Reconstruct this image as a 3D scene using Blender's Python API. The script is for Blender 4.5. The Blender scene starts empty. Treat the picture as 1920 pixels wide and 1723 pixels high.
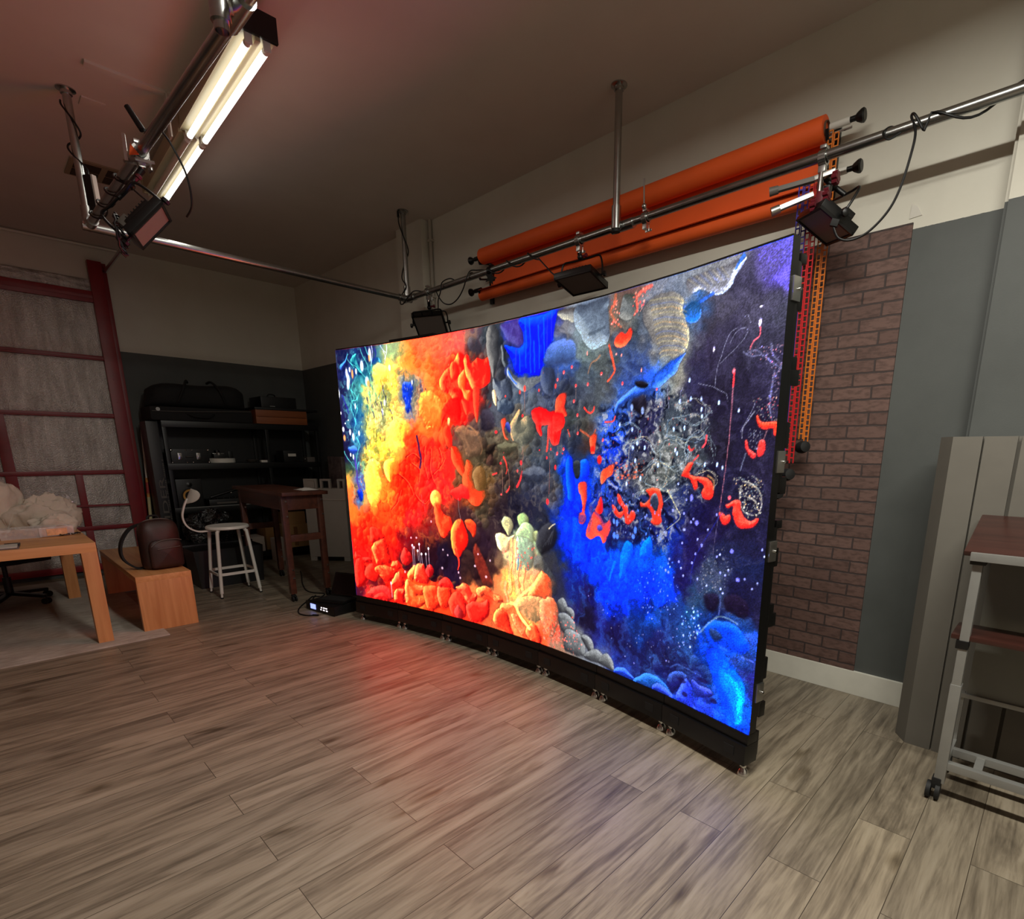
import bpy, bmesh, math, random
import numpy as np
from mathutils import Vector, Matrix, Euler, Quaternion

R = math.radians
PI = math.pi
SC = bpy.context.scene
COL = SC.collection
rnd = random.Random(11)

# ------------------------------------------------------------------ colours and materials
def lin(c):
    return tuple(((v / 255) / 12.92 if v / 255 <= 0.04045 else ((v / 255 + 0.055) / 1.055) ** 2.4) for v in c)

class NT:
    """tiny helper around a material's node tree"""
    def __init__(self, name):
        self.m = bpy.data.materials.new(name)
        self.m.use_nodes = True
        self.t = self.m.node_tree
        self.b = self.t.nodes['Principled BSDF']
    def n(self, kind, **kw):
        nd = self.t.nodes.new(kind)
        for k, v in kw.items():
            if k in nd.inputs.keys():
                nd.inputs[k].default_value = v
            else:
                setattr(nd, k, v)
        return nd
    def l(self, a, b):
        self.t.links.new(a, b)
    def pos(self):
        return self.n('ShaderNodeTexCoord').outputs['Object']
    def mapping(self, vec, scale=(1, 1, 1), rot=(0, 0, 0), loc=(0, 0, 0)):
        mp = self.n('ShaderNodeMapping')
        mp.inputs['Scale'].default_value = scale
        mp.inputs['Rotation'].default_value = rot
        mp.inputs['Location'].default_value = loc
        self.l(vec, mp.inputs['Vector'])
        return mp.outputs['Vector']
    def noise(self, vec, scale=5, detail=4, rough=0.55, dist=0.0, out='Fac'):
        nd = self.n('ShaderNodeTexNoise', Scale=scale, Detail=detail, Roughness=rough, Distortion=dist)
        self.l(vec, nd.inputs['Vector'])
        return nd.outputs[out]
    def ramp(self, fac, stops):
        nd = self.n('ShaderNodeValToRGB')
        e = nd.color_ramp.elements
        while len(e) < len(stops):
            e.new(0.5)
        for el, (p, c) in zip(e, stops):
            el.position = p
            el.color = (*c, 1) if len(c) == 3 else c
        self.l(fac, nd.inputs['Fac'])
        return nd.outputs['Color']
    def mix(self, fac, a, b, mode='MIX'):
        nd = self.n('ShaderNodeMix', data_type='RGBA', blend_type=mode)
        for sock, v in ((nd.inputs[0], fac), (nd.inputs[6], a), (nd.inputs[7], b)):
            if hasattr(v, 'is_linked'):
                self.l(v, sock)
            elif isinstance(v, (int, float)):
                sock.default_value = v
            else:
                sock.default_value = (*v, 1)
        return nd.outputs[2]
    def math(self, op, a, b=0.0):
        nd = self.n('ShaderNodeMath', operation=op)
        for i, v in enumerate((a, b)):
            if hasattr(v, 'is_linked'):
                self.l(v, nd.inputs[i])
            else:
                nd.inputs[i].default_value = v
        return nd.outputs[0]
    def sep(self, vec):
        nd = self.n('ShaderNodeSeparateXYZ')
        self.l(vec, nd.inputs[0])
        return nd.outputs
    def comb(self, x, y, z):
        nd = self.n('ShaderNodeCombineXYZ')
        for i, v in enumerate((x, y, z)):
            if hasattr(v, 'is_linked'):
                self.l(v, nd.inputs[i])
            else:
                nd.inputs[i].default_value = v
        return nd.outputs[0]
    def bump(self, h, strength=0.2, dist=0.01):
        nd = self.n('ShaderNodeBump', Strength=strength, Distance=dist)
        self.l(h, nd.inputs['Height'])
        self.l(nd.outputs['Normal'], self.b.inputs['Normal'])
    def set(self, color=None, rough=None, metal=None, spec=None):
        for k, v in (('Base Color', color), ('Roughness', rough), ('Metallic', metal), ('Specular IOR Level', spec)):
            if v is None:
                continue
            if hasattr(v, 'is_linked'):
                self.l(v, self.b.inputs[k])
            elif isinstance(v, (int, float)):
                self.b.inputs[k].default_value = v
            else:
                self.b.inputs[k].default_value = (*v, 1)
        return self

def simple(name, rgb, rough=0.5, metal=0.0, var=0.12, scale=14, bump=0.0, bscale=60, bdist=0.004, spec=None):
    """a plain surface whose colour wanders a little with noise"""
    k = NT(name)
    c = lin(rgb)
    p = k.pos()
    f = k.noise(p, scale, 3)
    k.set(k.ramp(f, [(0.3, tuple(v * (1 - var) for v in c)), (0.7, tuple(min(1, v * (1 + var)) for v in c))]), rough, metal, spec)
    if bump:
        k.bump(k.noise(p, bscale, 3), bump, bdist)
    return k.m

def emitter(name, rgb, strength):
    k = NT(name)
    k.set(lin(rgb), 0.4)
    k.b.inputs['Emission Color'].default_value = (*lin(rgb), 1)
    k.b.inputs['Emission Strength'].default_value = strength
    return k.m

def wood(name, a, b, along=0, fine=26, rough=0.4, ring=0.5):
    """long-grained timber, grain along the given axis"""
    k = NT(name)
    s = [fine, fine, fine]
    s[along] = fine * 0.05
    p = k.mapping(k.pos(), tuple(s))
    g = k.noise(p, 1.0, 6, 0.6, ring)
    s2 = [3.0, 3.0, 3.0]
    s2[along] = 0.5
    w = k.noise(k.mapping(k.pos(), tuple(s2)), 1.0, 2)
    f = k.math('ADD', k.math('MULTIPLY', g, 0.7), k.math('MULTIPLY', w, 0.3))
    k.set(k.ramp(f, [(0.32, lin(a)), (0.62, lin(b))]), rough)
    k.bump(g, 0.06, 0.002)
    return k.m

def two_tone_wall(name):
    """warm white paint above a dark grey dado painted up to 2.52 m"""
    k = NT(name)
    p = k.pos()
    z = k.sep(p)[2]
    n = k.noise(p, 3.0, 4)
    up = k.ramp(n, [(0.3, lin((206, 202, 188))), (0.7, lin((212, 209, 196)))])
    dn = k.ramp(n, [(0.3, lin((72, 75, 73))), (0.7, lin((80, 83, 81)))])
    edge = k.math('GREATER_THAN', k.math('ADD', z, k.math('MULTIPLY', k.noise(p, 60, 2), 0.004)), 2.522)
    k.set(k.mix(edge, dn, up), 0.62)
    k.bump(k.noise(p, 140, 3), 0.12, 0.002)
    return k.m

def plank_floor(name):
    """weathered grey-oak boards laid along y"""
    k = NT(name)
    p = k.pos()
    s = k.sep(p)
    uv = k.comb(s[1], s[0], 0.0)
    br = k.n('ShaderNodeTexBrick', offset=0.37, offset_frequency=2, squash=1.0)
    br.inputs['Scale'].default_value = 1.0
    br.inputs['Mortar Size'].default_value = 0.0014
    br.inputs['Mortar Smooth'].default_value = 0.3
    br.inputs['Bias'].default_value = 0.0
    br.inputs['Brick Width'].default_value = 1.22
    br.inputs['Row Height'].default_value = 0.182
    br.inputs['Color1'].default_value = (0, 0, 0, 1)
    br.inputs['Color2'].default_value = (1, 1, 1, 1)
    k.l(uv, br.inputs['Vector'])
    tint = k.n('ShaderNodeRGBToBW')
    k.l(br.outputs['Color'], tint.inputs[0])
    t = tint.outputs[0]
    # each board gets its own stretch of grain
    off = k.math('MULTIPLY', t, 37.0)
    gv = k.comb(k.math('MULTIPLY', s[0], 26.0), k.math('MULTIPLY', s[1], 1.5), off)
    g1 = k.noise(gv, 1.0, 7, 0.62, 0.9)
    gv2 = k.comb(k.math('MULTIPLY', s[0], 7.0), k.math('MULTIPLY', s[1], 1.1), off)
    g2 = k.noise(gv2, 1.0, 4, 0.6, 1.6)
    fine = k.noise(k.comb(k.math('MULTIPLY', s[0], 120.0), k.math('MULTIPLY', s[1], 9.0), off), 1.0, 3)
    f = k.math('ADD', k.math('ADD', k.math('MULTIPLY', g1, 0.48), k.math('MULTIPLY', g2, 0.42)), k.math('MULTIPLY', fine, 0.14))
    base = k.ramp(f, [(0.33, lin((66, 58, 48))), (0.46, lin((112, 102, 87))), (0.56, lin((142, 131, 113))), (0.72, lin((160, 150, 133)))])
    tone = k.ramp(t, [(0.0, (0.80, 0.80, 0.80)), (1.0, (1.05, 1.04, 1.02))])
    c = k.mix(1.0, base, tone, 'MULTIPLY')
    # knots
    vo = k.n('ShaderNodeTexVoronoi', feature='F1', Scale=1.0)
    k.l(k.comb(k.math('ADD', k.math('MULTIPLY', s[0], 5.2), k.math('MULTIPLY', g2, 0.5)), k.math('ADD', k.math('MULTIPLY', s[1], 2.4), k.math('MULTIPLY', g2, 0.9)), off), vo.inputs['Vector'])
    kn = k.ramp(vo.outputs['Distance'], [(0.03, (0.30, 0.27, 0.23)), (0.11, (0.66, 0.63, 0.58)), (0.20, (1, 1, 1))])
    c = k.mix(0.85, c, kn, 'MULTIPLY')
    # dark checks that run with the grain
    ck = k.noise(k.comb(k.math('MULTIPLY', s[0], 42.0), k.math('MULTIPLY', s[1], 2.2), off), 1.0, 5, 0.7, 1.2)
    ckm = k.ramp(ck, [(0.24, (0.35, 0.31, 0.27)), (0.36, (1, 1, 1))])
    c = k.mix(0.8, c, ckm, 'MULTIPLY')
    c = k.mix(br.outputs['Fac'], c, lin((60, 52, 42)))
    k.set(c, k.ramp(g1, [(0.3, (0.46,) * 3), (0.7, (0.36,) * 3)]), 0.0, 0.45)
    h = k.math('SUBTRACT', k.math('MULTIPLY', g1, 0.5), br.outputs['Fac'])
    k.bump(h, 0.16, 0.003)
    return k.m

def brick_paper(name):
    k = NT(name)
    p = k.pos()
    s = k.sep(p)
    n = k.noise(p, 18, 4)
    uv = k.comb(k.math('ADD', s[0], k.math('MULTIPLY', n, 0.008)), k.math('ADD', s[2], k.math('SUBTRACT', k.math('MULTIPLY', n, 0.012), 0.05)), 0.0)
    br = k.n('ShaderNodeTexBrick', offset=0.5, offset_frequency=2)
    br.inputs['Scale'].default_value = 1.0
    br.inputs['Mortar Size'].default_value = 0.0055
    br.inputs['Mortar Smooth'].default_value = 0.25
    br.inputs['Brick Width'].default_value = 0.202
    br.inputs['Row Height'].default_value = 0.0694
    br.inputs['Color1'].default_value = (0, 0, 0, 1)
    br.inputs['Color2'].default_value = (1, 1, 1, 1)
    k.l(uv, br.inputs['Vector'])
    c = k.ramp(br.outputs['Color'], [(0.0, lin((92, 68, 61))), (1.0, lin((108, 82, 74)))])
    m = k.ramp(k.noise(k.mapping(p, (1, 1, 2.6)), 26, 5), [(0.36, (0.5, 0.47, 0.46)), (0.55, (1, 1, 1))])
    c = k.mix(0.75, c, m, 'MULTIPLY')
    c = k.mix(br.outputs['Fac'], c, lin((58, 46, 44)))
    k.set(c, 0.7)
    k.bump(k.math('SUBTRACT', k.math('MULTIPLY', n, 0.3), br.outputs['Fac']), 0.5, 0.006)
    return k.m

def foil_mat(name):
    """crinkled silver bubble-foil insulation"""
    k = NT(name)
    p = k.pos()
    n1 = k.noise(p, 85, 3, 0.6)
    n2 = k.noise(k.mapping(p, (1, 4, 0.6)), 4, 3, 0.55, 0.4)
    k.set(k.ramp(n2, [(0.3, lin((170, 166, 160))), (0.7, lin((206, 202, 196)))]), k.ramp(n1, [(0.35, (0.30,) * 3), (0.65, (0.48,) * 3)]), 0.92)
    k.bump(k.math('ADD', k.math('MULTIPLY', n1, 0.8), k.math('MULTIPLY', n2, 0.45)), 0.75, 0.012)
    return k.m

def rug_mat(name):
    k = NT(name)
    p = k.pos()
    n = k.noise(k.mapping(p, (60, 9, 1)), 1.0, 5)
    m = k.noise(p, 3, 3)
    c = k.ramp(k.math('ADD', k.math('MULTIPLY', n, 0.6), k.math('MULTIPLY', m, 0.4)), [(0.36, lin((150, 143, 132))), (0.64, lin((192, 186, 175)))])
    k.set(c, 0.95, spec=0.1)
    k.bump(k.noise(p, 300, 2), 0.5, 0.004)
    return k.m

def clear_plastic(name, tint=(0.9, 0.9, 0.92)):
    k = NT(name)
    k.b.inputs['Base Color'].default_value = (*tint, 1)
    k.b.inputs['Roughness'].default_value = 0.12
    k.b.inputs['Alpha'].default_value = 0.42
    k.bump(k.noise(k.pos(), 40, 3), 0.6, 0.006)
    return k.m

M = {}
M['wall'] = two_tone_wall('two tone wall paint')
M['ceiling'] = simple('matt ceiling paint', (214, 205, 196), 0.85, 0, 0.03, 2.5, 0.1, 120, 0.002)
M['floor'] = plank_floor('grey oak planks')
M['brick'] = brick_paper('brown brick facing')
M['white_trim'] = simple('white gloss trim', (214, 212, 200), 0.4, 0, 0.03)
M['roomwall'] = simple('plain wall paint', (176, 170, 158), 0.8, 0, 0.04, 3)
M['galv'] = simple('galvanised steel', (176, 178, 176), 0.27, 1.0, 0.12, 9, 0.05, 90)
M['chrome'] = simple('bright chrome', (214, 214, 212), 0.12, 1.0, 0.03)
M['alu'] = simple('satin aluminium', (190, 190, 186), 0.32, 1.0, 0.05)
M['black'] = simple('black plastic', (9, 9, 10), 0.42, 0, 0.15)
M['black_metal'] = simple('black powder coat', (8, 8, 8), 0.36, 0.1, 0.15)
M['rubber'] = simple('black rubber', (12, 12, 12), 0.7, 0, 0.1)
M['cable'] = simple('black cable sheath', (10, 10, 11), 0.45, 0, 0.1)
M['black_cloth'] = simple('black nylon cloth', (13, 13, 14), 0.8, 0, 0.25, 40, 0.3, 200)
M['black_gloss'] = simple('shiny black film', (8, 8, 9), 0.12, 0, 0.1, 10, 0.9, 26, 0.03)
M['orange'] = simple('orange backdrop paper', (240, 96, 34), 0.62, 0, 0.05, 4, 0.04, 40)
M['core'] = simple('cardboard core', (92, 66, 48), 0.8)
M['chain_orange'] = simple('orange plastic chain', (214, 116, 34), 0.4, 0, 0.05)
M['chain_red'] = simple('red plastic chain', (198, 34, 40), 0.4, 0, 0.05)
M['chain_blue'] = simple('blue plastic chain', (62, 54, 150), 0.4, 0, 0.05)
M['crimson'] = simple('dark red enamel', (132, 14, 22), 0.38, 0, 0.12, 8)
M['foil'] = foil_mat('silver foil insulation')
M['maple_x'] = wood('orange maple grain x', (186, 128, 76), (214, 160, 104), 0)
M['maple_y'] = wood('orange maple grain y', (186, 128, 76), (214, 160, 104), 1)
M['maple_z'] = wood('orange maple grain z', (182, 122, 72), (208, 152, 98), 2)
M['crate'] = wood('red brown crate wood', (112, 58, 28), (150, 84, 42), 1, 18)
M['dark_wood'] = wood('dark stained table wood', (58, 32, 24), (92, 50, 36), 0, 22, 0.35)
M['espresso'] = wood('espresso laminate', (42, 22, 18), (62, 34, 28), 0, 20, 0.28)
M['grey_panel'] = simple('grey ribbed panel', (104, 100, 92), 0.7, 0, 0.05, 6, 0.05)
M['cart_steel'] = simple('silver grey steel', (150, 150, 146), 0.38, 0.5, 0.05)
M['modesty'] = simple('grey board', (116, 116, 108), 0.55, 0, 0.04)
M['white_paint'] = simple('white enamel', (214, 211, 202), 0.35, 0, 0.03, 8)
M['white_plastic'] = simple('white corrugated plastic', (200, 200, 192), 0.5, 0, 0.03, 8)
M['tube_on'] = emitter('lit fluorescent tube', (255, 250, 238), 3.0)
M['tube_off'] = simple('unlit fluorescent tube', (226, 222, 208), 0.25, 0, 0.02)
M['reflector'] = simple('white enamelled reflector', (178, 168, 138), 0.35, 0, 0.02)
M['diffuser'] = simple('grey led diffuser', (128, 118, 112), 0.38, 0, 0.03)
M['maroon'] = simple('dark maroon plastic', (92, 18, 30), 0.4, 0, 0.08)
M['grip'] = simple('grey rubber grip', (86, 80, 74), 0.55, 0, 0.06)
M['leather'] = simple('dark brown leather', (46, 24, 20), 0.5, 0, 0.25, 12, 0.25, 160)
M['cotton'] = simple('off white cotton bag', (206, 196, 180), 0.85, 0, 0.05, 10, 0.3, 60)
M['film'] = clear_plastic('clear crinkled plastic')
M['bun'] = simple('golden brown buns', (206, 138, 74), 0.6, 0, 0.3, 22)
M['snack'] = simple('mixed snack pieces', (180, 140, 84), 0.6, 0, 0.4, 60)
M['peach'] = simple('peach printed wrapper', (232, 176, 130), 0.35, 0, 0.3, 26)
M['rug'] = rug_mat('pale woven rug')
M['cardboard'] = simple('brown cardboard', (158, 122, 76), 0.8, 0, 0.06)
M['tape'] = simple('brown parcel tape', (120, 84, 48), 0.35, 0, 0.05)
M['paper'] = simple('white paper', (206, 202, 192), 0.7, 0, 0.04)
M['marble'] = simple('mottled grey brown board', (96, 84, 82), 0.6, 0, 0.5, 16)
M['cone'] = simple('yellow woven speaker cone', (214, 158, 84), 0.6, 0, 0.1)
M['cream'] = simple('cream lacquer', (208, 196, 150), 0.4, 0, 0.05)
M['red_tape'] = simple('red tape', (170, 60, 56), 0.5, 0, 0.1)
M['lcd_blue'] = emitter('blue lit display', (150, 165, 255), 1.6)
M['led_white'] = emitter('white status light', (240, 230, 235), 1.4)
M['screen_dark'] = simple('dark glossy laptop screen', (22, 14, 14), 0.08, 0, 0.1)
M['vent'] = simple('beige vent metal', (150, 136, 112), 0.6, 0, 0.05)
M['vent_dark'] = simple('dark vent opening', (58, 46, 36), 0.9, 0, 0.1)

# ------------------------------------------------------------------ mesh helpers
class MB:
    """collects shapes and links them as ONE mesh object"""
    def __init__(self):
        self.v, self.f, self.mi = [], [], []
        self.cur = 0
    def add(self, vs, fs):
        o = len(self.v)
        self.v += [Vector(p) for p in vs]
        self.f += [tuple(o + i for i in q) for q in fs]
        self.mi += [self.cur] * len(fs)
        return self
    def box(self, c, s, rot=None, bev=0.0):
        x, y, z = s[0] / 2, s[1] / 2, s[2] / 2
        c = Vector(c)
        rm = rot if isinstance(rot, Matrix) else (Euler(rot).to_matrix() if rot else Matrix.Identity(3))
        if bev <= 0:
            P = [(-x, -y, -z), (x, -y, -z), (x, y, -z), (-x, y, -z), (-x, -y, z), (x, -y, z), (x, y, z), (-x, y, z)]
            F = [(0, 3, 2, 1), (4, 5, 6, 7), (0, 1, 5, 4), (1, 2, 6, 5), (2, 3, 7, 6), (3, 0, 4, 7)]
            return self.add([c + rm @ Vector(p) for p in P], F)
        bm = bmesh.new()
        bmesh.ops.create_cube(bm, size=1.0)
        for v in bm.verts:
            v.co = Vector((v.co.x * s[0], v.co.y * s[1], v.co.z * s[2]))
        bmesh.ops.bevel(bm, geom=list(bm.edges), offset=bev, segments=2, profile=0.7, affect='EDGES', clamp_overlap=True)
        bm.verts.index_update()
        vs = [c + rm @ v.co for v in bm.verts]
        fs = [[v.index for v in f.verts] for f in bm.faces]
        bm.free()
        return self.add(vs, fs)
    def box2(self, a, b, bev=0.0):
        return self.box([(a[i] + b[i]) / 2 for i in range(3)], [abs(b[i] - a[i]) for i in range(3)], None, bev)
    def bar(self, a, b, w, h, up=(0, 0, 1), bev=0.0):
        """square bar from a to b, w across, h along up"""
        a, b = Vector(a), Vector(b)
        d = b - a
        x = d.normalized()
        z = Vector(up) - x * x.dot(Vector(up))
        if z.length < 1e-6:
            z = x.orthogonal()
        z.normalize()
        y = z.cross(x)
        return self.box((a + b) / 2, (d.length, w, h), Matrix((x, y, z)).transposed(), bev)
    def ring(self, c, x, y, r, n):
        return [c + x * (math.cos(2 * PI * i / n) * r) + y * (math.sin(2 * PI * i / n) * r) for i in range(n)]
    def cyl(self, a, b, r0, r1=None, n=16, caps=True):
        a, b = Vector(a), Vector(b)
        r1 = r0 if r1 is None else r1
        z = (b - a).normalized()
        x = z.orthogonal().normalized()
        y = z.cross(x)
        vs = self.ring(a, x, y, r0, n) + self.ring(b, x, y, r1, n)
        fs = [(i, (i + 1) % n, n + (i + 1) % n, n + i) for i in range(n)]
        if caps:
            fs += [tuple(range(n - 1, -1, -1)), tuple(range(n, 2 * n))]
        return self.add(vs, fs)
    def pipe(self, a, b, r, wall=0.003, n=20):
        """open-ended hollow pipe"""
        a, b = Vector(a), Vector(b)
        z = (b - a).normalized()
        x = z.orthogonal().normalized()
        y = z.cross(x)
        vs = self.ring(a, x, y, r, n) + self.ring(b, x, y, r, n) + self.ring(b, x, y, r - wall, n) + self.ring(a, x, y, r - wall, n)
        fs = []
        for k in range(4):
            k2 = (k + 1) % 4
            fs += [(k * n + i, k * n + (i + 1) % n, k2 * n + (i + 1) % n, k2 * n + i) for i in range(n)]
        return self.add(vs, fs)
    def lathe(self, prof, c=(0, 0, 0), axis=(0, 0, 1), n=24):
        """prof: (radius, height) pairs turned about an axis"""
        c = Vector(c)
        z = Vector(axis).normalized()
        x = z.orthogonal().normalized()
        y = z.cross(x)
        vs, fs = [], []
        for r, h in prof:
            vs += self.ring(c + z * h, x, y, max(r, 1e-5), n)
        for k in range(len(prof) - 1):
            fs += [(k * n + i, k * n + (i + 1) % n, (k + 1) * n + (i + 1) % n, (k + 1) * n + i) for i in range(n)]
        fs.append(tuple(range(n - 1, -1, -1)))
        fs.append(tuple(range((len(prof) - 1) * n, len(prof) * n)))
        return self.add(vs, fs)
    def tube(self, pts, r, n=8, closed=False, caps=True):
        """round tube along a polyline; r a number or one per point"""
        P = [Vector(p) for p in pts]
        m = len(P)
        rr = r if isinstance(r, (list, tuple)) else [r] * m
        T = []
        for i in range(m):
            a = P[i - 1] if (i > 0 or closed) else P[i]
            b = P[(i + 1) % m] if (i < m - 1 or closed) else P[i]
            d = b - a
            T.append(d.normalized() if d.length > 1e-9 else Vector((0, 0, 1)))
        x = T[0].orthogonal().normalized()
        vs, fs = [], []
        for i in range(m):
            x = x - T[i] * x.dot(T[i])
            x = x.normalized() if x.length > 1e-6 else T[i].orthogonal().normalized()
            y = T[i].cross(x)
            vs += self.ring(P[i], x, y, rr[i], n)
        for k in range(m if closed else m - 1):
            k2 = (k + 1) % m
            fs += [(k * n + i, k * n + (i + 1) % n, k2 * n + (i + 1) % n, k2 * n + i) for i in range(n)]
        if not closed and caps:
            fs += [tuple(range(n - 1, -1, -1)), tuple(range((m - 1) * n, m * n))]
        return self.add(vs, fs)
    def ball(self, c, r, nu=14, nv=9, sc=(1, 1, 1), wob=0.0, seed=0):
        c = Vector(c)
        rg = random.Random(seed)
        ph = [rg.uniform(0, 6.28) for _ in range(6)]
        vs, fs = [], []
        for j in range(nv + 1):
            t = PI * j / nv
            for i in range(nu):
                a = 2 * PI * i / nu
                d = Vector((math.sin(t) * math.cos(a), math.sin(t) * math.sin(a), math.cos(t)))
                k = 1 + wob * (math.sin(3 * d.x + ph[0]) * math.sin(4 * d.y + ph[1]) + 0.6 * math.sin(7 * d.z + ph[2] + 3 * d.x) + 0.4 * math.sin(11 * d.y + ph[3]) * math.sin(9 * d.x + ph[4]))
                vs.append(c + Vector((d.x * sc[0], d.y * sc[1], d.z * sc[2])) * r * k)
        for j in range(nv):
            fs += [(j * nu + i, (j + 1) * nu + i, (j + 1) * nu + (i + 1) % nu, j * nu + (i + 1) % nu) for i in range(nu)]
        return self.add(vs, fs)
    def prism(self, poly, d, o=(0, 0, 0), x=(1, 0, 0), y=(0, 0, 1)):
        """2-D outline extruded by d along x cross y"""
        o, x, y = Vector(o), Vector(x).normalized(), Vector(y).normalized()
        z = x.cross(y)
        n = len(poly)
        vs = [o + x * p[0] + y * p[1] for p in poly] + [o + x * p[0] + y * p[1] + z * d for p in poly]
        fs = [tuple(range(n - 1, -1, -1)), tuple(range(n, 2 * n))]
        fs += [(i, (i + 1) % n, n + (i + 1) % n, n + i) for i in range(n)]
        return self.add(vs, fs)
    def sheet(self, rows, thick=0.0):
        """grid of points; given a thickness it becomes a closed slab"""
        nr, nc = len(rows), len(rows[0])
        vs = [Vector(p) for r in rows for p in r]
        fs = [(j * nc + i, j * nc + i + 1, (j + 1) * nc + i + 1, (j + 1) * nc + i) for j in range(nr - 1) for i in range(nc - 1)]
        if thick:
            nrm = []
            for j in range(nr):
                for i in range(nc):
                    a = vs[j * nc + min(i + 1, nc - 1)] - vs[j * nc + max(i - 1, 0)]
                    b = vs[min(j + 1, nr - 1) * nc + i] - vs[max(j - 1, 0) * nc + i]
                    q = a.cross(b)
                    nrm.append(q.normalized() if q.length > 1e-9 else Vector((0, 0, 1)))
            o = len(vs)
            vs = vs + [v - q * thick for v, q in zip(vs, nrm)]
            fs = fs + [tuple(o + i for i in reversed(f)) for f in fs]
            rim = [i for i in range(nc)] + [j * nc + nc - 1 for j in range(1, nr)] + [(nr - 1) * nc + i for i in range(nc - 2, -1, -1)] + [j * nc for j in range(nr - 2, 0, -1)]
            for k in range(len(rim)):
                a, b = rim[k], rim[(k + 1) % len(rim)]
                fs.append((b, a, o + a, o + b))
        return self.add(vs, fs)
    def build(self, name, mats, parent=None, world=False, smooth=40, label=None):
        me = bpy.data.meshes.new(name)
        vs = self.v
        if parent is not None and world:
            inv = world_of(parent).inverted()
            vs = [inv @ p for p in vs]
        me.from_pydata([tuple(p) for p in vs], [], self.f)
        mats = mats if isinstance(mats, (list, tuple)) else [mats]
        for m in mats:
            me.materials.append(M[m] if isinstance(m, str) else m)
        if any(self.mi):
            me.polygons.foreach_set('material_index', self.mi)
        bm = bmesh.new()
        bm.from_mesh(me)
        bmesh.ops.recalc_face_normals(bm, faces=bm.faces)
        bm.to_mesh(me)
        bm.free()
        if smooth:
            me.shade_smooth()
            me.set_sharp_from_angle(angle=R(smooth))
        o = bpy.data.objects.new(name, me)
        COL.objects.link(o)
        if parent is not None:
            o.parent = parent
        if label:
            o['label'] = label
        return o

def world_of(o):
    m = Matrix.LocRotScale(o.location, o.rotation_euler, o.scale)
    return world_of(o.parent) @ m if o.parent else m

def thing(name, label, cat, loc=(0, 0, 0), rotz=0.0, group=None):
    o = bpy.data.objects.new(name, None)
    o.empty_display_size = 0.05
    COL.objects.link(o)
    o.location = loc
    o.rotation_euler = (0, 0, rotz)
    return tag(o, label, cat, group)

def tag(o, label, cat, group=None):
    o['label'] = label
    o['category'] = cat
    if group:
        o['group'] = group
    return o

def struct(name, mb, mats, smooth=0, parent=None):
    o = mb.build(name, mats, parent, smooth=smooth)
    if parent is None:
        o['kind'] = 'structure'
    return o

def lone(name, mb, mats, label, cat, group=None, smooth=40):
    """a thing that is one mesh, its origin at its base"""
    lo = [min(p[i] for p in mb.v) for i in range(3)]
    hi = [max(p[i] for p in mb.v) for i in range(3)]
    o = Vector(((lo[0] + hi[0]) / 2, (lo[1] + hi[1]) / 2, lo[2]))
    mb.v = [p - o for p in mb.v]
    ob = mb.build(name, mats, None, smooth=smooth)
    ob.location = o
    return tag(ob, label, cat, group)

def copy_tree(o, parent=None):
    c = o.copy()
    COL.objects.link(c)
    c.parent = parent
    for ch in [x for x in bpy.data.objects if x.parent == o]:
        copy_tree(ch, c)
    return c

def smooth_path(pts, per=8):
    """Catmull-Rom through the points"""
    P = [Vector(p) for p in pts]
    out = []
    for i in range(len(P) - 1):
        a, b, c, d = P[max(i - 1, 0)], P[i], P[i + 1], P[min(i + 2, len(P) - 1)]
        for k in range(per):
            t = k / per
            out.append(0.5 * ((2 * b) + (c - a) * t + (2 * a - 5 * b + 4 * c - d) * t * t + (3 * b - a - 3 * c + d) * t ** 3))
    out.append(P[-1])
    return out

def helix(a, b, r, turns, per=14, ph=0.0):
    a, b = Vector(a), Vector(b)
    z = (b - a).normalized()
    x = z.orthogonal().normalized()
    y = z.cross(x)
    n = int(turns * per)
    return [a + (b - a) * (i / n) + x * (r * math.cos(ph + 2 * PI * turns * i / n)) + y * (r * math.sin(ph + 2 * PI * turns * i / n)) for i in range(n + 1)]

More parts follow.
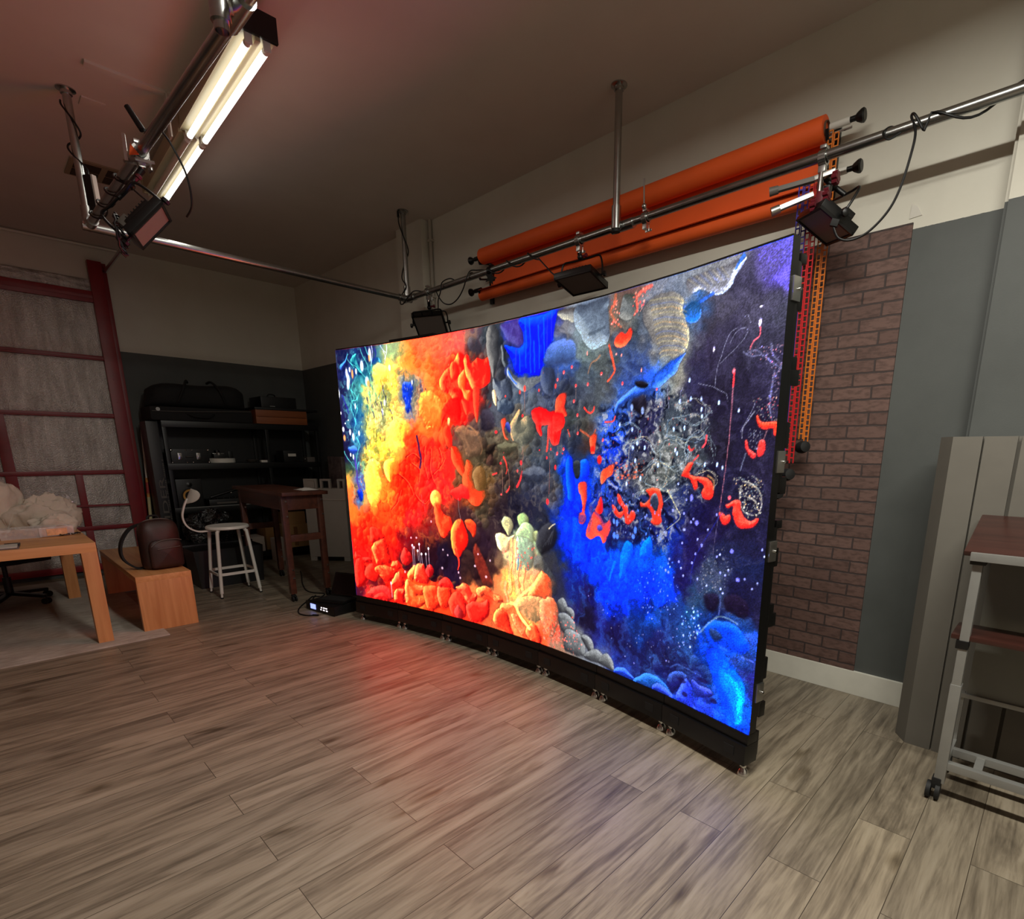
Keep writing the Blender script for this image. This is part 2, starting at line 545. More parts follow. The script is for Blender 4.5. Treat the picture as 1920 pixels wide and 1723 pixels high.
def lettering(text, size, name, mat, parent, mtx, depth=0.0008, label=None):
    cu = bpy.data.curves.new(name, 'FONT')
    cu.body = text
    cu.size = size
    cu.extrude = depth
    cu.align_x = 'CENTER'
    cu.align_y = 'CENTER'
    tmp = bpy.data.objects.new(name, cu)
    COL.objects.link(tmp)
    bpy.context.view_layer.update()
    me = bpy.data.meshes.new_from_object(tmp.evaluated_get(bpy.context.evaluated_depsgraph_get()))
    COL.objects.unlink(tmp)
    bpy.data.objects.remove(tmp)
    me.transform(mtx)
    me.materials.clear()
    me.materials.append(M[mat])
    o = bpy.data.objects.new(name, me)
    COL.objects.link(o)
    o.parent = parent
    if label:
        o['label'] = label
    return o
PIC_BASE = [
[10,20,50,45,80],[6,61,48,44,82],[9,114,55,50,95],[10,157,50,45,85],[12,200,45,40,75],[14,234,70,90,70],[26,42,60,70,140],[51,33,40,60,120],
[68,45,50,130,150],[85,26,45,50,100],[98,47,60,150,160],[117,39,80,140,160],[47,84,80,150,150],[40,105,60,130,160],[42,136,50,110,170],[43,168,60,110,160],
[42,211,60,80,130],[35,261,90,80,180],[41,289,60,90,200],[27,88,52,48,90],[22,136,55,48,92],[121,49,245,225,110],[151,41,250,215,110],[180,34,250,190,90],
[160,18,170,185,140],[134,69,250,225,100],[163,71,250,215,90],[186,54,255,180,70],[209,37,255,140,60],[231,21,245,120,80],[95,87,240,220,130],[124,108,180,185,120],
[146,109,225,205,110],[100,127,200,195,130],[75,147,245,225,110],[88,179,255,225,90],[70,211,255,220,90],[82,254,255,215,80],[63,299,255,210,80],[121,149,220,205,130],
[144,139,255,220,100],[166,150,255,200,80],[148,190,255,222,90],[175,120,255,210,90],[131,221,255,190,70],[113,254,255,150,60],[103,287,250,170,65],[93,320,255,90,45],
[193,73,90,120,170],[191,97,55,85,200],[194,116,65,85,190],[221,80,150,155,130],[227,99,165,155,120],[209,112,185,150,110],[244,49,255,130,60],[243,77,255,150,70],
[248,105,255,170,70],[262,115,255,170,70],[240,133,255,160,70],[225,142,250,150,70],[271,61,255,100,55],[286,44,250,95,70],[267,15,245,120,85],[301,11,235,110,90],
[321,0,225,110,100],[341,16,215,100,95],[306,63,255,70,50],[326,57,255,60,50],[352,76,255,50,45],[379,61,240,80,65],[391,71,215,85,70],[345,101,255,48,45],
[317,118,255,60,45],[296,135,255,70,40],[291,98,255,110,50],[323,145,255,45,40],[371,120,225,65,55],[209,170,255,80,45],[239,152,255,120,60],[267,152,255,110,60],
[222,200,235,55,50],[191,231,255,55,38],[159,252,255,65,38],[172,294,255,52,38],[235,230,250,60,60],[258,200,255,55,48],[279,220,245,58,52],[263,259,235,58,58],
[218,271,245,58,52],[185,325,225,52,58],[140,318,255,65,38],[59,357,255,70,42],[22,324,255,130,60],[17,290,230,130,70],[19,262,240,190,80],[26,371,255,55,42],
[73,379,255,55,42],[121,363,255,65,42],[143,384,225,48,48],[152,372,130,40,55],[165,415,70,35,50],[229,354,120,50,55],[227,386,58,34,45],[272,392,48,37,55],
[300,420,52,38,60],[225,430,48,34,50],[199,357,150,58,58],[200,340,200,62,52],[274,340,110,52,50],[253,326,165,68,60],[344,404,60,42,50],[372,420,70,48,50],
[330,375,58,44,55],[295,358,60,42,52],[323,163,115,88,80],[350,182,140,105,85],[362,209,105,92,72],[335,228,130,88,62],[377,156,92,84,86],[403,174,108,98,84],
[389,200,55,48,42],[428,191,118,108,88],[415,218,85,72,64],[441,235,66,58,60],[375,246,118,92,58],[361,274,160,80,52],[388,264,110,82,58],[415,272,70,58,62],
[374,302,82,72,58],[401,319,70,56,62],[346,333,78,52,58],[373,350,62,46,58],[428,298,48,40,50],[453,296,42,42,58],[361,1,112,96,108],[373,19,92,82,92],
[366,35,78,62,62],[386,46,95,74,74],[418,1,68,74,80],[411,24,68,78,86],[417,49,86,86,90],[410,73,102,100,100],[423,90,84,88,98],[404,105,62,60,64],
[435,67,58,60,68],[442,36,48,54,58],[391,122,56,52,56],[416,123,105,110,122],[441,108,95,106,122],[435,141,84,85,96],[448,10,70,85,205],[466,8,80,62,145],
[472,32,88,80,145],[489,34,70,70,165],[500,14,10,90,255],[512,45,5,50,255],[534,12,10,50,255],[529,40,5,50,255],[484,64,10,50,250],[501,74,5,50,255],
[524,76,5,60,255],[466,54,30,65,225],[501,93,60,80,170],[546,49,88,120,182],[541,78,85,106,165],[551,64,80,110,178],[566,24,150,150,150],[555,15,90,85,100],
[587,20,138,150,168],[607,17,130,145,168],[627,20,125,140,158],[635,3,120,130,152],[598,49,132,148,154],[618,52,142,156,156],[569,45,66,60,66],[568,81,78,112,190],
[567,66,75,105,182],[604,64,108,120,112],[639,82,96,102,102],[478,110,96,108,124],[501,112,112,118,118],[519,113,100,106,122],[536,107,84,96,130],[546,93,68,80,112],
[568,102,52,52,62],[490,127,80,92,114],[513,136,80,86,108],[472,150,112,106,95],[484,159,132,126,104],[454,158,78,76,78],[525,160,90,96,108],[514,184,84,90,102],
[484,183,122,122,106],[454,192,104,98,84],[502,208,82,88,95],[526,208,78,88,102],[478,225,72,72,78],[515,233,72,84,108],[538,232,62,74,98],[503,258,60,64,84],
[527,265,62,68,88],[491,285,50,50,70],[516,300,52,56,72],[544,256,74,66,62],[551,289,30,58,150],[577,223,25,80,225],[583,238,5,85,255],[579,262,5,75,255],
[568,287,10,65,235],[580,319,5,65,255],[597,317,5,75,255],[619,322,5,70,250],[609,348,10,65,240],[575,344,22,60,205],[631,353,15,75,240],[599,374,32,52,172],
[616,396,48,38,90],[577,395,42,52,132],[653,373,5,75,245],[682,345,5,95,255],[701,334,5,85,255],[722,361,5,70,255],[694,381,5,68,255],[729,330,10,120,255],
[675,408,15,65,235],[715,400,10,80,255],[749,363,28,78,235],[654,397,10,65,240],[578,447,48,44,112],[618,447,42,36,58],[645,432,52,54,142],[636,476,46,48,122],
[677,440,46,44,102],[678,464,42,36,74],[717,430,42,75,155],[735,418,38,90,185],[670,500,48,48,122],[710,479,48,54,112],[731,505,48,40,74],[755,435,52,54,122],
[765,454,46,42,78],[771,416,48,70,134],[869,13,108,98,162],[891,5,122,116,208],[880,11,104,94,168],[894,28,132,116,225],[846,26,85,82,106],[861,49,85,82,100],
[887,64,80,80,96],[815,39,88,85,100],[803,58,70,66,80],[839,75,72,68,90],[872,90,70,68,86],[799,90,68,62,86],[830,116,54,50,68],[858,129,54,50,70],
[882,122,62,58,82],[786,111,54,52,82],[812,147,46,42,62],[863,172,48,44,68],[830,188,44,41,55],[879,205,52,48,70],[827,229,40,38,62],[855,228,46,44,68],
[824,278,43,38,72],[801,268,38,36,82],[875,284,48,46,76],[850,311,46,50,82],[885,254,48,46,70],[804,306,46,40,92],[791,348,43,40,98],[838,339,75,85,112],
[872,320,43,50,88],[818,369,58,80,112],[869,357,43,43,82],[835,392,46,42,66],[865,384,52,46,72],[890,359,48,46,76],[685,68,70,86,122],[703,77,74,90,138],
[693,51,68,74,80],[682,24,116,122,122],[664,27,112,90,78],[654,-6,112,90,80],[689,-5,122,90,85],[724,20,122,127,145],[734,46,140,140,150],[736,69,145,140,135],
[757,27,130,140,162],[770,8,135,140,152],[799,10,140,140,145],[819,4,145,145,152],[755,101,170,160,130],[745,82,150,145,135],[768,74,142,146,152],[766,97,150,150,140],
[780,43,66,120,195],[722,104,55,110,220],[738,100,78,142,238],[696,101,70,90,155],[706,115,55,100,210],[678,112,74,90,134],[670,131,68,100,175],[688,126,55,110,220],
[662,158,55,110,228],[708,147,43,43,64],[726,161,52,52,92],[719,186,48,46,82],[610,92,84,95,106],[631,122,90,95,100],[601,134,84,90,106],[650,110,95,95,95],
[580,118,74,80,96],[586,147,68,74,74],[612,156,95,90,80],[624,178,78,58,52],[643,164,66,108,205],[654,186,25,78,230],[664,200,36,68,198],[625,215,36,80,188],
[593,192,58,64,82],[684,200,58,68,112],[703,220,78,80,96],[722,233,88,90,90],[747,206,108,110,105],[753,181,96,104,105],[767,156,72,80,92],[792,170,70,76,88],
[787,200,82,90,96],[757,232,86,94,95],[775,250,46,58,112],[687,256,58,68,114],[716,268,52,64,124],[658,258,46,68,178],[669,286,42,42,98],[699,305,42,42,86],
[743,279,46,52,104],[737,308,42,52,114],[762,298,36,58,158],[680,315,38,36,74],[38,417,225,48,44],[69,438,255,52,42],[132,442,255,55,42],[98,470,255,55,42],
[18,467,235,56,50],[16,492,90,38,60],[66,474,120,38,50],[48,501,255,70,66],[129,489,255,66,48],[178,459,255,110,55],[176,494,255,160,80],[223,475,255,84,48],
[269,479,255,84,48],[298,485,255,76,52],[328,469,255,76,56],[343,455,255,150,90],[371,471,255,76,52],[399,486,200,110,70],[413,443,220,140,90],[440,429,250,190,110],
[453,455,235,170,110],[479,403,230,190,130],[504,381,200,180,140],[466,368,210,200,160],[485,338,190,205,165],[517,415,250,120,70],[505,445,190,150,110],[530,449,240,130,90],
[543,474,235,110,80],[492,476,245,190,110],[453,485,250,150,90],[505,497,255,110,70],[555,498,170,130,110],[541,366,68,68,74],[559,398,58,60,75],[554,435,52,56,82],
[528,333,58,60,68],[552,339,34,48,92],[579,465,100,100,105],[597,487,130,130,130],[614,491,135,140,150],[648,503,140,145,155],[566,441,95,100,100],[681,507,66,108,235],
[732,513,46,100,205],[760,510,56,120,225],[787,507,56,80,195],[777,488,42,40,96],[813,497,52,75,195],[793,468,42,42,86],[823,515,56,88,235],[836,481,56,62,152],
[853,495,34,88,245],[853,454,5,130,255],[866,469,5,165,255],[874,479,15,175,255],[880,498,10,120,255],[839,431,5,92,255],[828,400,26,88,225],[852,407,20,98,235],
[866,396,26,104,225],[882,411,58,100,195],[885,442,56,56,142],[884,469,56,58,165],[807,427,46,52,102],[789,425,56,100,165],[812,398,46,90,144],[891,499,46,46,195],
[826,456,42,48,102]]
PIC_ITEMS = [
[5,0.5,0.0651,0.0189,1,20,40,90,120,220,220,[-5,-10,1025,-54,1012,1072,711,2004,467,3115,149,3131]],
[5,0.35,0.0799,0.0442,2,60,90,70,255,250,190,[818,657,1899,-19,2407,1137,1806,1501,774,3212,350,3007]],
[5,0.45,0.1107,0.0315,3,50,70,120,255,225,170,[1653,424,2435,582,2564,1427,1590,1395]],
[5,0.28,0.0438,0.0566,4,160,40,40,255,190,120,[2041,-4,3802,-40,3786,698,3100,1354,2110,1315]],
[5,0.34,0.0324,0.0321,5,150,20,25,255,140,70,[1149,2321,2822,1342,3171,3459,1327,4304,50,4323,203,3243]],
[5,0.3,0.0403,0.0588,6,35,32,36,170,150,125,[3502,1548,5681,878,5741,3030,3454,3432]],
[5,0.22,0.049,0.0569,7,40,44,54,140,155,170,[4537,927,6077,372,7371,813,6721,1652,5710,1922]],
[5,0.3,0.0895,0.0239,8,10,20,110,60,150,255,[5489,1999,6350,2071,7705,2968,7707,4084,5776,4297]],
[5,0.36,0.0776,0.0177,9,30,24,50,70,110,200,[5767,3951,7685,3802,8114,4831,7118,5115,5789,4739]],
[5,0.75,0.1275,0.137,10,18,22,40,185,185,185,[6318,1356,7553,1074,8131,1588,8147,2539,7556,3262,6180,2988]],
[5,0.25,0.0861,0.0867,11,30,28,38,110,105,140,[7794,317,8958,23,8995,5091,7759,3644]],
[5,0.35,0.0717,0.0435,12,20,26,80,90,160,255,[7615,4035,8832,3602,8962,5120,7122,5196]],
[5,0.22,0.0609,0.0204,13,70,80,95,200,190,170,[5656,-38,8436,-13,7865,1108,7389,1056]],
[6,230,3.14,8.8,0.82,101,0.6,255,245,190,150,130,60,120,[1169,385,1726,430,1771,1106,1529,2107,1172,2427,625,3107,413,3004,736,1685]],
[6,150,3.43,9.16,0.72,102,0.55,255,190,100,190,70,30,120,[1893,72,3146,55,3071,635,2822,1342,2229,1805,1687,1498,2360,947,2157,467]],
[6,190,4.61,11.52,1.01,103,0.75,255,150,90,150,14,20,140,[3003,279,4046,395,4035,1222,3367,1544,2649,2099,3041,3069,2295,3434,1399,3175,1794,1700,2826,1250]],
[6,150,5.24,13.1,1.07,104,0.75,255,170,80,165,16,22,140,[213,3128,1149,2321,2083,1804,2340,2501,1674,3704,714,4020,102,4076]],
[6,150,4.33,11.9,0.82,105,0.7,215,160,120,34,26,26,130,[3093,1536,4159,1483,5020,1595,4906,2250,4277,2708,3592,3517,3061,2479]],
[6,220,3.86,11.59,0.8,106,0.65,170,172,174,26,27,34,150,[3802,-40,4538,297,4658,779,5129,976,5681,878,6115,1344,5937,2227,5508,2886,4535,2431,4536,1414,3906,1215]],
[6,120,3.95,10.27,0.76,107,0.5,160,180,205,36,40,56,240,[5447,135,6542,64,7330,279,7453,825,6884,1261,6318,1356,5681,878]],
[6,70,6.13,17.18,1.56,108,0.5,96,70,72,24,14,22,120,[1674,3704,3171,3459,4533,3233,4130,4332,1934,4569]],
[6,150,5.4,12.15,0.73,109,0.8,255,160,80,130,16,26,140,[60,4200,1641,4267,3990,4557,3704,4921,1594,5082,52,5088]],
[6,90,4.44,11.1,0.8,110,0.6,255,240,180,150,90,60,140,[4130,4332,4917,3824,5417,4192,5555,4982,4531,5047]],
[6,170,2.65,7.94,2.39,111,0.35,40,140,255,8,16,110,110,[5674,2233,6286,2978,7541,3056,7669,3592,6549,4130,5757,3611]],
[6,150,3.76,10.53,0.91,112,0.45,110,160,255,26,26,80,110,[6804,5013,8008,4577,8348,3850,8851,3782,8960,5094]],
[1,70,110,200,110,200,230,40,40,100,126,12.4,1.2,1.5,1,[338,70,249,214,105,284,83,354,141,389,242,294,313,178]],
[1,40,120,150,110,230,220,20,40,90,85,11.1,2.7,1.5,1,[467,150,591,121,596,241,659,386,711,489,590,481,508,374,423,308,398,245]],
[1,50,110,170,120,220,220,30,60,120,-5,9.6,1.7,1.4,1,[1061,240,1195,232,1234,313,1141,363,1024,334,969,271]],
[2,120,225,220,1.35,0.98,0.85,0.9,1.8,[350,101,313,178,425,288,570,359,682,467,824,577]],
[2,120,225,220,1.34,0.97,0.85,0.8,1.8,[719,34,767,176,875,323,894,463,977,548]],
[2,120,225,220,1.33,0.97,0.85,0.8,1.8,[842,-14,892,108,972,232,990,391,1010,511]],
[2,120,225,220,1.35,0.98,0.85,0.9,1.8,[591,121,466,170,427,268,508,374]],
[2,120,225,220,1.38,1,0.85,0.9,1.9,[302,646,351,783,467,861,519,967]],
[2,120,225,220,1.39,1.01,0.85,0.9,1.9,[440,634,381,795,429,942,324,1094,372,1254]],
[2,120,225,220,1.39,1.01,0.85,0.9,1.9,[342,886,390,1045,505,1133,431,1277,446,1467]],
[2,120,225,220,1.39,1.01,0.85,0.9,1.9,[588,868,488,966,363,1002,290,1124]],
[2,120,225,220,1.41,1.03,0.85,0.9,1.9,[372,1254,419,1424,342,1593,423,1745,505,1874]],
[2,120,225,220,1.44,1.05,0.85,0.9,2,[492,1842,399,2026,353,2201,338,2378]],
[2,120,225,220,1.45,1.06,0.85,0.9,2,[12,1982,79,2115,195,2225,250,2313]],
[2,120,225,220,1.46,1.06,0.85,0.9,2,[416,2201,333,2445,341,2724,417,2947]],
[2,225,225,235,1.8,1.2,0.85,1,1.2,[1021,-16,1037,160,961,369]],
[2,225,225,235,1.78,1.18,0.85,0.9,1.2,[1336,129,1388,230,1350,342]],
[2,225,225,235,1.77,1.18,0.85,0.9,1.2,[1255,26,1337,111,1422,157]],
[2,225,225,235,1.77,1.18,0.85,0.9,1.2,[1432,25,1422,157,1356,265]],
[3,242,243,250,1,[273,449,29,92,307,585,40,123,283,686,31,93,722,350,45,109,963,153,39,126,835,638,51,90,370,395,24,51,-8,838,26,105,36,1545,31,54,233,1602,28,65,494,1628,25,53,318,1700,31,86,3,1221,19,32,207,1366,17,14,109,1427,17,14,549,438,24,60,1197,1231,27,81,1269,1063,22,60,1476,439,29,57,446,1099,18,63,193,2059,19,44,269,2092,19,66,1989,877,14,38,1965,1038,15,29,2070,740,14,47]],
[3,250,190,120,1,[438,481,27,91,943,220,24,68,862,680,36,60,51,1719,34,66]],
[1,80,120,220,120,190,250,40,60,150,85,7.8,2.6,1.6,1,[159,1916,319,1873,405,1961,306,2026,183,2004]],
[1,20,70,210,60,120,240,20,40,130,85,8,2,1.6,1,[303,2804,433,2755,464,2956,381,3005]],
[2,110,80,190,2.92,3.98,0.9,1.6,1.3,[314,2114,338,2389,335,2612,382,2802]],
[2,70,55,190,2.8,2.04,0.75,2.5,2.5,[97,874,147,1003,213,1122,235,1228]],
[2,60,60,170,3.59,2.39,0.7,2.4,1.2,[1104,69,1126,168,1043,277]],
[2,70,70,110,2.68,1.46,0.75,1.5,3,[964,527,974,587,985,648]],
[2,70,70,110,2.67,1.46,0.75,1.5,3,[1261,755,1270,834,1280,914]],
[2,70,70,110,2.68,1.46,0.75,1.5,3,[1306,955,1315,1045,1324,1135]],
[2,70,70,110,2.71,1.48,0.75,1.5,3.1,[1179,1059,1189,1130,1199,1201]],
[2,70,70,110,2.75,1.5,0.75,1.5,3.1,[925,1221,936,1273,948,1324]],
[2,70,70,110,2.72,1.48,0.75,1.5,3.1,[1167,1230,1177,1301,1186,1373]],
[2,70,70,110,2.74,1.49,0.75,1.5,3.1,[793,965,805,1011,816,1058]],
[2,70,70,110,2.72,1.48,0.75,1.5,3.1,[1046,1033,1058,1074,1070,1115]],
[2,70,70,110,2.69,1.46,0.75,1.5,3.1,[1424,1195,1436,1240,1448,1286]],
[2,70,70,110,2.7,1.47,0.75,1.5,3.1,[1443,1351,1456,1391,1468,1432]],
[2,70,70,110,2.83,1.54,0.75,1.5,3.2,[664,1822,675,1875,686,1929]],
[2,70,70,110,2.73,1.49,0.75,1.5,3.1,[1310,1539,1322,1591,1333,1642]],
[2,70,70,110,2.59,1.41,0.75,1.4,2.9,[2255,1301,2268,1340,2280,1379]],
[2,70,70,110,2.57,1.4,0.75,1.4,2.9,[2250,1129,2262,1177,2274,1226]],
[2,70,70,110,2.52,1.38,0.75,1.4,2.9,[2421,857,2433,905,2445,952]],
[2,80,170,140,2.46,1.23,0.7,1.5,3.1,[963,736,979,818,950,896]],
[2,80,170,140,2.46,1.23,0.7,1.5,3.1,[1043,861,1059,952,1030,1042]],
[2,80,170,140,2.47,1.24,0.7,1.5,3.1,[878,852,896,914,869,973]],
[2,80,170,140,2.45,1.22,0.7,1.5,3.1,[1136,826,1153,897,1126,966]],
[2,80,170,140,2.5,1.25,0.7,1.5,3.1,[784,1082,800,1165,771,1246]],
[1,255,228,120,255,240,170,230,170,70,101,14.5,3.6,2.4,1,[1051,376,1233,332,1404,423,1434,619,1293,727,1131,896,1055,712,1007,550]],
[1,255,225,110,255,238,150,240,160,70,115,17.3,3.7,2.5,1,[1329,1489,1546,1374,1654,1557,1668,1800,1688,1962,1501,2065,1329,1920,1253,1713]],
[1,255,222,105,255,235,150,240,160,60,114,18.4,5.2,2.6,1,[694,2220,888,2110,1026,2323,987,2867,846,3096,629,3062,566,2661]],
[1,255,220,90,255,240,150,250,120,50,158,12.7,2.5,1.9,1,[1190,2172,1377,2108,1525,2169,1359,2381,1315,2584,1168,2492,1118,2321]],
[1,40,80,210,90,140,235,30,50,140,102,9.5,3.5,1.9,1,[1823,742,1971,695,2050,833,2009,1041,1969,1232,1853,1208,1807,991]],
[4,70,0.82,1.76,4,21,0.75,[250,250,255,255,230,180,60,90,160,50,70,110],[1743,622,2429,692,2430,1251,1761,1263]],
[4,170,0.76,1.76,3.2,22,0.7,[60,70,60,255,250,200,240,240,250,190,110,60],[651,850,1580,418,1583,1495,857,2111,368,2780,490,1681]],
[4,50,0.79,1.58,2,23,0.8,[120,40,40,255,180,110],[423,2113,711,2004,611,2883,422,2890]],
[1,255,150,70,255,220,110,240,90,40,128,18.5,4.6,2.9,1,[2273,960,2506,863,2751,1044,2910,1254,2787,1528,2501,1558,2279,1398,2205,1165]],
[1,255,62,48,255,130,70,215,40,36,88,13,1.7,1.3,1,[3080,391,3215,371,3316,570,3254,826,3118,833,3071,635]],
[1,255,50,44,255,225,120,190,26,30,169,12,1.6,1.3,1,[2791,755,2907,621,3075,530,3213,439,3296,345,3427,393,3475,585,3441,840,3326,1113,3188,1177,3058,990,2893,961,2813,884]],
[1,255,60,48,255,190,100,190,30,30,155,9.8,1.3,1.3,1,[3075,530,3158,469,3290,550,3285,706,3202,769,3095,725]],
[1,255,130,66,255,215,125,225,60,40,156,8.6,1.3,1.3,1,[3284,723,3421,614,3472,705,3439,927,3571,971,3513,1124,3433,1119,3358,956,3279,880]],
[1,255,56,48,255,205,115,205,40,38,-168,12.5,2.1,1.3,1,[3426,427,3532,404,3581,544,3739,460,3892,509,4045,460,4067,724,4014,901,3807,953,3624,940,3522,812,3447,634]],
[1,250,70,55,255,120,80,170,60,50,-170,7.5,1.7,1.3,1,[3637,941,3781,934,3764,1121,3747,1337,3677,1509,3628,1331]],
[1,250,64,52,255,120,80,190,40,40,-169,7.6,1.7,1.3,1,[3353,1097,3487,1122,3509,1282,3453,1368,3376,1258]],
[1,255,50,44,255,90,60,180,20,28,-169,13.5,2.8,1.3,1,[2826,1250,3083,1063,3272,1110,3290,1415,3068,1462,2904,1401,2787,1528]],
[2,255,215,150,4.1,2.73,1,1.1,1.1,[2987,1413,2969,1533,2991,1673,3000,1823]],
[1,255,70,50,255,120,70,200,40,40,158,9.2,1.6,1.4,1,[2841,1585,2983,1533,3053,1889,2941,1888,2861,1774]],
[1,245,66,46,255,130,80,160,70,45,-173,12.6,1.8,1.4,1,[3025,1889,3191,1927,3296,2095,3373,2300,3314,2433,3124,2286,3017,2116]],
[1,250,84,55,255,130,80,150,90,55,-171,15.9,2.3,1.4,1,[3433,2112,3540,2222,3534,2464,3612,2602,3815,2640,3798,2827,3633,2932,3441,2848,3307,2663,3287,2425,3375,2244]],
[1,150,110,72,190,150,105,90,70,45,160,13.4,2.2,1.3,1,[3565,2314,3729,2237,3861,2308,3858,2500,3747,2662,3612,2612,3561,2464]],
[1,245,60,58,255,100,80,190,40,45,130,9.3,1.9,1.4,1,[3169,2611,3282,2568,3419,2639,3442,2810,3275,2799,3161,2864,2994,2775,2969,2678]],
[2,205,150,110,3.53,1.65,0.8,2.2,1.7,[3119,1592,3258,1559,3364,1653,3476,1548,3635,1623,3738,1768,3788,1929,3760,2019]],
[2,205,150,110,3.56,1.67,0.8,2.2,1.7,[3364,1653,3415,1800,3493,1928,3518,2001]],
[2,205,150,110,3.59,1.68,0.8,2.2,1.7,[3173,1630,3333,1780,3383,1965]],
[1,135,105,86,210,150,110,70,58,48,117,11.1,2.8,2.2,0.75,[3117,1648,3286,1542,3474,1601,3714,1643,3790,1822,3760,2019,3625,2056,3461,2094,3329,1909,3224,1760]],
[2,72,48,96,4.36,3.63,0.85,2.2,1.8,[2117,1705,2151,1903,2183,2122,2144,2304]],
[2,170,26,36,1.94,0.97,0.7,1.2,2.4,[2311,1904,2238,2202,2340,2501]],
[2,255,130,84,1.45,0.72,0.7,1.2,2.4,[2349,1898,2276,2196,2378,2494]],
[2,170,26,36,1.92,0.96,0.7,1.2,2.4,[2454,1954,2408,2299,2511,2597]],
[2,255,130,84,1.44,0.72,0.7,1.2,2.4,[2492,1948,2446,2293,2549,2589]],
[2,170,26,36,1.89,0.95,0.7,1.2,2.4,[2656,1925,2734,2118,2638,2344]],
[2,255,130,84,1.41,0.71,0.7,1.2,2.4,[2694,1919,2771,2112,2676,2338]],
[2,170,26,36,1.9,0.95,0.7,1.2,2.4,[2491,2397,2670,2275,2819,2117]],
[2,255,130,84,1.42,0.71,0.7,1.2,2.4,[2529,2390,2708,2268,2856,2111]],
[2,170,26,36,1.97,0.99,0.7,1.2,2.5,[1912,2206,2112,2345,2071,2561]],
[2,255,130,84,1.48,0.74,0.7,1.2,2.5,[1951,2199,2151,2338,2110,2553]],
[2,170,26,36,2.02,1.01,0.7,1.3,2.5,[1524,2420,1771,2570,1907,2827]],
[2,255,130,84,1.51,0.76,0.7,1.3,2.5,[1564,2412,1811,2563,1946,2819]],
[2,170,26,36,1.96,0.98,0.7,1.2,2.5,[1769,2105,1952,2023,2124,2123]],
[2,255,130,84,1.47,0.73,0.7,1.2,2.4,[1808,2099,1991,2017,2163,2117]],
[2,170,26,36,2.07,1.04,0.7,1.3,2.6,[1248,3129,1444,2955,1549,2736]],
[2,255,130,84,1.55,0.77,0.7,1.3,2.6,[1288,3120,1484,2947,1589,2728]],
[2,170,26,36,2,1,0.7,1.2,2.5,[1967,2824,2169,2970,2321,2890]],
[2,255,130,84,1.5,0.75,0.7,1.2,2.5,[2007,2816,2208,2962,2360,2881]],
[1,250,190,90,255,235,150,240,80,50,151,9.8,1.7,1.5,1,[2399,2804,2521,2697,2650,2752,2673,2891,2580,3018,2435,2986]],
[1,255,84,52,255,150,90,190,40,40,162,12.3,2.7,1.5,1,[2495,2962,2640,2974,2721,3142,2922,3178,2973,3376,2823,3492,2702,3607,2588,3513,2508,3312]],
[2,200,110,110,1.25,0.62,0.7,1,1.2,[2148,2795,2167,3002]],
[2,200,110,110,1.25,0.63,0.7,1,1.3,[2201,2917,2221,3124]],
[1,255,66,48,255,215,110,190,34,34,163,15.8,1.8,1.5,1,[2944,3379,3064,3227,3208,3186,3289,3289,3370,3440,3336,3644,3188,3823,3099,3916,2956,3850,2905,3638]],
[1,250,84,55,255,150,80,150,40,36,131,9.4,1.6,1.4,1,[3292,3209,3461,3176,3570,3264,3566,3421,3509,3486,3427,3395,3345,3304]],
[2,250,84,62,4.95,1.24,1,1,1.2,[3016,3781,3084,3928,3094,4062,3062,4171]],
[3,250,200,210,1,[3075,4211,18,23]],
[1,150,62,52,215,90,66,80,50,48,118,11.9,2.4,2.4,0.8,[3504,3705,3576,3597,3644,3709,3779,3890,3913,4119,3966,4310,3715,4341,3607,4114,3500,3876]],
[2,170,150,150,0.95,0.71,0.8,0.7,0.5,[3148,2816,3156,3012,3193,3207]],
[1,72,52,50,100,70,62,44,34,40,88,19.5,3.7,3.7,0.7,[3187,3864,3362,3742,3499,3886,3460,4341,3171,4407]],
[1,62,56,70,90,84,100,36,32,46,74,16.9,3.2,2.6,0.8,[3799,1382,3982,1287,4109,1396,4107,1566,3977,1667,3794,1601]],
[1,104,104,106,168,164,158,46,48,54,-173,12,2,1.2,1,[4026,40,4126,7,4273,122,4271,326,4244,546,4168,733,4116,827,4068,642,3995,454,3972,289]],
[1,84,92,104,150,156,160,40,44,52,-180,8.9,1.6,1.2,1,[4320,364,4393,357,4417,533,4489,636,4416,676,4343,589]],
[1,92,100,118,170,176,180,44,48,58,-171,12.1,3,1.2,1,[4116,827,4241,870,4415,836,4537,959,4561,1130,4413,1210,4239,1134,4140,994]],
[1,235,215,180,250,240,215,160,140,120,176,4.1,1,1.2,1,[4101,1016,4165,1004,4201,1131,4187,1247,4112,1159]],
[1,78,90,110,150,160,170,40,44,56,156,12.2,3,1.2,1,[4289,1137,4512,1184,4610,1287,4536,1381,4350,1373,4212,1282]],
[1,66,70,84,120,130,150,38,40,50,154,10.3,3.1,3.1,0.6,[3592,111,3796,203,3857,357,3728,392,3561,299]],
[1,90,74,150,120,120,190,60,44,110,-175,11.4,2.9,2.9,0.85,[4298,32,4610,17,4797,31,4844,202,4799,377,4610,338,4442,223]],
[1,5,48,255,20,110,255,10,30,190,118,13.1,2.1,1.5,1,[4751,39,5003,34,5227,27,5498,17,5492,198,5431,388,5347,550,5215,698,5229,819,5081,850,4872,815,4730,817,4610,711,4562,580,4466,475,4418,344,4610,399,4799,408,4821,199]],
[2,20,130,255,2.44,1.41,0.6,1.9,1.9,[4867,42,4880,380,4871,722]],
[2,20,130,255,2.43,1.4,0.6,1.9,1.9,[4958,27,4973,415,4965,808]],
[2,20,130,255,2.42,1.4,0.6,1.9,1.9,[5041,364,5055,582,5046,801]],
[2,20,130,255,2.5,1.44,0.6,1.9,1.9,[4729,475,4741,623,4730,770]],
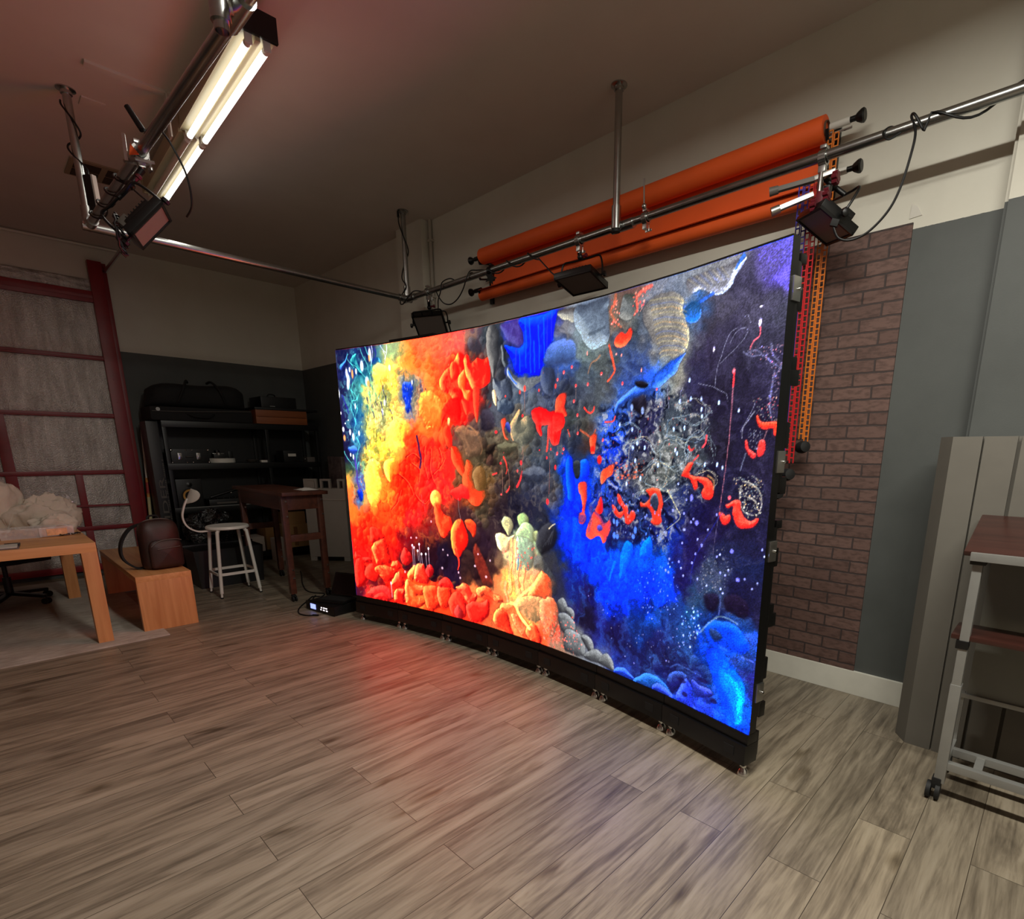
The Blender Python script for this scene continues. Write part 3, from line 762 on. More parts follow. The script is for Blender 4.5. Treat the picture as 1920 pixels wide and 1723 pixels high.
[2,20,130,255,2.39,1.38,0.6,1.8,1.8,[5140,158,5155,453,5148,750]],
[2,20,130,255,2.35,1.36,0.6,1.8,1.8,[5250,74,5265,343,5259,613]],
[2,110,80,225,1.79,1.34,0.55,1.8,1.3,[5337,60,5323,475]],
[2,110,80,225,1.77,1.33,0.55,1.8,1.3,[5423,32,5410,414]],
[2,110,80,225,1.93,1.45,0.55,1.9,1.4,[4658,428,4634,698]],
[1,128,132,138,200,204,205,60,66,80,-168,10.6,2.1,1.2,1,[4489,683,4586,772,4730,848,4895,863,5012,858,5150,856,5218,848,5196,936,5060,986,4944,1038,4826,1061,4706,1004,4562,897,4464,792]],
[2,60,130,240,2.95,1.57,0.7,1.6,1,[4489,747,4562,865,4658,937]],
[3,250,90,80,1,[4838,1022,24,47,4731,1069,19,32,5141,1069,16,23,5240,827,14,15,5500,1037,18,37,4401,1111,17,16]],
[1,92,120,178,128,160,220,60,70,100,76,15.9,2.6,2.6,0.9,[5238,685,5346,492,5540,432,5794,425,5900,516,5885,674,5783,760,5570,751,5395,776]],
[1,78,88,112,120,130,155,44,46,56,-171,12.9,1.8,1.8,0.85,[5216,757,5417,778,5486,888,5445,1048,5335,1129,5221,1060,5173,919]],
[1,150,150,150,190,188,178,70,64,66,-120,10.2,1.7,1,1,[5531,50,5719,28,5945,55,5969,166,5849,227,5745,197,5597,131]],
[1,134,148,166,180,192,196,64,70,84,-111,21.1,2.4,1,1,[5884,44,6162,29,6466,24,6492,181,6521,377,6528,506,6437,571,6285,616,6166,613,6063,518,5956,367,5870,244]],
[2,84,94,108,4.04,2.42,0.6,2.4,0.8,[6158,424,6294,405,6427,374]],
[1,122,126,128,158,158,154,64,68,60,-117,12,1.5,0.9,1,[6740,55,6863,56,6952,98,6942,216,6897,329,6793,347,6681,278,6693,168]],
[2,205,120,92,3.86,2.31,0.75,1.5,1.9,[6613,29,6582,135,6530,200,6591,300,6650,373,6707,420]],
[2,235,120,105,4.36,2.18,0.8,1.6,2.2,[7199,45,7051,60,6971,126,6979,247,6931,310]],
[4,34,0.62,1.16,1.6,31,0.85,[255,150,130,250,90,80,255,190,170],[6523,61,6632,58,6743,413,6559,396]],
[4,46,0.58,1.09,1.5,32,0.85,[255,150,130,250,90,90,255,200,180],[6898,63,7198,33,7189,124,7002,335,6914,320]],
[1,252,90,66,255,160,110,200,60,50,-117,6.9,1.5,0.9,1,[6623,546,6711,483,6802,510,6870,447,6908,502,6879,597,6793,660,6703,660,6618,622]],
[3,255,180,170,1,[6548,356,13,14,6621,349,11,13,6656,323,9,13,6642,735,14,14,6736,760,11,19,6118,661,10,27,7079,973,10,25,7085,190,10,18]],
[2,235,110,80,2.87,2.07,0.9,1.1,1.3,[6514,608,6558,731,6603,867,6625,935,6572,996,6499,1055]],
[2,190,140,110,2.48,1.24,0.7,1.3,1.3,[6348,717,6291,764,6194,807,6139,925]],
[1,255,50,52,255,90,80,190,30,40,-118,9.5,1.9,1.1,1,[4994,1355,5133,1316,5294,1340,5385,1391,5475,1381,5565,1446,5613,1614,5574,1828,5463,1874,5371,1794,5367,1606,5275,1588,5183,1600,5208,1696,5162,1743,5091,1661,5066,1565,4995,1466]],
[1,240,84,64,255,130,90,150,50,50,-152,6.4,1.8,1.1,1,[5494,1246,5580,1147,5731,1159,5693,1318,5741,1469,5654,1495,5679,1617,5548,1658,5500,1496]],
[1,255,54,52,255,90,80,190,30,40,-117,7.4,1.9,1.1,1,[5453,1425,5608,1418,5699,1542,5615,1660,5504,1703,5485,1843,5416,1810,5435,1609]],
[2,235,90,80,2.09,3.04,0.95,0.9,1,[5344,1606,5336,1801,5305,1967]],
[2,170,110,100,0.68,0.68,0.8,0.6,0.3,[5363,1983,5368,2280,5351,2607]],
[3,255,70,80,1,[5318,2734,31,50,5307,2064,16,24,5493,2205,20,40,5523,2015,14,16,5396,1936,15,19,4734,2152,25,42,4255,2167,26,21,4158,1662,33,26,4780,1425,24,24,5141,1951,13,11,5646,1999,13,12]],
[2,235,90,80,3.16,1.48,0.9,1.3,1.1,[4333,2070,4383,2156,4408,2260,4383,2331]],
[2,240,80,84,2.48,3.52,0.95,0.9,1,[4759,2287,4710,2425,4635,2532]],
[2,240,84,84,2.77,1.71,0.95,1,1.1,[4381,2631,4432,2593,4458,2539]],
[2,240,90,90,2.6,2.38,0.9,1,1.1,[4045,2357,4150,2328]],
[3,255,110,110,1,[4251,2683,21,18,4648,2281,17,26,4334,1992,10,17]],
[2,190,140,125,1.06,0.74,0.7,0.7,0.4,[4434,2260,4452,2412,4445,2566]],
[2,190,140,125,1.01,0.71,0.7,0.7,0.4,[4746,2017,4776,1958,4782,1900]],
[2,190,140,125,1.07,0.75,0.7,0.8,0.4,[4280,2263,4292,2462,4277,2663]],
[2,190,140,125,0.98,0.68,0.7,0.7,0.4,[4826,1069,4833,1227,4816,1386]],
[2,190,140,125,1.01,0.71,0.7,0.7,0.4,[4758,2134,4783,2046,4782,1958]],
[2,190,140,125,1.02,0.72,0.7,0.7,0.4,[4722,2169,4740,2228,4734,2287]],
[1,240,90,66,255,130,90,140,70,60,-142,6.2,1.4,1.2,1,[4287,1471,4387,1441,4412,1526,4361,1608,4386,1710,4436,1779,4360,1761,4311,1624]],
[1,128,126,112,220,196,150,60,64,66,157,13.9,2.6,1.2,1,[4499,1579,4610,1417,4707,1341,4780,1393,4756,1489,4900,1446,5019,1547,5044,1692,4950,1803,4806,1867,4659,1849,4536,1764]],
[2,230,200,150,2.42,1.41,0.85,1.2,1,[4707,1341,4610,1434,4536,1547,4511,1679,4560,1798]],
[1,70,80,160,110,120,210,40,44,90,90,6.1,1.5,1.2,1,[4387,1541,4462,1511,4511,1596,4499,1679,4411,1626]],
[1,104,102,84,150,146,120,50,48,44,118,10.4,2.5,2.1,0.8,[4181,1879,4360,1829,4610,1849,4659,1933,4485,2000,4257,1983]],
[1,84,90,108,130,136,150,42,44,54,98,16,3,3,0.75,[4784,2286,5026,2214,5263,2242,5266,2405,5029,2464,4833,2421]],
[1,40,34,34,60,52,48,26,24,28,89,8.6,2.1,2.1,0.8,[3867,1965,4156,1844,4103,1948,3945,2037]],
[1,88,66,62,130,92,80,46,36,40,151,10.8,1.7,1.7,0.8,[3918,2072,4024,2019,4075,2125,3995,2215,3890,2180]],
[3,250,92,96,1,[5542,952,20,25]],
[3,255,190,190,1,[5538,965,9,7]],
[3,250,92,96,1,[5669,863,19,25]],
[3,255,190,190,1,[5666,875,9,7]],
[3,250,92,96,1,[5827,808,19,24]],
[3,255,190,190,1,[5823,820,8,7]],
[3,250,92,96,1,[5908,1065,19,24]],
[3,255,190,190,1,[5905,1077,8,7]],
[3,250,92,96,1,[6135,1063,18,24]],
[3,255,190,190,1,[6131,1075,8,7]],
[3,250,92,96,1,[5873,1271,19,25]],
[3,255,190,190,1,[5870,1284,8,7]],
[3,250,92,96,1,[5943,1464,19,25]],
[3,255,190,190,1,[5939,1477,8,7]],
[3,250,92,96,1,[6378,949,18,23]],
[3,255,190,190,1,[6375,961,8,7]],
[3,250,92,96,1,[6765,1107,17,22]],
[3,255,190,190,1,[6762,1118,7,7]],
[3,250,92,96,1,[7335,1216,15,21]],
[3,255,190,190,1,[7332,1227,7,6]],
[3,250,92,96,1,[5952,1714,19,25]],
[3,255,190,190,1,[5948,1728,8,7]],
[3,250,92,96,1,[5534,1999,20,27]],
[3,255,190,190,1,[5530,2013,9,8]],
[3,250,92,96,1,[6429,1812,18,24]],
[3,255,190,190,1,[6425,1825,8,7]],
[3,250,92,96,1,[5666,1937,20,26]],
[3,255,190,190,1,[5662,1951,9,8]],
[2,150,130,125,0.76,0.42,0.65,0.5,0.3,[6135,1077,6137,883]],
[2,150,130,125,0.79,0.44,0.65,0.5,0.3,[5905,1273,5910,1100]],
[2,150,130,125,0.81,0.45,0.65,0.5,0.3,[5542,952,5549,778]],
[2,150,130,125,0.8,0.44,0.65,0.5,0.3,[5951,1700,5956,1538]],
[2,150,130,125,0.83,0.46,0.65,0.6,0.3,[5623,1999,5628,1737]],
[2,150,130,125,0.81,0.45,0.65,0.5,0.3,[5772,1808,5778,1627]],
[2,250,90,80,1.88,1.71,0.95,0.9,0.9,[6075,1370,6118,1415,6181,1447,6241,1422,6258,1367]],
[2,250,96,80,1.64,1.64,0.9,1,0.8,[6466,1573,6525,1576,6621,1566,6647,1513]],
[2,215,110,80,2.6,2.08,0.75,1.4,0.9,[6003,1672,6109,1719,6214,1765,6292,1680]],
[1,240,96,66,255,140,100,150,60,50,-139,5.2,1.6,1,1,[6193,1750,6314,1724,6300,1853,6263,1940,6200,1910]],
[3,250,56,50,1,[6242,1940,45,51,6371,2078,43,62]],
[3,255,110,80,1,[6244,1984,37,15]],
[2,235,100,84,1.45,1.81,0.8,0.9,0.9,[5757,1664,5792,1756]],
[1,10,90,255,60,150,255,10,40,190,131,7.2,1.4,1.1,1,[6018,2089,6123,2073,6180,2191,6154,2327,6049,2361,5982,2287,5999,2165]],
[1,5,78,255,40,130,255,10,50,200,-178,8.3,1.9,1.1,1,[5736,2076,5845,2060,5873,2259,5902,2460,5908,2656,5775,2664,5723,2389]],
[1,58,64,74,90,96,104,34,36,44,92,6.4,1.3,1.1,1,[5869,2121,5997,2104,6003,2271,5963,2349,5897,2320]],
[1,245,84,66,255,130,100,150,60,90,-154,5.5,1.8,1.1,1,[5966,2426,6115,2405,6142,2556,6127,2719,6088,2839,6038,2647]],
[2,245,80,70,1.85,2.77,0.95,0.9,0.9,[6084,2730,6047,2890,6006,2973]],
[1,110,70,150,255,100,80,250,70,66,92,4.6,0.9,1.1,1,[5991,2863,6088,2839,6134,2914,6073,2999,5996,2990]],
[1,255,46,42,255,110,84,190,50,90,-161,5.3,1.2,1.1,1,[6357,2695,6414,2586,6460,2688,6445,2810,6364,2847,6320,2790]],
[1,240,90,78,255,120,90,130,70,140,-134,6.3,1.8,1.1,1,[6160,3037,6279,2824,6406,2859,6493,2957,6591,2887,6598,3022,6543,3150,6465,3237,6399,3152,6315,3162,6210,3206,6132,3135]],
[1,90,80,180,130,110,210,60,60,150,93,3.6,0.5,1.1,1,[6360,3001,6422,2987,6456,3038,6395,3075,6352,3049]],
[2,140,90,150,4.55,3.64,0.55,2.3,1.8,[6234,2750,6221,2945,6185,3106]],
[1,240,100,70,255,150,100,150,70,60,-137,5.9,2.2,1,1,[6399,2260,6554,2155,6651,2125,6638,2254,6523,2330,6407,2422]],
[4,60,1.13,2.58,0.7,41,0.7,[240,110,70,250,140,100,120,60,50],[6649,2097,7191,2117,7166,2279,6663,2353]],
[4,420,0.52,1.33,1.6,42,0.6,[200,205,210,160,170,180,230,215,190,60,80,110,240,110,90,20,26,40],[6525,1576,7567,1255,8156,1475,8187,2173,7831,2498,6963,2552,6454,2142]],
[2,215,205,180,0.74,0.4,0.6,0.5,2,[7712,1508,7735,1438,7766,1415,7900,1369,7988,1433,8121,1464,8090,1544]],
[2,170,190,200,0.74,0.41,0.6,0.5,2,[8153,1522,8054,1601,7997,1644,7915,1668,7775,1596,7731,1580,7690,1490]],
[2,170,190,200,0.74,0.4,0.6,0.5,2,[8050,1448,8106,1528,8061,1598,8007,1651,7900,1677,7762,1630,7653,1558]],
[2,190,200,205,0.74,0.4,0.6,0.5,2,[7643,1503,7671,1421,7812,1400,7907,1370,8011,1398,8106,1477,8162,1549]],
[2,190,200,205,0.73,0.4,0.6,0.5,2,[7986,1389,8066,1463,8061,1539,8093,1615,7983,1641,7880,1671,7776,1591]],
[2,120,150,180,0.75,0.41,0.6,0.5,2.1,[8053,2101,7936,2090,7871,2063,7851,1938,7844,1838,7931,1768,8030,1714]],
[2,170,190,200,0.73,0.4,0.6,0.5,2,[7974,1808,8060,1813,8155,1785,8190,1908,8208,2011,8191,2098,8081,2085]],
[2,190,200,205,0.74,0.4,0.6,0.5,2,[7806,1993,7815,1867,7881,1790,7993,1713,8097,1825,8170,1853,8184,1942]],
[2,190,200,205,0.74,0.4,0.6,0.5,2,[7794,1968,7843,1841,7916,1786,8016,1811,8107,1786,8145,1863,8217,1962]],
[2,170,190,200,0.73,0.4,0.6,0.5,2,[7807,1912,7847,1802,7972,1778,8046,1759,8153,1813,8239,1912,8233,2007]],
[2,190,200,205,0.79,0.43,0.6,0.5,2.2,[7804,1972,7850,2072,7771,2152,7655,2195,7526,2112,7438,2084,7442,1994]],
[2,120,150,180,0.81,0.44,0.6,0.5,2.2,[7655,2151,7519,2138,7421,2063,7442,1997,7425,1932,7508,1826,7634,1873]],
[2,190,200,205,0.79,0.43,0.6,0.5,2.1,[7374,1980,7471,1914,7522,1823,7669,1851,7743,1915,7872,1956,7853,2031]],
[2,170,190,200,0.78,0.43,0.6,0.5,2.1,[7627,1831,7737,1892,7851,1951,7823,2022,7790,2096,7726,2122,7581,2158]],
[2,190,200,205,0.78,0.42,0.6,0.5,2.1,[7693,1839,7847,1894,7913,1984,7863,2049,7773,2102,7643,2188,7516,2100]],
[2,170,190,200,0.82,0.45,0.6,0.5,2.2,[7218,2155,7322,2066,7430,2081,7533,2123,7526,2227,7616,2312,7505,2398]],
[2,170,190,200,0.84,0.46,0.6,0.5,2.3,[7546,2293,7500,2367,7446,2449,7336,2406,7214,2356,7244,2282,7216,2196]],
[2,215,205,180,0.82,0.45,0.6,0.5,2.2,[7303,2158,7375,2098,7493,2108,7575,2159,7536,2262,7521,2366,7496,2437]],
[2,120,150,180,0.84,0.46,0.6,0.5,2.3,[7400,2415,7280,2377,7182,2329,7220,2247,7263,2161,7325,2108,7424,2134]],
[2,215,205,180,0.84,0.46,0.6,0.5,2.3,[7555,2311,7532,2380,7419,2430,7294,2387,7215,2365,7209,2261,7259,2187]],
[2,190,200,205,0.85,0.47,0.6,0.5,2.3,[7275,1899,7356,1998,7315,2091,7239,2153,7100,2225,6949,2115,6812,2073]],
[2,170,190,200,0.85,0.46,0.6,0.5,2.3,[6857,1936,6951,1886,7035,1837,7174,1828,7338,1890,7291,1976,7308,2052]],
[2,215,205,180,0.86,0.47,0.6,0.5,2.3,[6886,2096,6903,2035,6908,1936,6963,1842,7063,1805,7215,1786,7300,1899]],
[2,215,205,180,0.85,0.46,0.6,0.5,2.3,[6816,1937,6894,1854,7067,1813,7183,1790,7322,1893,7357,1981,7389,2094]],
[2,170,190,200,0.85,0.46,0.6,0.5,2.3,[6880,1995,6838,1872,7018,1865,7120,1821,7242,1855,7314,1931,7389,2032]],
[2,120,150,180,0.77,0.42,0.6,0.5,2.1,[8097,1765,7955,1854,7782,1824,7653,1822,7463,1741,7505,1655,7586,1570]],
[2,170,190,200,0.76,0.41,0.6,0.5,2.1,[8116,1695,8023,1783,7955,1789,7810,1819,7667,1786,7524,1747,7554,1670]],
[2,120,150,180,0.77,0.42,0.6,0.5,2.1,[7695,1799,7525,1767,7535,1697,7535,1605,7654,1556,7778,1557,7898,1552]],
[2,215,205,180,0.75,0.41,0.6,0.5,2,[7922,1548,8018,1617,8016,1699,8069,1767,7925,1800,7792,1864,7639,1779]],
[2,190,200,205,0.75,0.41,0.6,0.5,2,[7578,1644,7596,1570,7751,1560,7919,1538,8044,1621,8064,1687,8064,1770]],
[2,170,190,200,0.87,0.47,0.6,0.6,2.4,[7107,1706,7102,1776,7075,1819,6942,1840,6859,1846,6706,1780,6683,1726]],
[2,170,190,200,0.87,0.48,0.6,0.6,2.4,[6805,1790,6671,1737,6711,1673,6789,1613,6889,1593,6972,1636,7089,1678]],
[2,120,150,180,0.86,0.47,0.6,0.5,2.4,[6694,1685,6767,1652,6874,1580,6987,1615,7031,1659,7124,1722,7078,1785]],
[2,190,200,205,0.86,0.47,0.6,0.5,2.3,[6820,1628,6930,1594,7008,1652,7059,1697,7053,1751,7065,1805,6969,1863]],
[2,170,190,200,0.87,0.48,0.6,0.6,2.4,[7108,1772,7032,1835,6945,1818,6845,1854,6772,1784,6695,1731,6767,1676]],
[2,120,150,180,0.75,0.41,0.6,0.5,2,[8286,2314,8245,2409,8168,2454,8079,2447,8039,2392,7962,2320,7979,2233]],
[2,215,205,180,0.74,0.4,0.6,0.5,2,[7937,2263,8005,2222,8084,2193,8173,2178,8260,2209,8268,2277,8252,2360]],
[2,215,205,180,0.75,0.41,0.6,0.5,2,[8022,2378,7950,2317,7937,2260,8033,2189,8109,2169,8197,2193,8294,2233]],
[2,215,205,180,0.73,0.4,0.6,0.5,2,[8006,2224,8094,2193,8187,2181,8265,2239,8299,2285,8271,2337,8197,2422]],
[2,120,150,180,0.75,0.41,0.6,0.5,2,[8067,2442,8018,2391,8003,2309,8013,2250,8022,2190,8112,2136,8196,2182]],
[2,120,150,180,0.84,0.46,0.6,0.5,2.3,[7123,2483,7159,2466,7347,2426,7476,2410,7660,2456,7614,2526,7525,2584]],
[2,170,190,200,0.83,0.45,0.6,0.5,2.3,[7342,2408,7507,2448,7633,2457,7596,2522,7549,2570,7460,2610,7292,2617]],
[2,170,190,200,0.85,0.46,0.6,0.5,2.3,[7123,2584,7097,2522,7156,2451,7265,2405,7426,2413,7573,2449,7607,2496]],
[2,190,200,205,0.85,0.46,0.6,0.5,2.3,[7105,2567,7040,2520,7103,2476,7286,2432,7444,2434,7567,2441,7654,2503]],
[2,215,205,180,0.84,0.46,0.6,0.5,2.3,[7124,2533,7145,2488,7208,2432,7391,2404,7507,2438,7643,2478,7591,2535]],
[3,200,215,250,1,[7817,1161,13,27]],
[3,200,215,250,1,[7689,1384,14,28]],
[3,200,215,250,1,[7850,1367,13,27]],
[3,200,215,250,1,[8001,1379,13,27]],
[3,200,215,250,1,[8012,1495,13,27]],
[3,200,215,250,1,[8026,1571,13,27]],
[3,200,215,250,1,[8244,1437,12,26]],
[3,200,215,250,1,[8506,1532,11,25]],
[3,200,215,250,1,[7778,1690,13,28]],
[3,200,215,250,1,[7619,1697,14,29]],
[3,200,215,250,1,[7683,1984,14,29]],
[3,200,215,250,1,[6979,1916,16,31]],
[3,200,215,250,1,[7049,1863,15,31]],
[3,200,215,250,1,[7178,1917,15,31]],
[3,200,215,250,1,[6956,1687,16,31]],
[3,200,215,250,1,[7121,1472,15,30]],
[3,200,215,250,1,[6738,1619,16,31]],
[3,200,215,250,1,[8274,2101,12,27]],
[3,200,215,250,1,[8349,2134,12,27]],
[3,200,215,250,1,[8106,2103,13,28]],
[3,200,215,250,1,[7026,2079,16,31]],
[3,200,215,250,1,[7655,1946,14,29]],
[3,200,215,250,1,[7402,2127,15,30]],
[3,200,215,250,1,[6886,2380,16,32]],
[3,200,215,250,1,[7122,2301,15,31]],
[2,165,165,195,0.62,0.49,0.75,0.4,0.7,[8424,702,8336,738,8279,833,8238,960,8204,1037,8187,1144,8172,1280]],
[2,165,165,195,0.6,0.48,0.75,0.4,0.7,[8529,730,8545,763,8467,863,8320,966,8231,1029]],
[2,165,165,195,0.59,0.47,0.75,0.4,0.7,[8334,842,8391,758,8464,719,8528,720]],
[2,165,165,195,0.63,0.51,0.75,0.4,0.8,[7949,1208,8135,1260,8260,1316,8333,1355,8355,1434]],
[2,165,165,195,0.59,0.47,0.75,0.4,0.7,[8550,1752,8593,1666,8643,1588,8679,1511,8697,1449]],
[2,165,165,195,0.69,0.55,0.75,0.5,0.8,[7724,1239,7689,1295,7690,1396]],
[2,165,165,195,0.71,0.57,0.75,0.5,0.9,[7495,1158,7507,1310,7535,1459]],
[2,165,165,195,0.58,0.46,0.75,0.4,0.7,[8573,678,8527,595,8491,613]],
[3,255,150,170,1,[8410,1126,20,27]],
[2,250,90,100,1.94,1.34,0.95,0.5,0.2,[8414,1159,8415,1233,8414,1287]],
[2,200,130,150,1.01,0.63,0.8,0.5,0.2,[8414,1287,8414,1548,8409,1825,8393,2081,8375,2315,8351,2584]],
[2,150,140,180,0.67,0.54,0.55,0.5,0.2,[8351,2584,8316,2893,8295,3147]],
[3,220,215,250,1,[8680,698,16,40,8681,552,19,10,8133,875,11,33]],
[2,235,130,150,0.91,1.37,0.9,0.6,0.6,[8684,738,8688,823,8619,866,8589,932]],
[2,165,165,215,1.37,0.8,0.6,1.1,1.4,[8515,952,8610,1007,8734,1014,8826,1076]],
[2,165,165,215,1.31,0.77,0.6,1.1,1.4,[8831,920,8855,1021,8935,1111,8967,1183]],
[2,165,165,215,1.33,0.77,0.6,1.1,1.4,[8962,1144,8902,1225,8878,1322,8857,1447]],
[2,165,165,215,1.38,0.8,0.6,1.1,1.4,[8544,977,8641,950,8733,1004]],
[2,165,165,215,1.32,0.77,0.6,1.1,1.4,[8799,1053,8902,1126,8952,1152]],
[2,165,165,215,1.34,0.78,0.6,1.1,1.4,[8884,1173,8863,1396,8869,1550,8909,1681]],
[4,150,0.33,0.61,1.2,43,0.7,[210,205,240,160,150,200,230,170,190],[8512,921,8961,940,8979,1185,8915,1527,8829,1521,8872,1172]],
[4,80,0.4,0.85,1.3,44,0.7,[200,210,215,150,160,170,240,100,100,230,210,190],[8642,1403,8950,1429,8951,1734,8779,1675]],
[1,252,84,62,255,130,100,190,60,60,97,3.4,0.9,0.7,1,[8724,1630,8738,1588,8771,1653,8859,1668,8955,1662,8973,1714,8966,1807,8934,1796,8915,1733,8830,1740,8764,1706]],
[1,240,76,76,255,140,130,160,60,70,96,3,1,0.7,1,[8613,1852,8638,1841,8661,1929,8717,1962,8758,1984,8737,2028,8668,1995,8628,1929]],
[1,246,76,74,255,130,120,190,60,70,97,2.9,0.9,0.7,1,[8781,1855,8842,1846,8853,1941,8822,1995,8770,1984]],
[2,190,140,150,0.92,0.69,0.8,0.6,0.6,[8856,1751,8838,1809,8819,1856]],
[2,190,190,210,1.19,0.72,0.7,0.8,0.6,[8696,1554,8629,1641,8573,1720,8570,1818]],
[4,60,0.41,0.88,1.2,45,0.7,[170,180,200,120,130,160,220,210,220],[8625,1722,8808,1760,8782,1973,8669,1886]],
[2,150,160,190,1.47,0.86,0.6,1,0.6,[8628,1984,8599,2084,8580,2163]],
[4,190,0.49,1.22,1.2,46,0.75,[215,215,200,235,215,170,150,170,185,60,70,90,245,240,220],[8479,2235,8858,2200,8891,2595,8701,2659,8611,2447]],
[2,225,220,205,1.44,0.84,0.7,1,1.5,[8619,2275,8742,2304,8828,2377,8866,2486,8840,2600]],
[2,225,220,205,1.49,0.87,0.7,1,1.5,[8599,2333,8600,2476,8667,2587,8777,2617]],
[2,225,220,205,1.45,0.85,0.7,1,1.5,[8704,2441,8786,2469,8821,2545]],
[1,253,78,66,255,130,110,205,50,54,108,5.7,0.9,0.8,1,[8426,2542,8480,2514,8532,2475,8601,2482,8624,2573,8688,2660,8758,2688,8819,2647,8847,2667,8803,2740,8700,2775,8618,2773,8556,2708,8519,2617,8525,2546,8458,2575]],
[1,250,78,68,255,130,110,205,50,54,108,4.6,0.8,0.8,1,[8349,2632,8393,2641,8431,2661,8479,2645,8498,2691,8462,2754,8405,2760,8363,2704]],
[3,240,120,140,1,[8467,2456,21,23]],
[1,253,78,64,255,130,100,200,50,50,95,5.5,1,0.8,1,[7775,2221,7861,2107,7938,2093,7885,2206,7966,2240,8136,2259,8230,2315,8256,2434,8203,2498,8111,2480,8089,2407,8114,2345,8017,2288,8024,2361,7980,2388,7943,2328,7891,2268,7793,2246]],
[2,230,180,120,1.99,1.06,0.7,1.1,0.7,[8163,2234,8241,2279,8251,2380]],
[2,245,90,90,2.06,1.65,0.95,0.7,0.7,[7859,1911,7894,1947,7938,1923]],
[2,240,100,110,1.99,1.59,0.9,0.8,0.7,[8106,1790,8098,1866,8058,1912]],
[2,235,100,100,1.64,1.37,0.9,0.7,0.7,[8007,2008,7964,2044,7936,2069]],
[1,246,80,62,255,130,90,150,60,50,94,3.9,1.2,0.9,1,[7231,2440,7291,2532,7242,2604,7190,2635,7134,2611,7157,2680,7265,2671,7322,2722,7345,2788,7332,2859,7422,2877,7489,2829,7483,2748,7507,2612,7461,2455,7371,2419]],
[1,66,74,96,180,180,190,40,44,60,94,3.9,0.9,0.9,1,[7325,2503,7394,2485,7436,2590,7409,2700,7335,2652,7295,2586]],
[1,246,74,60,255,120,90,170,60,60,93,4.2,1.2,1,1,[6631,2676,6701,2700,6764,2768,6841,2748,6844,2805,6769,2856,6687,2804,6644,2734]],
[1,246,74,60,255,120,90,170,60,60,93,4.1,1.2,1,1,[6731,2523,6791,2563,6855,2660,6915,2698,6939,2797,6993,2735,7050,2759,7055,2829,6965,2910,6888,2903,6863,2804,6819,2706,6736,2610]],
[2,215,210,180,0.96,0.74,0.75,0.6,0.7,[7560,2416,7692,2604,7785,2727,7710,2820,7582,2915]],
[2,215,210,180,0.96,0.74,0.75,0.6,0.7,[7579,2435,7654,2542,7747,2665]],
[3,190,195,250,0.9,[8099,3454,14,17]],
[3,190,195,250,0.9,[7865,2521,14,17]],
[3,190,195,250,0.9,[7839,2690,14,17]],
[3,190,195,250,0.9,[7937,2522,13,16]],
[3,190,195,250,0.9,[8040,2799,13,16]],
[3,190,195,250,0.9,[7847,2885,14,17]],
[3,190,195,250,0.9,[8064,2976,13,17]],
[3,190,195,250,0.9,[8206,2844,13,16]],
[3,190,195,250,0.9,[7837,3051,14,17]],
[3,190,195,250,0.9,[7864,2883,14,17]],
[3,190,195,250,0.9,[8131,3031,13,17]],
[3,190,195,250,0.9,[8048,3153,13,17]],
[3,190,195,250,0.9,[8003,3272,14,17]],
[3,190,195,250,0.9,[7838,3367,14,17]],
[3,190,195,250,0.9,[7641,3457,15,18]],
[3,190,195,250,0.9,[7645,3283,15,18]],
[3,190,195,250,0.9,[7799,3292,14,17]],
[3,190,195,250,0.9,[7879,3455,14,18]],
[3,190,195,250,0.9,[7596,3437,15,18]],
[3,190,195,250,0.9,[7729,2343,14,17]],
[3,190,195,250,0.9,[7665,2672,14,17]],
[3,190,195,250,0.9,[8548,3034,12,16]],
[3,190,195,250,0.9,[8354,3138,13,16]],
[3,190,195,250,0.9,[8396,3106,12,16]],
[3,190,195,250,0.9,[8921,2972,11,15]],
[3,190,195,250,0.9,[8955,3042,11,15]],
[3,190,195,250,0.9,[8132,3044,13,17]],
[3,190,195,250,0.9,[8417,3316,13,16]],
[3,190,195,250,0.9,[8485,3335,12,16]],
[3,190,195,250,0.9,[8521,3266,12,16]],
[3,190,195,250,0.9,[8652,3353,12,16]],
[3,190,195,250,0.9,[8740,3329,12,16]],
[3,190,195,250,0.9,[8898,3345,11,15]],
[3,190,195,250,0.9,[8839,3418,12,15]],
[3,190,195,250,0.9,[8435,3504,13,16]],
[3,190,195,250,0.9,[8238,3506,13,17]],
[3,190,195,250,0.9,[8469,3547,13,16]],
[3,190,195,250,0.9,[7952,2783,13,17]],
[3,190,195,250,0.9,[7988,2741,13,17]],
[3,190,195,250,0.9,[8315,2660,12,16]],
[3,150,150,245,0.9,[8038,2780,31,28,7942,2491,24,38,8549,3046,25,24,8652,3353,28,24]],
[4,110,0.55,1.38,1,47,0.55,[190,195,225,150,165,190,200,190,190],[8169,3102,8486,2994,8588,3285,8404,3640,8092,3643]],
[2,60,70,200,1.12,0.7,0.5,1.1,0.7,[8379,2642,8051,3185,8001,3527]],
[4,70,0.65,1.29,1.4,48,0.8,[170,200,255,210,220,255,110,160,255],[7029,3641,7727,3236,7872,3971,7257,4199]],
[4,46,0.76,1.53,1.3,49,0.9,[200,225,255,160,210,250,235,240,255],[7810,4058,8098,3709,8197,4094,8088,4335,7816,4346]],
[4,46,0.62,1.17,1.3,50,0.85,[220,215,245,170,170,220],[6108,3972,7719,4227,8329,3657,8798,3610,8791,3862,8122,3976,7764,4809,6904,4939]],
[4,90,0.73,1.78,1.8,51,0.7,[120,170,255,180,200,255],[6465,2361,7684,2704,7637,3180,6706,3161]],
[3,110,160,245,0.9,[6672,2902,24,37,6733,2919,24,44,6683,3104,30,45,6743,3111,30,37,7065,2986,28,50,7033,3077,28,36]],
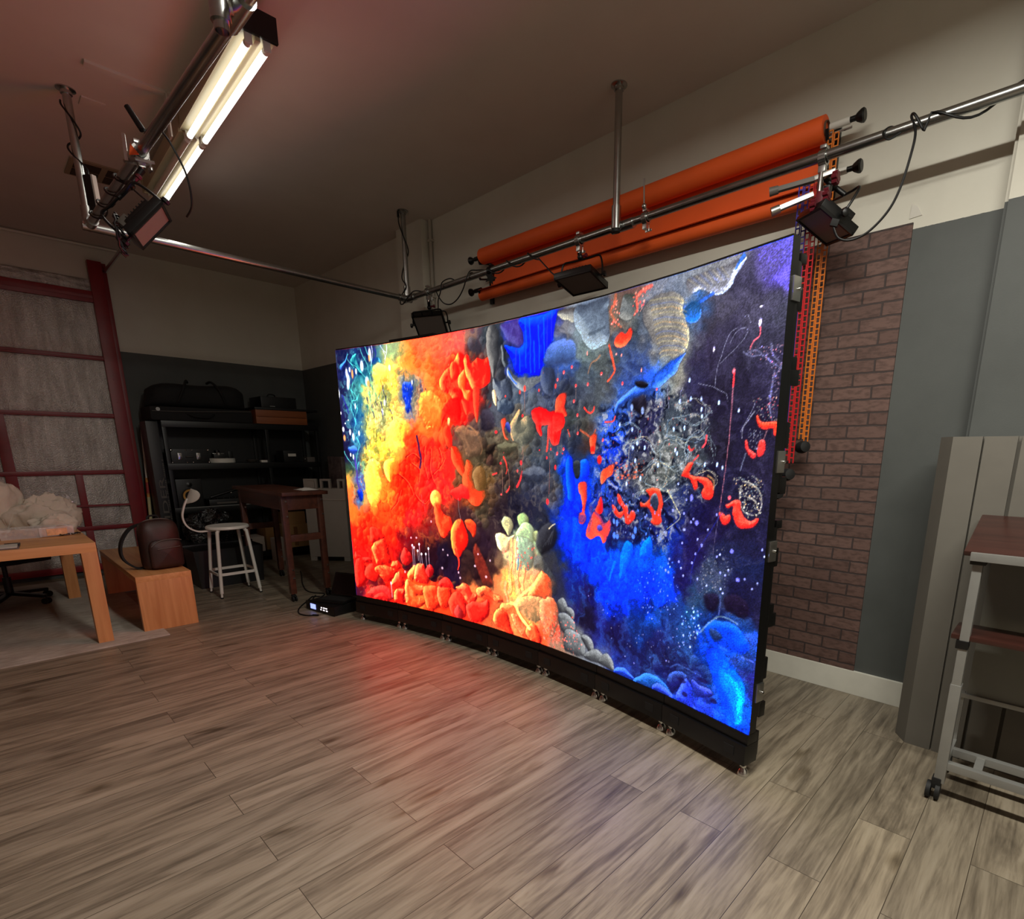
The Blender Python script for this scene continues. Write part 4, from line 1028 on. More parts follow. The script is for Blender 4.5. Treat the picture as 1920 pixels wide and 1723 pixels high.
[1,10,120,255,20,170,255,5,70,240,107,7.7,2.1,1.7,0.9,[6815,3343,6884,3169,6960,3144,7040,3193,7013,3374,6890,3605,6795,3699]],
[1,10,120,255,20,180,255,5,70,240,107,7.3,2,1.6,0.9,[7157,3249,7240,3109,7309,3043,7351,3137,7308,3299,7182,3348]],
[2,5,150,250,3.58,1.79,0.7,1.8,1.3,[6703,3482,6649,3631,6614,3755]],
[1,140,140,150,235,240,255,96,92,96,-39,7.3,0.7,0.7,1,[7701,91,7985,69,8254,71,8455,55,8412,121,8355,175,8324,247,8266,314,8161,332,8034,288,7902,233,7772,237]],
[2,215,225,255,1.43,1.43,0.85,0.8,0.4,[8455,60,8401,138,8344,192,8313,265,8239,313,8147,329,8048,291]],
[2,70,140,240,4.06,1.74,0.75,1.2,0.7,[8428,38,8383,84,8350,135]],
[2,70,130,235,3.21,2.57,0.75,1.5,1,[8077,308,7941,348,7802,400,7684,416]],
[1,60,110,170,60,150,240,40,80,120,-85,6.5,0.7,0.8,1,[7683,405,7795,328,7886,368,7922,451,7900,522,7830,553,7739,526,7673,470]],
[2,120,190,255,1.04,1.04,0.85,0.6,0.6,[7921,440,7914,514,7845,556,7754,534]],
[1,146,142,138,205,200,180,92,90,96,-30,11,1.4,0.8,1,[7097,234,7320,151,7526,173,7671,270,7668,402,7741,549,7777,622,7774,756,7722,862,7667,935,7553,885,7402,794,7262,678,7150,517,7072,372]],
[2,196,186,150,1.5,1.09,0.5,1.1,1,[7178,203,7373,208,7563,247,7721,324]],
[2,110,124,170,1.51,1.1,0.5,1.1,1,[7193,258,7377,260,7567,298,7723,374]],
[2,208,180,130,1.51,1.1,0.5,1.1,1,[7209,314,7381,312,7572,350,7725,424]],
[2,196,186,150,1.51,1.1,0.5,1.1,1,[7224,370,7385,365,7576,401,7727,474]],
[2,110,124,170,1.51,1.1,0.5,1.1,1,[7240,426,7389,417,7580,452,7729,524]],
[2,208,180,130,1.51,1.1,0.5,1.1,1,[7256,481,7393,470,7585,504,7732,575]],
[2,196,186,150,1.51,1.1,0.5,1.1,1,[7271,537,7397,523,7589,556,7734,626]],
[2,110,124,170,1.52,1.1,0.5,1.1,1,[7287,593,7401,576,7593,608,7736,677]],
[2,208,180,130,1.52,1.1,0.5,1.1,1,[7303,649,7405,629,7597,660,7738,728]],
[2,196,186,150,1.52,1.11,0.5,1.1,1,[7318,705,7409,683,7602,712,7740,779]],
[2,110,124,170,1.52,1.11,0.5,1.1,1,[7334,761,7414,737,7606,765,7742,830]],
[2,208,180,130,1.52,1.11,0.5,1.1,1,[7350,817,7418,790,7611,817,7745,882]],
[2,196,186,150,1.53,1.11,0.5,1.1,1,[7365,873,7422,844,7615,870,7747,934]],
[2,200,190,165,1.16,0.77,0.45,0.9,0.6,[7715,84,7824,162,7931,239]],
[2,120,135,190,1.15,0.76,0.45,0.9,0.6,[7773,81,7881,165,7973,233]],
[2,200,190,165,1.14,0.76,0.45,0.9,0.6,[7831,79,7938,167,8014,226]],
[2,120,135,190,1.13,0.75,0.45,0.9,0.6,[7887,77,7995,170,8055,220]],
[2,200,190,165,1.12,0.74,0.45,0.9,0.6,[7944,75,8050,173,8095,214]],
[2,120,135,190,1.11,0.74,0.45,0.9,0.6,[7999,73,8105,175,8135,208]],
[2,200,190,165,1.1,0.73,0.45,0.9,0.6,[8054,71,8159,178,8175,202]],
[2,120,135,190,1.09,0.73,0.45,0.8,0.6,[8108,69,8213,181,8214,196]],
[2,200,190,165,1.08,0.72,0.45,0.8,0.6,[8161,67,8265,183,8253,190]],
[1,64,120,225,120,180,255,40,70,150,-35,7,1.7,1.4,1,[7738,864,7668,947,7614,1045,7493,1139,7367,1200,7247,1177,7305,1047,7448,967,7555,909]],
[1,66,116,215,120,180,250,44,60,120,119,6.2,1.9,1.6,1,[7193,1135,7251,1227,7116,1266,6941,1304,6798,1360,6708,1421,6674,1487,6634,1444,6702,1313,6846,1232,6986,1166]],
[1,36,34,44,56,54,66,24,22,30,94,4.5,0.9,0.9,1,[6983,1114,7088,1112,7194,1147,7146,1193,7022,1169]],
[1,44,40,52,60,56,76,28,26,34,94,7.6,1.2,1.5,0.9,[6942,1317,7117,1279,7173,1334,7165,1474,7060,1481,6966,1423]],
[3,190,215,255,0.8,[7120,1459,27,45,6938,1409,24,40]],
[4,150,0.38,0.7,1,52,0.55,[140,120,235,165,150,245,110,100,200],[8563,46,8961,6,8981,386,8838,305,8636,160]],
[1,255,66,48,255,230,130,140,20,30,151,12.3,3,1.5,1,[602,4030,728,3832,923,3758,1042,3851,1093,4030,1143,4232,947,4324,722,4349,654,4190]],
[1,250,58,46,255,110,80,140,20,30,151,12.2,3,1.5,1,[588,3589,749,3554,930,3655,987,3741,792,3827,599,3867]],
[1,245,56,48,255,110,90,140,20,30,151,12.6,3.1,1.5,1,[98,4124,283,4227,447,4187,568,4270,435,4332,243,4328,54,4274]],
[1,245,54,46,255,100,80,140,20,30,151,12.8,3.1,1.6,1,[29,4373,182,4285,336,4366,354,4558,373,4726,200,4870,19,4892]],
[1,255,64,50,255,110,84,140,20,30,152,12.7,3.1,1.6,1,[363,4436,531,4334,686,4400,767,4606,631,4719,440,4694,319,4586]],
[1,255,62,46,255,215,120,140,20,30,152,12.5,3,1.5,1,[652,4428,881,4355,1135,4349,1288,4424,1181,4601,987,4662,800,4602]],
[1,255,60,46,255,200,120,140,20,30,152,12.3,3,1.5,1,[1120,4328,1240,4187,1364,4208,1418,4339,1322,4374]],
[1,255,70,52,255,225,140,140,20,30,153,12.4,3,1.5,1,[1111,4705,1219,4503,1351,4417,1470,4517,1493,4653,1330,4757,1187,4753]],
[1,215,50,50,250,110,90,140,20,30,153,12,2.9,1.5,1,[1468,4037,1570,3892,1689,3969,1776,4071,1737,4210,1548,4255,1460,4174]],
[1,255,130,66,255,235,150,140,20,30,153,12.1,3,1.5,1,[1599,4454,1731,4324,1890,4237,1878,4463,1749,4549,1625,4543]],
[1,255,76,56,255,235,150,140,20,30,154,11.9,2.9,1.5,1,[1818,4426,1890,4237,2047,4173,2164,4269,2215,4462,2179,4579,1995,4583,1842,4559]],
[1,225,56,58,250,100,90,140,20,30,154,11.8,2.9,1.4,1,[2164,4269,2260,4169,2378,4220,2310,4382,2216,4439]],
[1,255,110,60,255,238,150,140,20,30,154,12.3,3,1.5,1,[1489,4723,1561,4574,1687,4557,1869,4623,2083,4660,2014,4807,1856,4878,2068,4958,1937,5096,1685,5138,1500,5074,1481,4865]],
[1,245,74,70,255,120,100,140,20,30,153,12.8,3.1,1.6,1,[348,5049,557,4849,851,4787,1070,4853,1152,5056,892,5119,637,5083]],
[1,250,66,60,255,110,90,140,20,30,153,12.8,3.1,1.6,1,[539,5097,709,4975,902,4972,991,5080,729,5143]],
[1,255,60,48,255,225,140,140,20,30,153,12.5,3.1,1.5,1,[1166,5078,1214,4833,1359,4789,1484,4818,1468,5079,1308,5104]],
[1,255,84,52,255,200,110,140,20,30,155,12,2.9,1.5,1,[2019,4715,2209,4597,2421,4609,2568,4719,2527,4971,2339,5094,2155,5081,2070,4935]],
[1,255,84,52,255,190,120,140,20,30,155,11.7,2.9,1.4,1,[2420,4632,2636,4511,2814,4527,2868,4670,2801,4900,2616,5022,2498,4931]],
[1,250,64,56,255,110,90,140,20,30,155,11.6,2.8,1.4,1,[2484,4556,2641,4379,2819,4397,2932,4530,2784,4553]],
[1,255,84,62,255,225,140,140,20,30,156,11.3,2.8,1.4,1,[2992,4499,3171,4407,3344,4422,3427,4533,3541,4555,3480,4713,3334,4782,3192,4658,3078,4570]],
[1,255,70,56,255,130,90,140,20,30,156,11.6,2.8,1.4,1,[2774,4817,2959,4611,3134,4646,3247,4798,3211,5020,3001,5126,2825,5050]],
[1,255,66,54,255,130,100,140,20,30,157,11.2,2.7,1.4,1,[3245,4862,3422,4723,3623,4707,3822,4608,3876,4742,3817,4919,3615,5087,3355,5099]],
[1,240,130,80,255,235,150,140,20,30,156,10.8,2.6,1.3,1,[3543,4472,3714,4361,3881,4394,3991,4476,4155,4506,4236,4571,4072,4622,3907,4552,3739,4521,3625,4603]],
[1,200,70,66,250,110,100,140,20,30,156,11.6,2.8,1.4,1,[2917,4967,3040,4857,3153,4987,3091,5109,2943,5094]],
[1,255,90,60,255,230,140,140,20,30,158,10.8,2.6,1.3,1,[3957,4973,4014,4817,4153,4707,4316,4754,4397,4978,4504,5113,4341,5132,4177,5089,4039,5058]],
[1,245,150,90,255,232,150,140,20,30,158,10.4,2.6,1.3,1,[4153,4727,4236,4591,4452,4549,4558,4625,4795,4789,4848,4893,4717,5003,4531,4927,4397,4777]],
[1,240,120,78,255,235,160,140,20,30,159,10.4,2.5,1.3,1,[4424,4772,4558,4743,4717,4845,4926,4952,5005,5088,4849,5108,4664,5055,4504,4933]],
[1,255,104,66,255,215,130,140,20,30,159,10.2,2.5,1.2,1,[4770,4990,4899,4823,5053,4845,5157,4991,5108,5120,4927,5147]],
[2,225,200,215,1.19,0.79,0.85,0.8,0.3,[1805,3824,1803,4247]],
[3,250,240,250,1,[1805,3824,22,27]],
[2,225,200,215,1.19,0.79,0.85,0.8,0.3,[1849,3864,1850,4242]],
[3,250,240,250,1,[1849,3864,22,27]],
[2,225,200,215,1.18,0.78,0.85,0.8,0.3,[2006,3782,2007,4178]],
[3,250,240,250,1,[2006,3782,22,26]],
[2,225,200,215,1.18,0.79,0.85,0.8,0.3,[1953,3919,1964,4117]],
[3,250,240,250,1,[1953,3919,22,27]],
[2,225,200,215,1.18,0.79,0.85,0.8,0.3,[2057,3974,2067,4193]],
[3,250,240,250,1,[2057,3974,22,27]],
[2,225,200,215,1.17,0.78,0.85,0.8,0.3,[2179,3960,2188,4200]],
[3,250,240,250,1,[2179,3960,21,26]],
[2,225,200,215,1.16,0.78,0.85,0.8,0.3,[2260,3843,2264,4212]],
[3,250,240,250,1,[2260,3843,21,26]],
[2,235,210,220,1.54,1.12,0.85,1,0.4,[1097,4683,1102,4848,1107,5015]],
[3,245,225,235,0.8,[1095,4707,23,36,1540,4405,22,28,2376,3301,18,25,1937,3658,25,22,1783,3672,22,22,2793,3911,21,21,2664,3821,24,21,2619,4188,30,28,3801,4186,28,26,3115,4310,24,25,3524,4024,29,24,3917,3871,19,22,4271,3520,16,19,3614,3792,20,20]],
[1,196,190,150,232,240,205,120,110,90,153,8.8,1.3,1.3,1,[4248,3149,4327,3050,4456,3076,4533,3178,4482,3293,4403,3374,4325,3290]],
[1,176,190,140,205,225,170,110,120,80,162,8.5,1.1,1.3,1,[4636,3043,4711,2966,4837,2974,4887,3057,4838,3185,4687,3182]],
[1,220,215,180,250,250,225,160,110,70,163,10,1.8,1.3,1,[4072,3409,4167,3324,4299,3367,4403,3393,4559,3340,4507,3437,4402,3617,4270,3671,4137,3611]],
[1,188,200,165,225,240,205,120,130,100,154,11.7,1.7,1.3,1,[4585,3319,4687,3182,4812,3099,4962,3138,5012,3274,4964,3439,4840,3508,4662,3438]],
[1,190,195,150,215,220,170,110,110,80,54,6.3,1,1.3,1,[4987,3241,5085,3214,5111,3316,5038,3394,4988,3347]],
[1,170,185,160,225,235,215,110,96,84,164,15.1,3.2,1.3,1,[4585,3410,4789,3369,4989,3454,5016,3629,4967,3780,4842,3891,4662,3862,4559,3727]],
[2,235,205,150,4.51,3.38,0.85,2.3,2.3,[4481,3421,4455,3610,4428,3849,4400,4092,4426,4280,4372,4387]],
[2,225,120,80,1.8,1.12,0.7,1.3,2.2,[4533,3434,4507,3622,4480,3860,4453,4102,4479,4291,4426,4397]],
[2,235,205,150,4.46,3.35,0.85,2.2,2.2,[4559,3431,4533,3694,4506,3932,4558,4162,4585,4349]],
[2,225,120,80,1.78,1.11,0.7,1.3,2.2,[4610,3444,4585,3705,4559,3943,4611,4172,4637,4358]],
[2,235,205,150,4.47,3.35,0.85,2.2,2.2,[4662,3769,4585,4015,4611,4248,4689,4425]],
[2,225,120,80,1.78,1.11,0.7,1.3,2.2,[4714,3780,4637,4025,4663,4258,4742,4434]],
[2,235,205,150,4.63,3.47,0.85,2.3,2.3,[4320,4202,4292,4363,4345,4530]],
[2,225,120,80,1.85,1.15,0.7,1.4,2.3,[4373,4212,4346,4373,4398,4539]],
[2,235,205,150,4.43,3.32,0.85,2.2,2.2,[4765,3847,4714,4079,4715,4325]],
[2,225,120,80,1.77,1.1,0.7,1.3,2.2,[4816,3858,4766,4089,4767,4334]],
[2,80,150,190,3.31,2.21,0.7,1.8,1.1,[4636,3680,4636,3829,4611,3926]],
[4,40,0.98,1.97,1.2,61,0.85,[250,100,90,255,150,130],[4217,3640,5039,3448,5117,3794,4855,4018,4269,3747]],
[1,58,58,64,90,90,98,34,34,40,132,14.3,2,2,0.85,[5110,3229,5324,3070,5490,3138,5518,3321,5379,3492,5163,3574,5039,3448]],
[2,215,205,180,1.99,1.4,0.85,1,1,[5349,3152,5443,3092,5489,3071]],
[2,100,100,108,1.12,0.71,0.5,1,1,[5210,3462,5329,3326,5421,3196]],
[2,100,100,108,1.11,0.71,0.5,1,1,[5270,3437,5364,3296,5433,3186]],
[2,100,100,108,1.11,0.71,0.5,1,1,[5330,3412,5399,3266,5444,3177]],
[2,100,100,108,1.1,0.7,0.5,1,1,[5389,3388,5434,3237,5456,3167]],
[1,84,86,90,120,124,130,46,46,54,133,16.8,3.1,2.1,0.7,[5041,3626,5213,3620,5336,3761,5459,3917,5513,4173,5342,4116,5168,3912,4993,3813]],
[1,235,110,70,255,232,150,150,90,70,157,12.9,2.6,1.3,1,[4845,4357,4970,4147,5094,3960,5216,3868,5339,3938,5416,4138,5394,4268,5173,4330,4998,4402]],
[1,196,152,108,255,235,165,110,92,74,158,15.6,3.3,1.3,1,[4532,4553,4689,4406,4921,4324,5148,4317,5322,4337,5276,4531,5153,4708,4950,4792,4769,4698,4611,4653]],
[1,224,132,92,250,205,150,130,90,80,147,15,3.2,1.3,1,[5149,4354,5272,4274,5443,4277,5566,4431,5547,4616,5479,4854,5332,4947,5205,4790,5126,4582]],
[2,255,235,160,5.28,5.28,0.95,2.3,1.8,[4425,4554,4532,4572,4637,4726,4769,4834,4874,4926]],
[2,255,232,165,4.44,3.33,0.9,2.2,1.8,[4505,4558,4715,4344,4920,4193,5070,4019]],
[4,110,1.08,2.39,1.4,62,0.75,[255,84,70,240,120,100,255,180,150,150,140,120],[5127,4619,5543,4436,5627,4963,5435,5127,5182,4985]],
[1,122,124,126,176,180,184,48,48,54,57,10.3,1.7,1.2,1,[5540,4329,5657,4216,5753,4302,5756,4407,5615,4456]],
[1,122,124,126,176,180,184,48,48,54,58,10.2,1.6,1.2,1,[5709,4400,5824,4339,5919,4406,5899,4516,5782,4508]],
[1,122,124,126,176,180,184,48,48,54,58,10.4,1.7,1.2,1,[5545,4526,5710,4453,5900,4533,5928,4686,5790,4792,5622,4744]],
[1,122,124,126,176,180,184,48,48,54,59,10.3,1.7,1.2,1,[5694,4762,5858,4703,6045,4744,6141,4876,6125,5059,5917,5084,5702,5053]],
[1,122,124,126,176,180,184,48,48,54,60,10,1.6,1.2,1,[6046,4761,6180,4699,6295,4781,6323,4929,6258,4984,6141,4876]],
[1,122,124,126,176,180,184,48,48,54,60,10,1.6,1.2,1,[6125,5076,6168,4992,6366,4882,6501,4946,6463,5079,6263,5106]],
[1,122,124,126,176,180,184,48,48,54,61,9.7,1.6,1.2,1,[6418,5075,6500,4929,6606,4880,6717,4965,6745,5091,6595,5106]],
[4,34,0.94,1.87,1.2,63,0.85,[250,110,96,255,170,150],[5592,4515,5851,4456,6146,4999,5918,5120,5630,5092]],
[1,56,92,220,110,170,255,36,50,130,107,8.4,1.5,1.1,1,[6745,5108,6804,5021,6927,4981,7053,5038,7158,5101,6976,5115]],
[1,46,100,180,90,170,235,40,50,120,107,8.7,1.9,1,1,[7140,5140,7232,5010,7382,4926,7534,4921,7668,4982,7765,5054,7734,5127,7511,5134]],
[1,56,80,200,110,150,250,40,44,110,107,8.6,1.7,1,1,[7453,5124,7522,5019,7652,5018,7804,5085,7790,5152,7625,5154]],
[1,48,50,120,90,130,210,34,34,80,107,8.2,1.8,1,1,[7700,4923,7779,4774,7932,4705,8056,4750,8032,4862,7882,4948,7782,5047]],
[1,56,80,215,110,150,255,40,46,130,121,8,1.6,1,1,[7859,5109,7931,4900,8023,4762,8098,4837,8149,5039,8226,5140,8054,5122]],
[1,60,74,180,110,130,220,40,40,110,108,6.9,1.8,0.9,1,[8108,4760,8226,4775,8371,4763,8441,4821,8336,4905,8173,4926]],
[3,44,36,86,0.8,[8008,4990,45,36,8449,4903,50,34,7942,4821,72,36,8269,4701,101,28]],
[2,96,130,215,1.59,1.27,0.6,1.6,1.6,[7756,4706,7857,4642,8012,4634,8116,4656,8232,4658]],
[1,8,110,255,30,190,255,10,60,235,-32,15.8,1.8,2.2,0.95,[8356,4266,8468,4299,8595,4351,8721,4427,8820,4537,8867,4704,8841,4863,8829,5032,8744,5071,8630,4996,8554,4859,8461,4700,8365,4526,8321,4401]],
[1,8,165,255,40,215,240,5,120,250,-7,10,1.8,2.9,0.75,[8488,4497,8594,4486,8718,4535,8803,4650,8831,4773,8777,4959,8693,4871,8605,4755,8533,4645]],
[1,16,92,245,60,150,255,20,60,180,108,9.7,2.1,2.1,0.85,[8253,4010,8353,3902,8503,3889,8680,3892,8804,3984,8858,4095,8784,4196,8624,4195,8486,4172,8337,4231]],
[1,60,66,90,80,100,150,40,40,60,96,7.2,1.4,2.1,0.8,[8331,4002,8440,4012,8507,4072,8423,4151,8325,4098]],
[2,165,195,205,1.84,1.13,0.6,1.4,1.4,[8197,4094,8267,3992,8353,3902,8453,3836,8572,3831,8691,3864]],
[2,130,150,235,2.08,1.39,0.5,1.4,1.4,[8428,3582,8441,3709,8436,3815]],
[2,110,140,230,2.01,1.34,0.6,1.3,1.3,[8773,4225,8859,4235,8929,4237]],
[1,40,30,52,56,46,76,30,24,40,95,8.5,1.4,2.1,0.8,[8218,3629,8368,3583,8421,3662,8373,3791,8264,3791]],
[1,44,34,56,60,50,76,32,26,42,96,9.3,1.3,2,0.8,[8489,3594,8656,3531,8805,3609,8795,3773,8653,3772,8516,3717]]]

# ------------------------------------------------------------------ the moving picture on the video wall, painted as ink clouds
def _hash_grid(seed, n=64):
    return np.random.RandomState(seed).rand(n, n).astype(np.float32)

def vnoise(x, y, seed):
    """smooth value noise, 0..1"""
    g = _hash_grid(seed)
    n = g.shape[0]
    xi = np.floor(x).astype(int)
    yi = np.floor(y).astype(int)
    fx = (x - xi).astype(np.float32)
    fy = (y - yi).astype(np.float32)
    fx = fx * fx * (3 - 2 * fx)
    fy = fy * fy * (3 - 2 * fy)
    a = g[yi % n, xi % n]
    b = g[yi % n, (xi + 1) % n]
    c = g[(yi + 1) % n, xi % n]
    d = g[(yi + 1) % n, (xi + 1) % n]
    return (a * (1 - fx) + b * fx) * (1 - fy) + (c * (1 - fx) + d * fx) * fy

def fbm(x, y, seed, octv=4):
    s, a, t = 0.0, 0.5, 0.0
    for k in range(octv):
        s = s + a * vnoise(x * 2 ** k + 7.3 * k, y * 2 ** k + 3.1 * k, seed + k)
        t += a
        a *= 0.55
    return s / t

def _rgb(q):
    return np.array(q, np.float32) / 255

def _curve(P, closed, per=4):
    P = np.asarray(P, np.float32)
    n = len(P)
    if n < 3:
        return P
    out = []
    for i in range(n if closed else n - 1):
        if closed:
            a, b, c, d = P[i - 1], P[i], P[(i + 1) % n], P[(i + 2) % n]
        else:
            a, b, c, d = P[max(i - 1, 0)], P[i], P[i + 1], P[min(i + 2, n - 1)]
        for k in range(per):
            t = k / per
            out.append(0.5 * (2 * b + (c - a) * t + (2 * a - 5 * b + 4 * c - d) * t * t + (3 * b - a - 3 * c + d) * t ** 3))
    if not closed:
        out.append(P[-1])
    return np.array(out, np.float32)

def _seg_dist(X, Y, P, closed):
    """distance to the outline, parameter along it, and inside mask"""
    n = len(P)
    best = np.full(X.shape, 1e9, np.float32)
    par = np.zeros(X.shape, np.float32)
    ins = np.zeros(X.shape, bool)
    m = n if closed else n - 1
    for i in range(m):
        ax, ay = P[i]
        bx, by = P[(i + 1) % n]
        dx, dy = bx - ax, by - ay
        L = dx * dx + dy * dy + 1e-9
        t = np.clip(((X - ax) * dx + (Y - ay) * dy) / L, 0, 1)
        q = (X - ax - t * dx) ** 2 + (Y - ay - t * dy) ** 2
        k = q < best
        best = np.where(k, q, best)
        par = np.where(k, (i + t) / m, par)
        if closed and ay != by:
            cr = (ay > Y) != (by > Y)
            ins ^= cr & (X < (bx - ax) * (Y - ay) / (by - ay) + ax)
    return np.sqrt(best), par, ins

def _sstep(a, b, x):
    t = np.clip((x - a) / (b - a + 1e-9), 0, 1)
    return t * t * (3 - 2 * t)

def paint_screen(W, H):
    f32 = np.float32
    yy, xx = np.meshgrid(np.arange(H, dtype=f32), np.arange(W, dtype=f32), indexing='ij')
    wx = (fbm(xx / 16, yy / 16, 3, 3) - 0.5) * 2
    wy = (fbm(xx / 16, yy / 16, 30, 3) - 0.5) * 2
    grain = fbm(xx / 5, yy / 8, 60, 3)
    swirl = fbm(xx / 13 + 1.5 * wx, yy / 17 + 1.5 * wy, 90, 3)
    # soft ground colours, bent by the swirl
    tab = np.array(PIC_BASE, f32)
    bx, by, bc = tab[:, 0], tab[:, 1], tab[:, 2:5] / 255
    hx = xx[::2, ::2] + 16 * wx[::2, ::2]
    hy = yy[::2, ::2] + 16 * wy[::2, ::2]
    num = np.zeros(hx.shape + (3,), f32)
    den = np.zeros(hx.shape, f32)
    for i in range(len(bx)):
        d2 = (hx - bx[i]) ** 2 + (hy - by[i]) ** 2
        w = np.exp(-d2 / (2 * 11.0 ** 2)) + 1e-3 * np.exp(-d2 / (2 * 34.0 ** 2)) + 1e-9
        num += w[..., None] * bc[i]
        den += w
    half = num / den[..., None]
    img = np.repeat(np.repeat(half, 2, 0), 2, 1)[:H, :W]
    img = (img + np.roll(img, 1, 0) + np.roll(img, 1, 1) + np.roll(np.roll(img, 1, 0), 1, 1)) / 4
    img = np.clip(img * (0.92 + 0.20 * grain[..., None]), 0, 1)

    def window(P, pad):
        x0 = max(int(P[:, 0].min() - pad), 0)
        x1 = min(int(P[:, 0].max() + pad) + 2, W)
        y0 = max(int(P[:, 1].min() - pad), 0)
        y1 = min(int(P[:, 1].max() + pad) + 2, H)
        return (slice(y0, y1), slice(x0, x1)) if x1 > x0 + 1 and y1 > y0 + 1 else None

    def over(s, col, al):
        img[s] = img[s] * (1 - al[..., None]) + col * al[..., None]

    def ellipse(x, y, rx, ry, col, al):
        P = np.array([[x - rx, y - ry], [x + rx, y + ry]], f32)
        s = window(P, 2)
        if s is None:
            return
        d = np.sqrt(((xx[s] - x) / max(rx, 0.6)) ** 2 + ((yy[s] - y) / max(ry, 0.6)) ** 2)
        over(s, col, al * _sstep(1.35, 0.55, d))

    for q in PIC_ITEMS:
        k = q[0]
        P = np.array(q[-1], f32) / 10
        if k == 3:                                   # droplets
            col, al = _rgb(q[1:4]), q[4]
            for x, y, rx, ry in P.reshape(-1, 4):
                ellipse(x, y, rx, ry, col, al)
            continue
        P = P.reshape(-1, 2)
        if k == 1:                                   # billowing lumps
            base, hi, lo = _rgb(q[1:4]), _rgb(q[4:7]), _rgb(q[7:10])
            ang, dep, wp, so, al = q[10:15]
            wp = wp * 1.5
            C = _curve(P, True)
            s = window(C, wp + so + 3)
            if s is None:
                continue
            X, Y = xx[s] + wp * wx[s], yy[s] + wp * wy[s]
            d, par, ins = _seg_dist(X, Y, C, True)
            sd = np.where(ins, d, -d)
            gy, gx = np.gradient(sd)
            gl = np.sqrt(gx * gx + gy * gy) + 1e-6
            t = np.clip(sd / dep, 0, 1)
            n = swirl[s] - 0.5
            lit = -(gx / gl * math.cos(R(ang)) - gy / gl * math.sin(R(ang))) * (1 - t)
            lit = np.clip(lit * 1.1 + 0.8 * n * t, -1, 1)
            a = np.clip(lit, 0, 1)[..., None] ** 0.85
            b = np.clip(-lit, 0, 1)[..., None] ** 0.9 * 0.8
            col = base * (0.97 + 0.12 * n[..., None])
            col = col * (1 - a) + hi * a
            col = col * (1 - b) + lo * b
            over(s, lo * 0.7, 0.22 * al * _sstep(so + 2.2, 0.0, np.where(ins, 0, d)) * (~ins))
            over(s, np.clip(col, 0, 1), al * _sstep(-so, so, sd))
        elif k == 2:                                 # threads and drips
            col = _rgb(q[1:4])
            w0, w1, al, so, wp = q[4:9]
            C = _curve(P, False)
            s = window(C, max(w0, w1) + so + wp + 3)
            if s is None:
                continue
            d, par, ins = _seg_dist(xx[s] + wp * wx[s], yy[s] + wp * wy[s], C, False)
            w = (w0 + (w1 - w0) * par) / 1.6
            c2 = col * (0.9 + 0.3 * (grain[s][..., None] - 0.3))
            over(s, np.clip(c2, 0, 1), al * _sstep(w + so * 0.6, np.maximum(w - so * 0.6, 0), d))
        elif k == 4:                                 # drifting specks
            n, r0, r1, asp, seed, al = q[1:7]
            cols = _rgb(q[7]).reshape(-1, 3)
            rs = np.random.RandomState(int(seed))
            cx = rs.uniform(P[:, 0].min(), P[:, 0].max(), n * 4).astype(f32)
            cy = rs.uniform(P[:, 1].min(), P[:, 1].max(), n * 4).astype(f32)
            ins = _seg_dist(cx, cy, P, True)[2]
            for x, y in list(zip(cx[ins], cy[ins]))[:n]:
                r = r0 + (r1 - r0) * rs.rand() ** 2
                ellipse(x, y, r / asp ** 0.3, r * asp ** 0.7, cols[rs.randint(len(cols))], al * rs.uniform(0.5, 1))
        elif k == 6:                                 # crowds of soft billows coloured by what lies under them
            n, r0, r1, asp, seed, al = q[1:7]
            hi, lo = _rgb(q[7:10]), _rgb(q[10:13])
            ang = q[13]
            rs = np.random.RandomState(int(seed))
            cx = rs.uniform(P[:, 0].min(), P[:, 0].max(), n * 4).astype(f32)
            cy = rs.uniform(P[:, 1].min(), P[:, 1].max(), n * 4).astype(f32)
            ins = _seg_dist(cx, cy, P, True)[2]
            src = img.copy()
            lx, ly = math.cos(R(ang)), -math.sin(R(ang))
            for x, y in list(zip(cx[ins], cy[ins]))[:n]:
                if not (2 <= x < W - 2 and 2 <= y < H - 2):
                    continue
                r = r0 + (r1 - r0) * rs.rand() ** 1.6
                rx, ry = r / asp ** 0.5, r * asp ** 0.5
                base = src[int(y), int(x)] * rs.uniform(0.88, 1.12)
                s = window(np.array([[x - rx, y - ry], [x + rx, y + ry]], f32), 3)
                if s is None:
                    continue
                dx = (xx[s] + 2.2 * wx[s] - x) / rx
                dy = (yy[s] + 2.2 * wy[s] - y) / ry
                d = np.sqrt(dx * dx + dy * dy)
                lit = dx * lx + dy * ly
                a = np.clip(lit * 0.9 - 0.12, 0, 1)[..., None] * 0.75
                b = np.clip(-lit * 0.9 - 0.05, 0, 1)[..., None] * 0.8
                col = base * (1 - a) + hi * a
                col = col * (1 - b) + lo * b
                over(s, np.clip(col, 0, 1), al * _sstep(1.04, 0.72, d))
        elif k == 5:                                 # streaky veils
            amp, fx, fy, seed = q[1:5]
            c0, c1 = _rgb(q[5:8]), _rgb(q[8:11])
            s = window(P, 6)
            d, par, ins = _seg_dist(xx[s], yy[s], P, True)
            m = _sstep(-8, 14, np.where(ins, d, -d))
            n = fbm(xx[s] * fx + 1.6 * wx[s], yy[s] * fy + 1.6 * wy[s], int(seed) * 11, 4)
            n = np.clip((n - 0.5) * 2.6 + 0.5, 0, 1)[..., None]
            k2 = np.abs(n - 0.5)[..., 0] * 2
            over(s, c0 * (1 - n) + c1 * n, amp * m * k2)
    # the led grid shows as a fine speckle that grows towards the near end
    rs = np.random.RandomState(5)
    sp = (rs.rand(H, W, 1).astype(f32) - 0.5) * (0.10 + 0.5 * (xx / W)[..., None] ** 2.5)
    img = np.clip((img - 0.5) * 1.2 + 0.475, 0.012, 1)
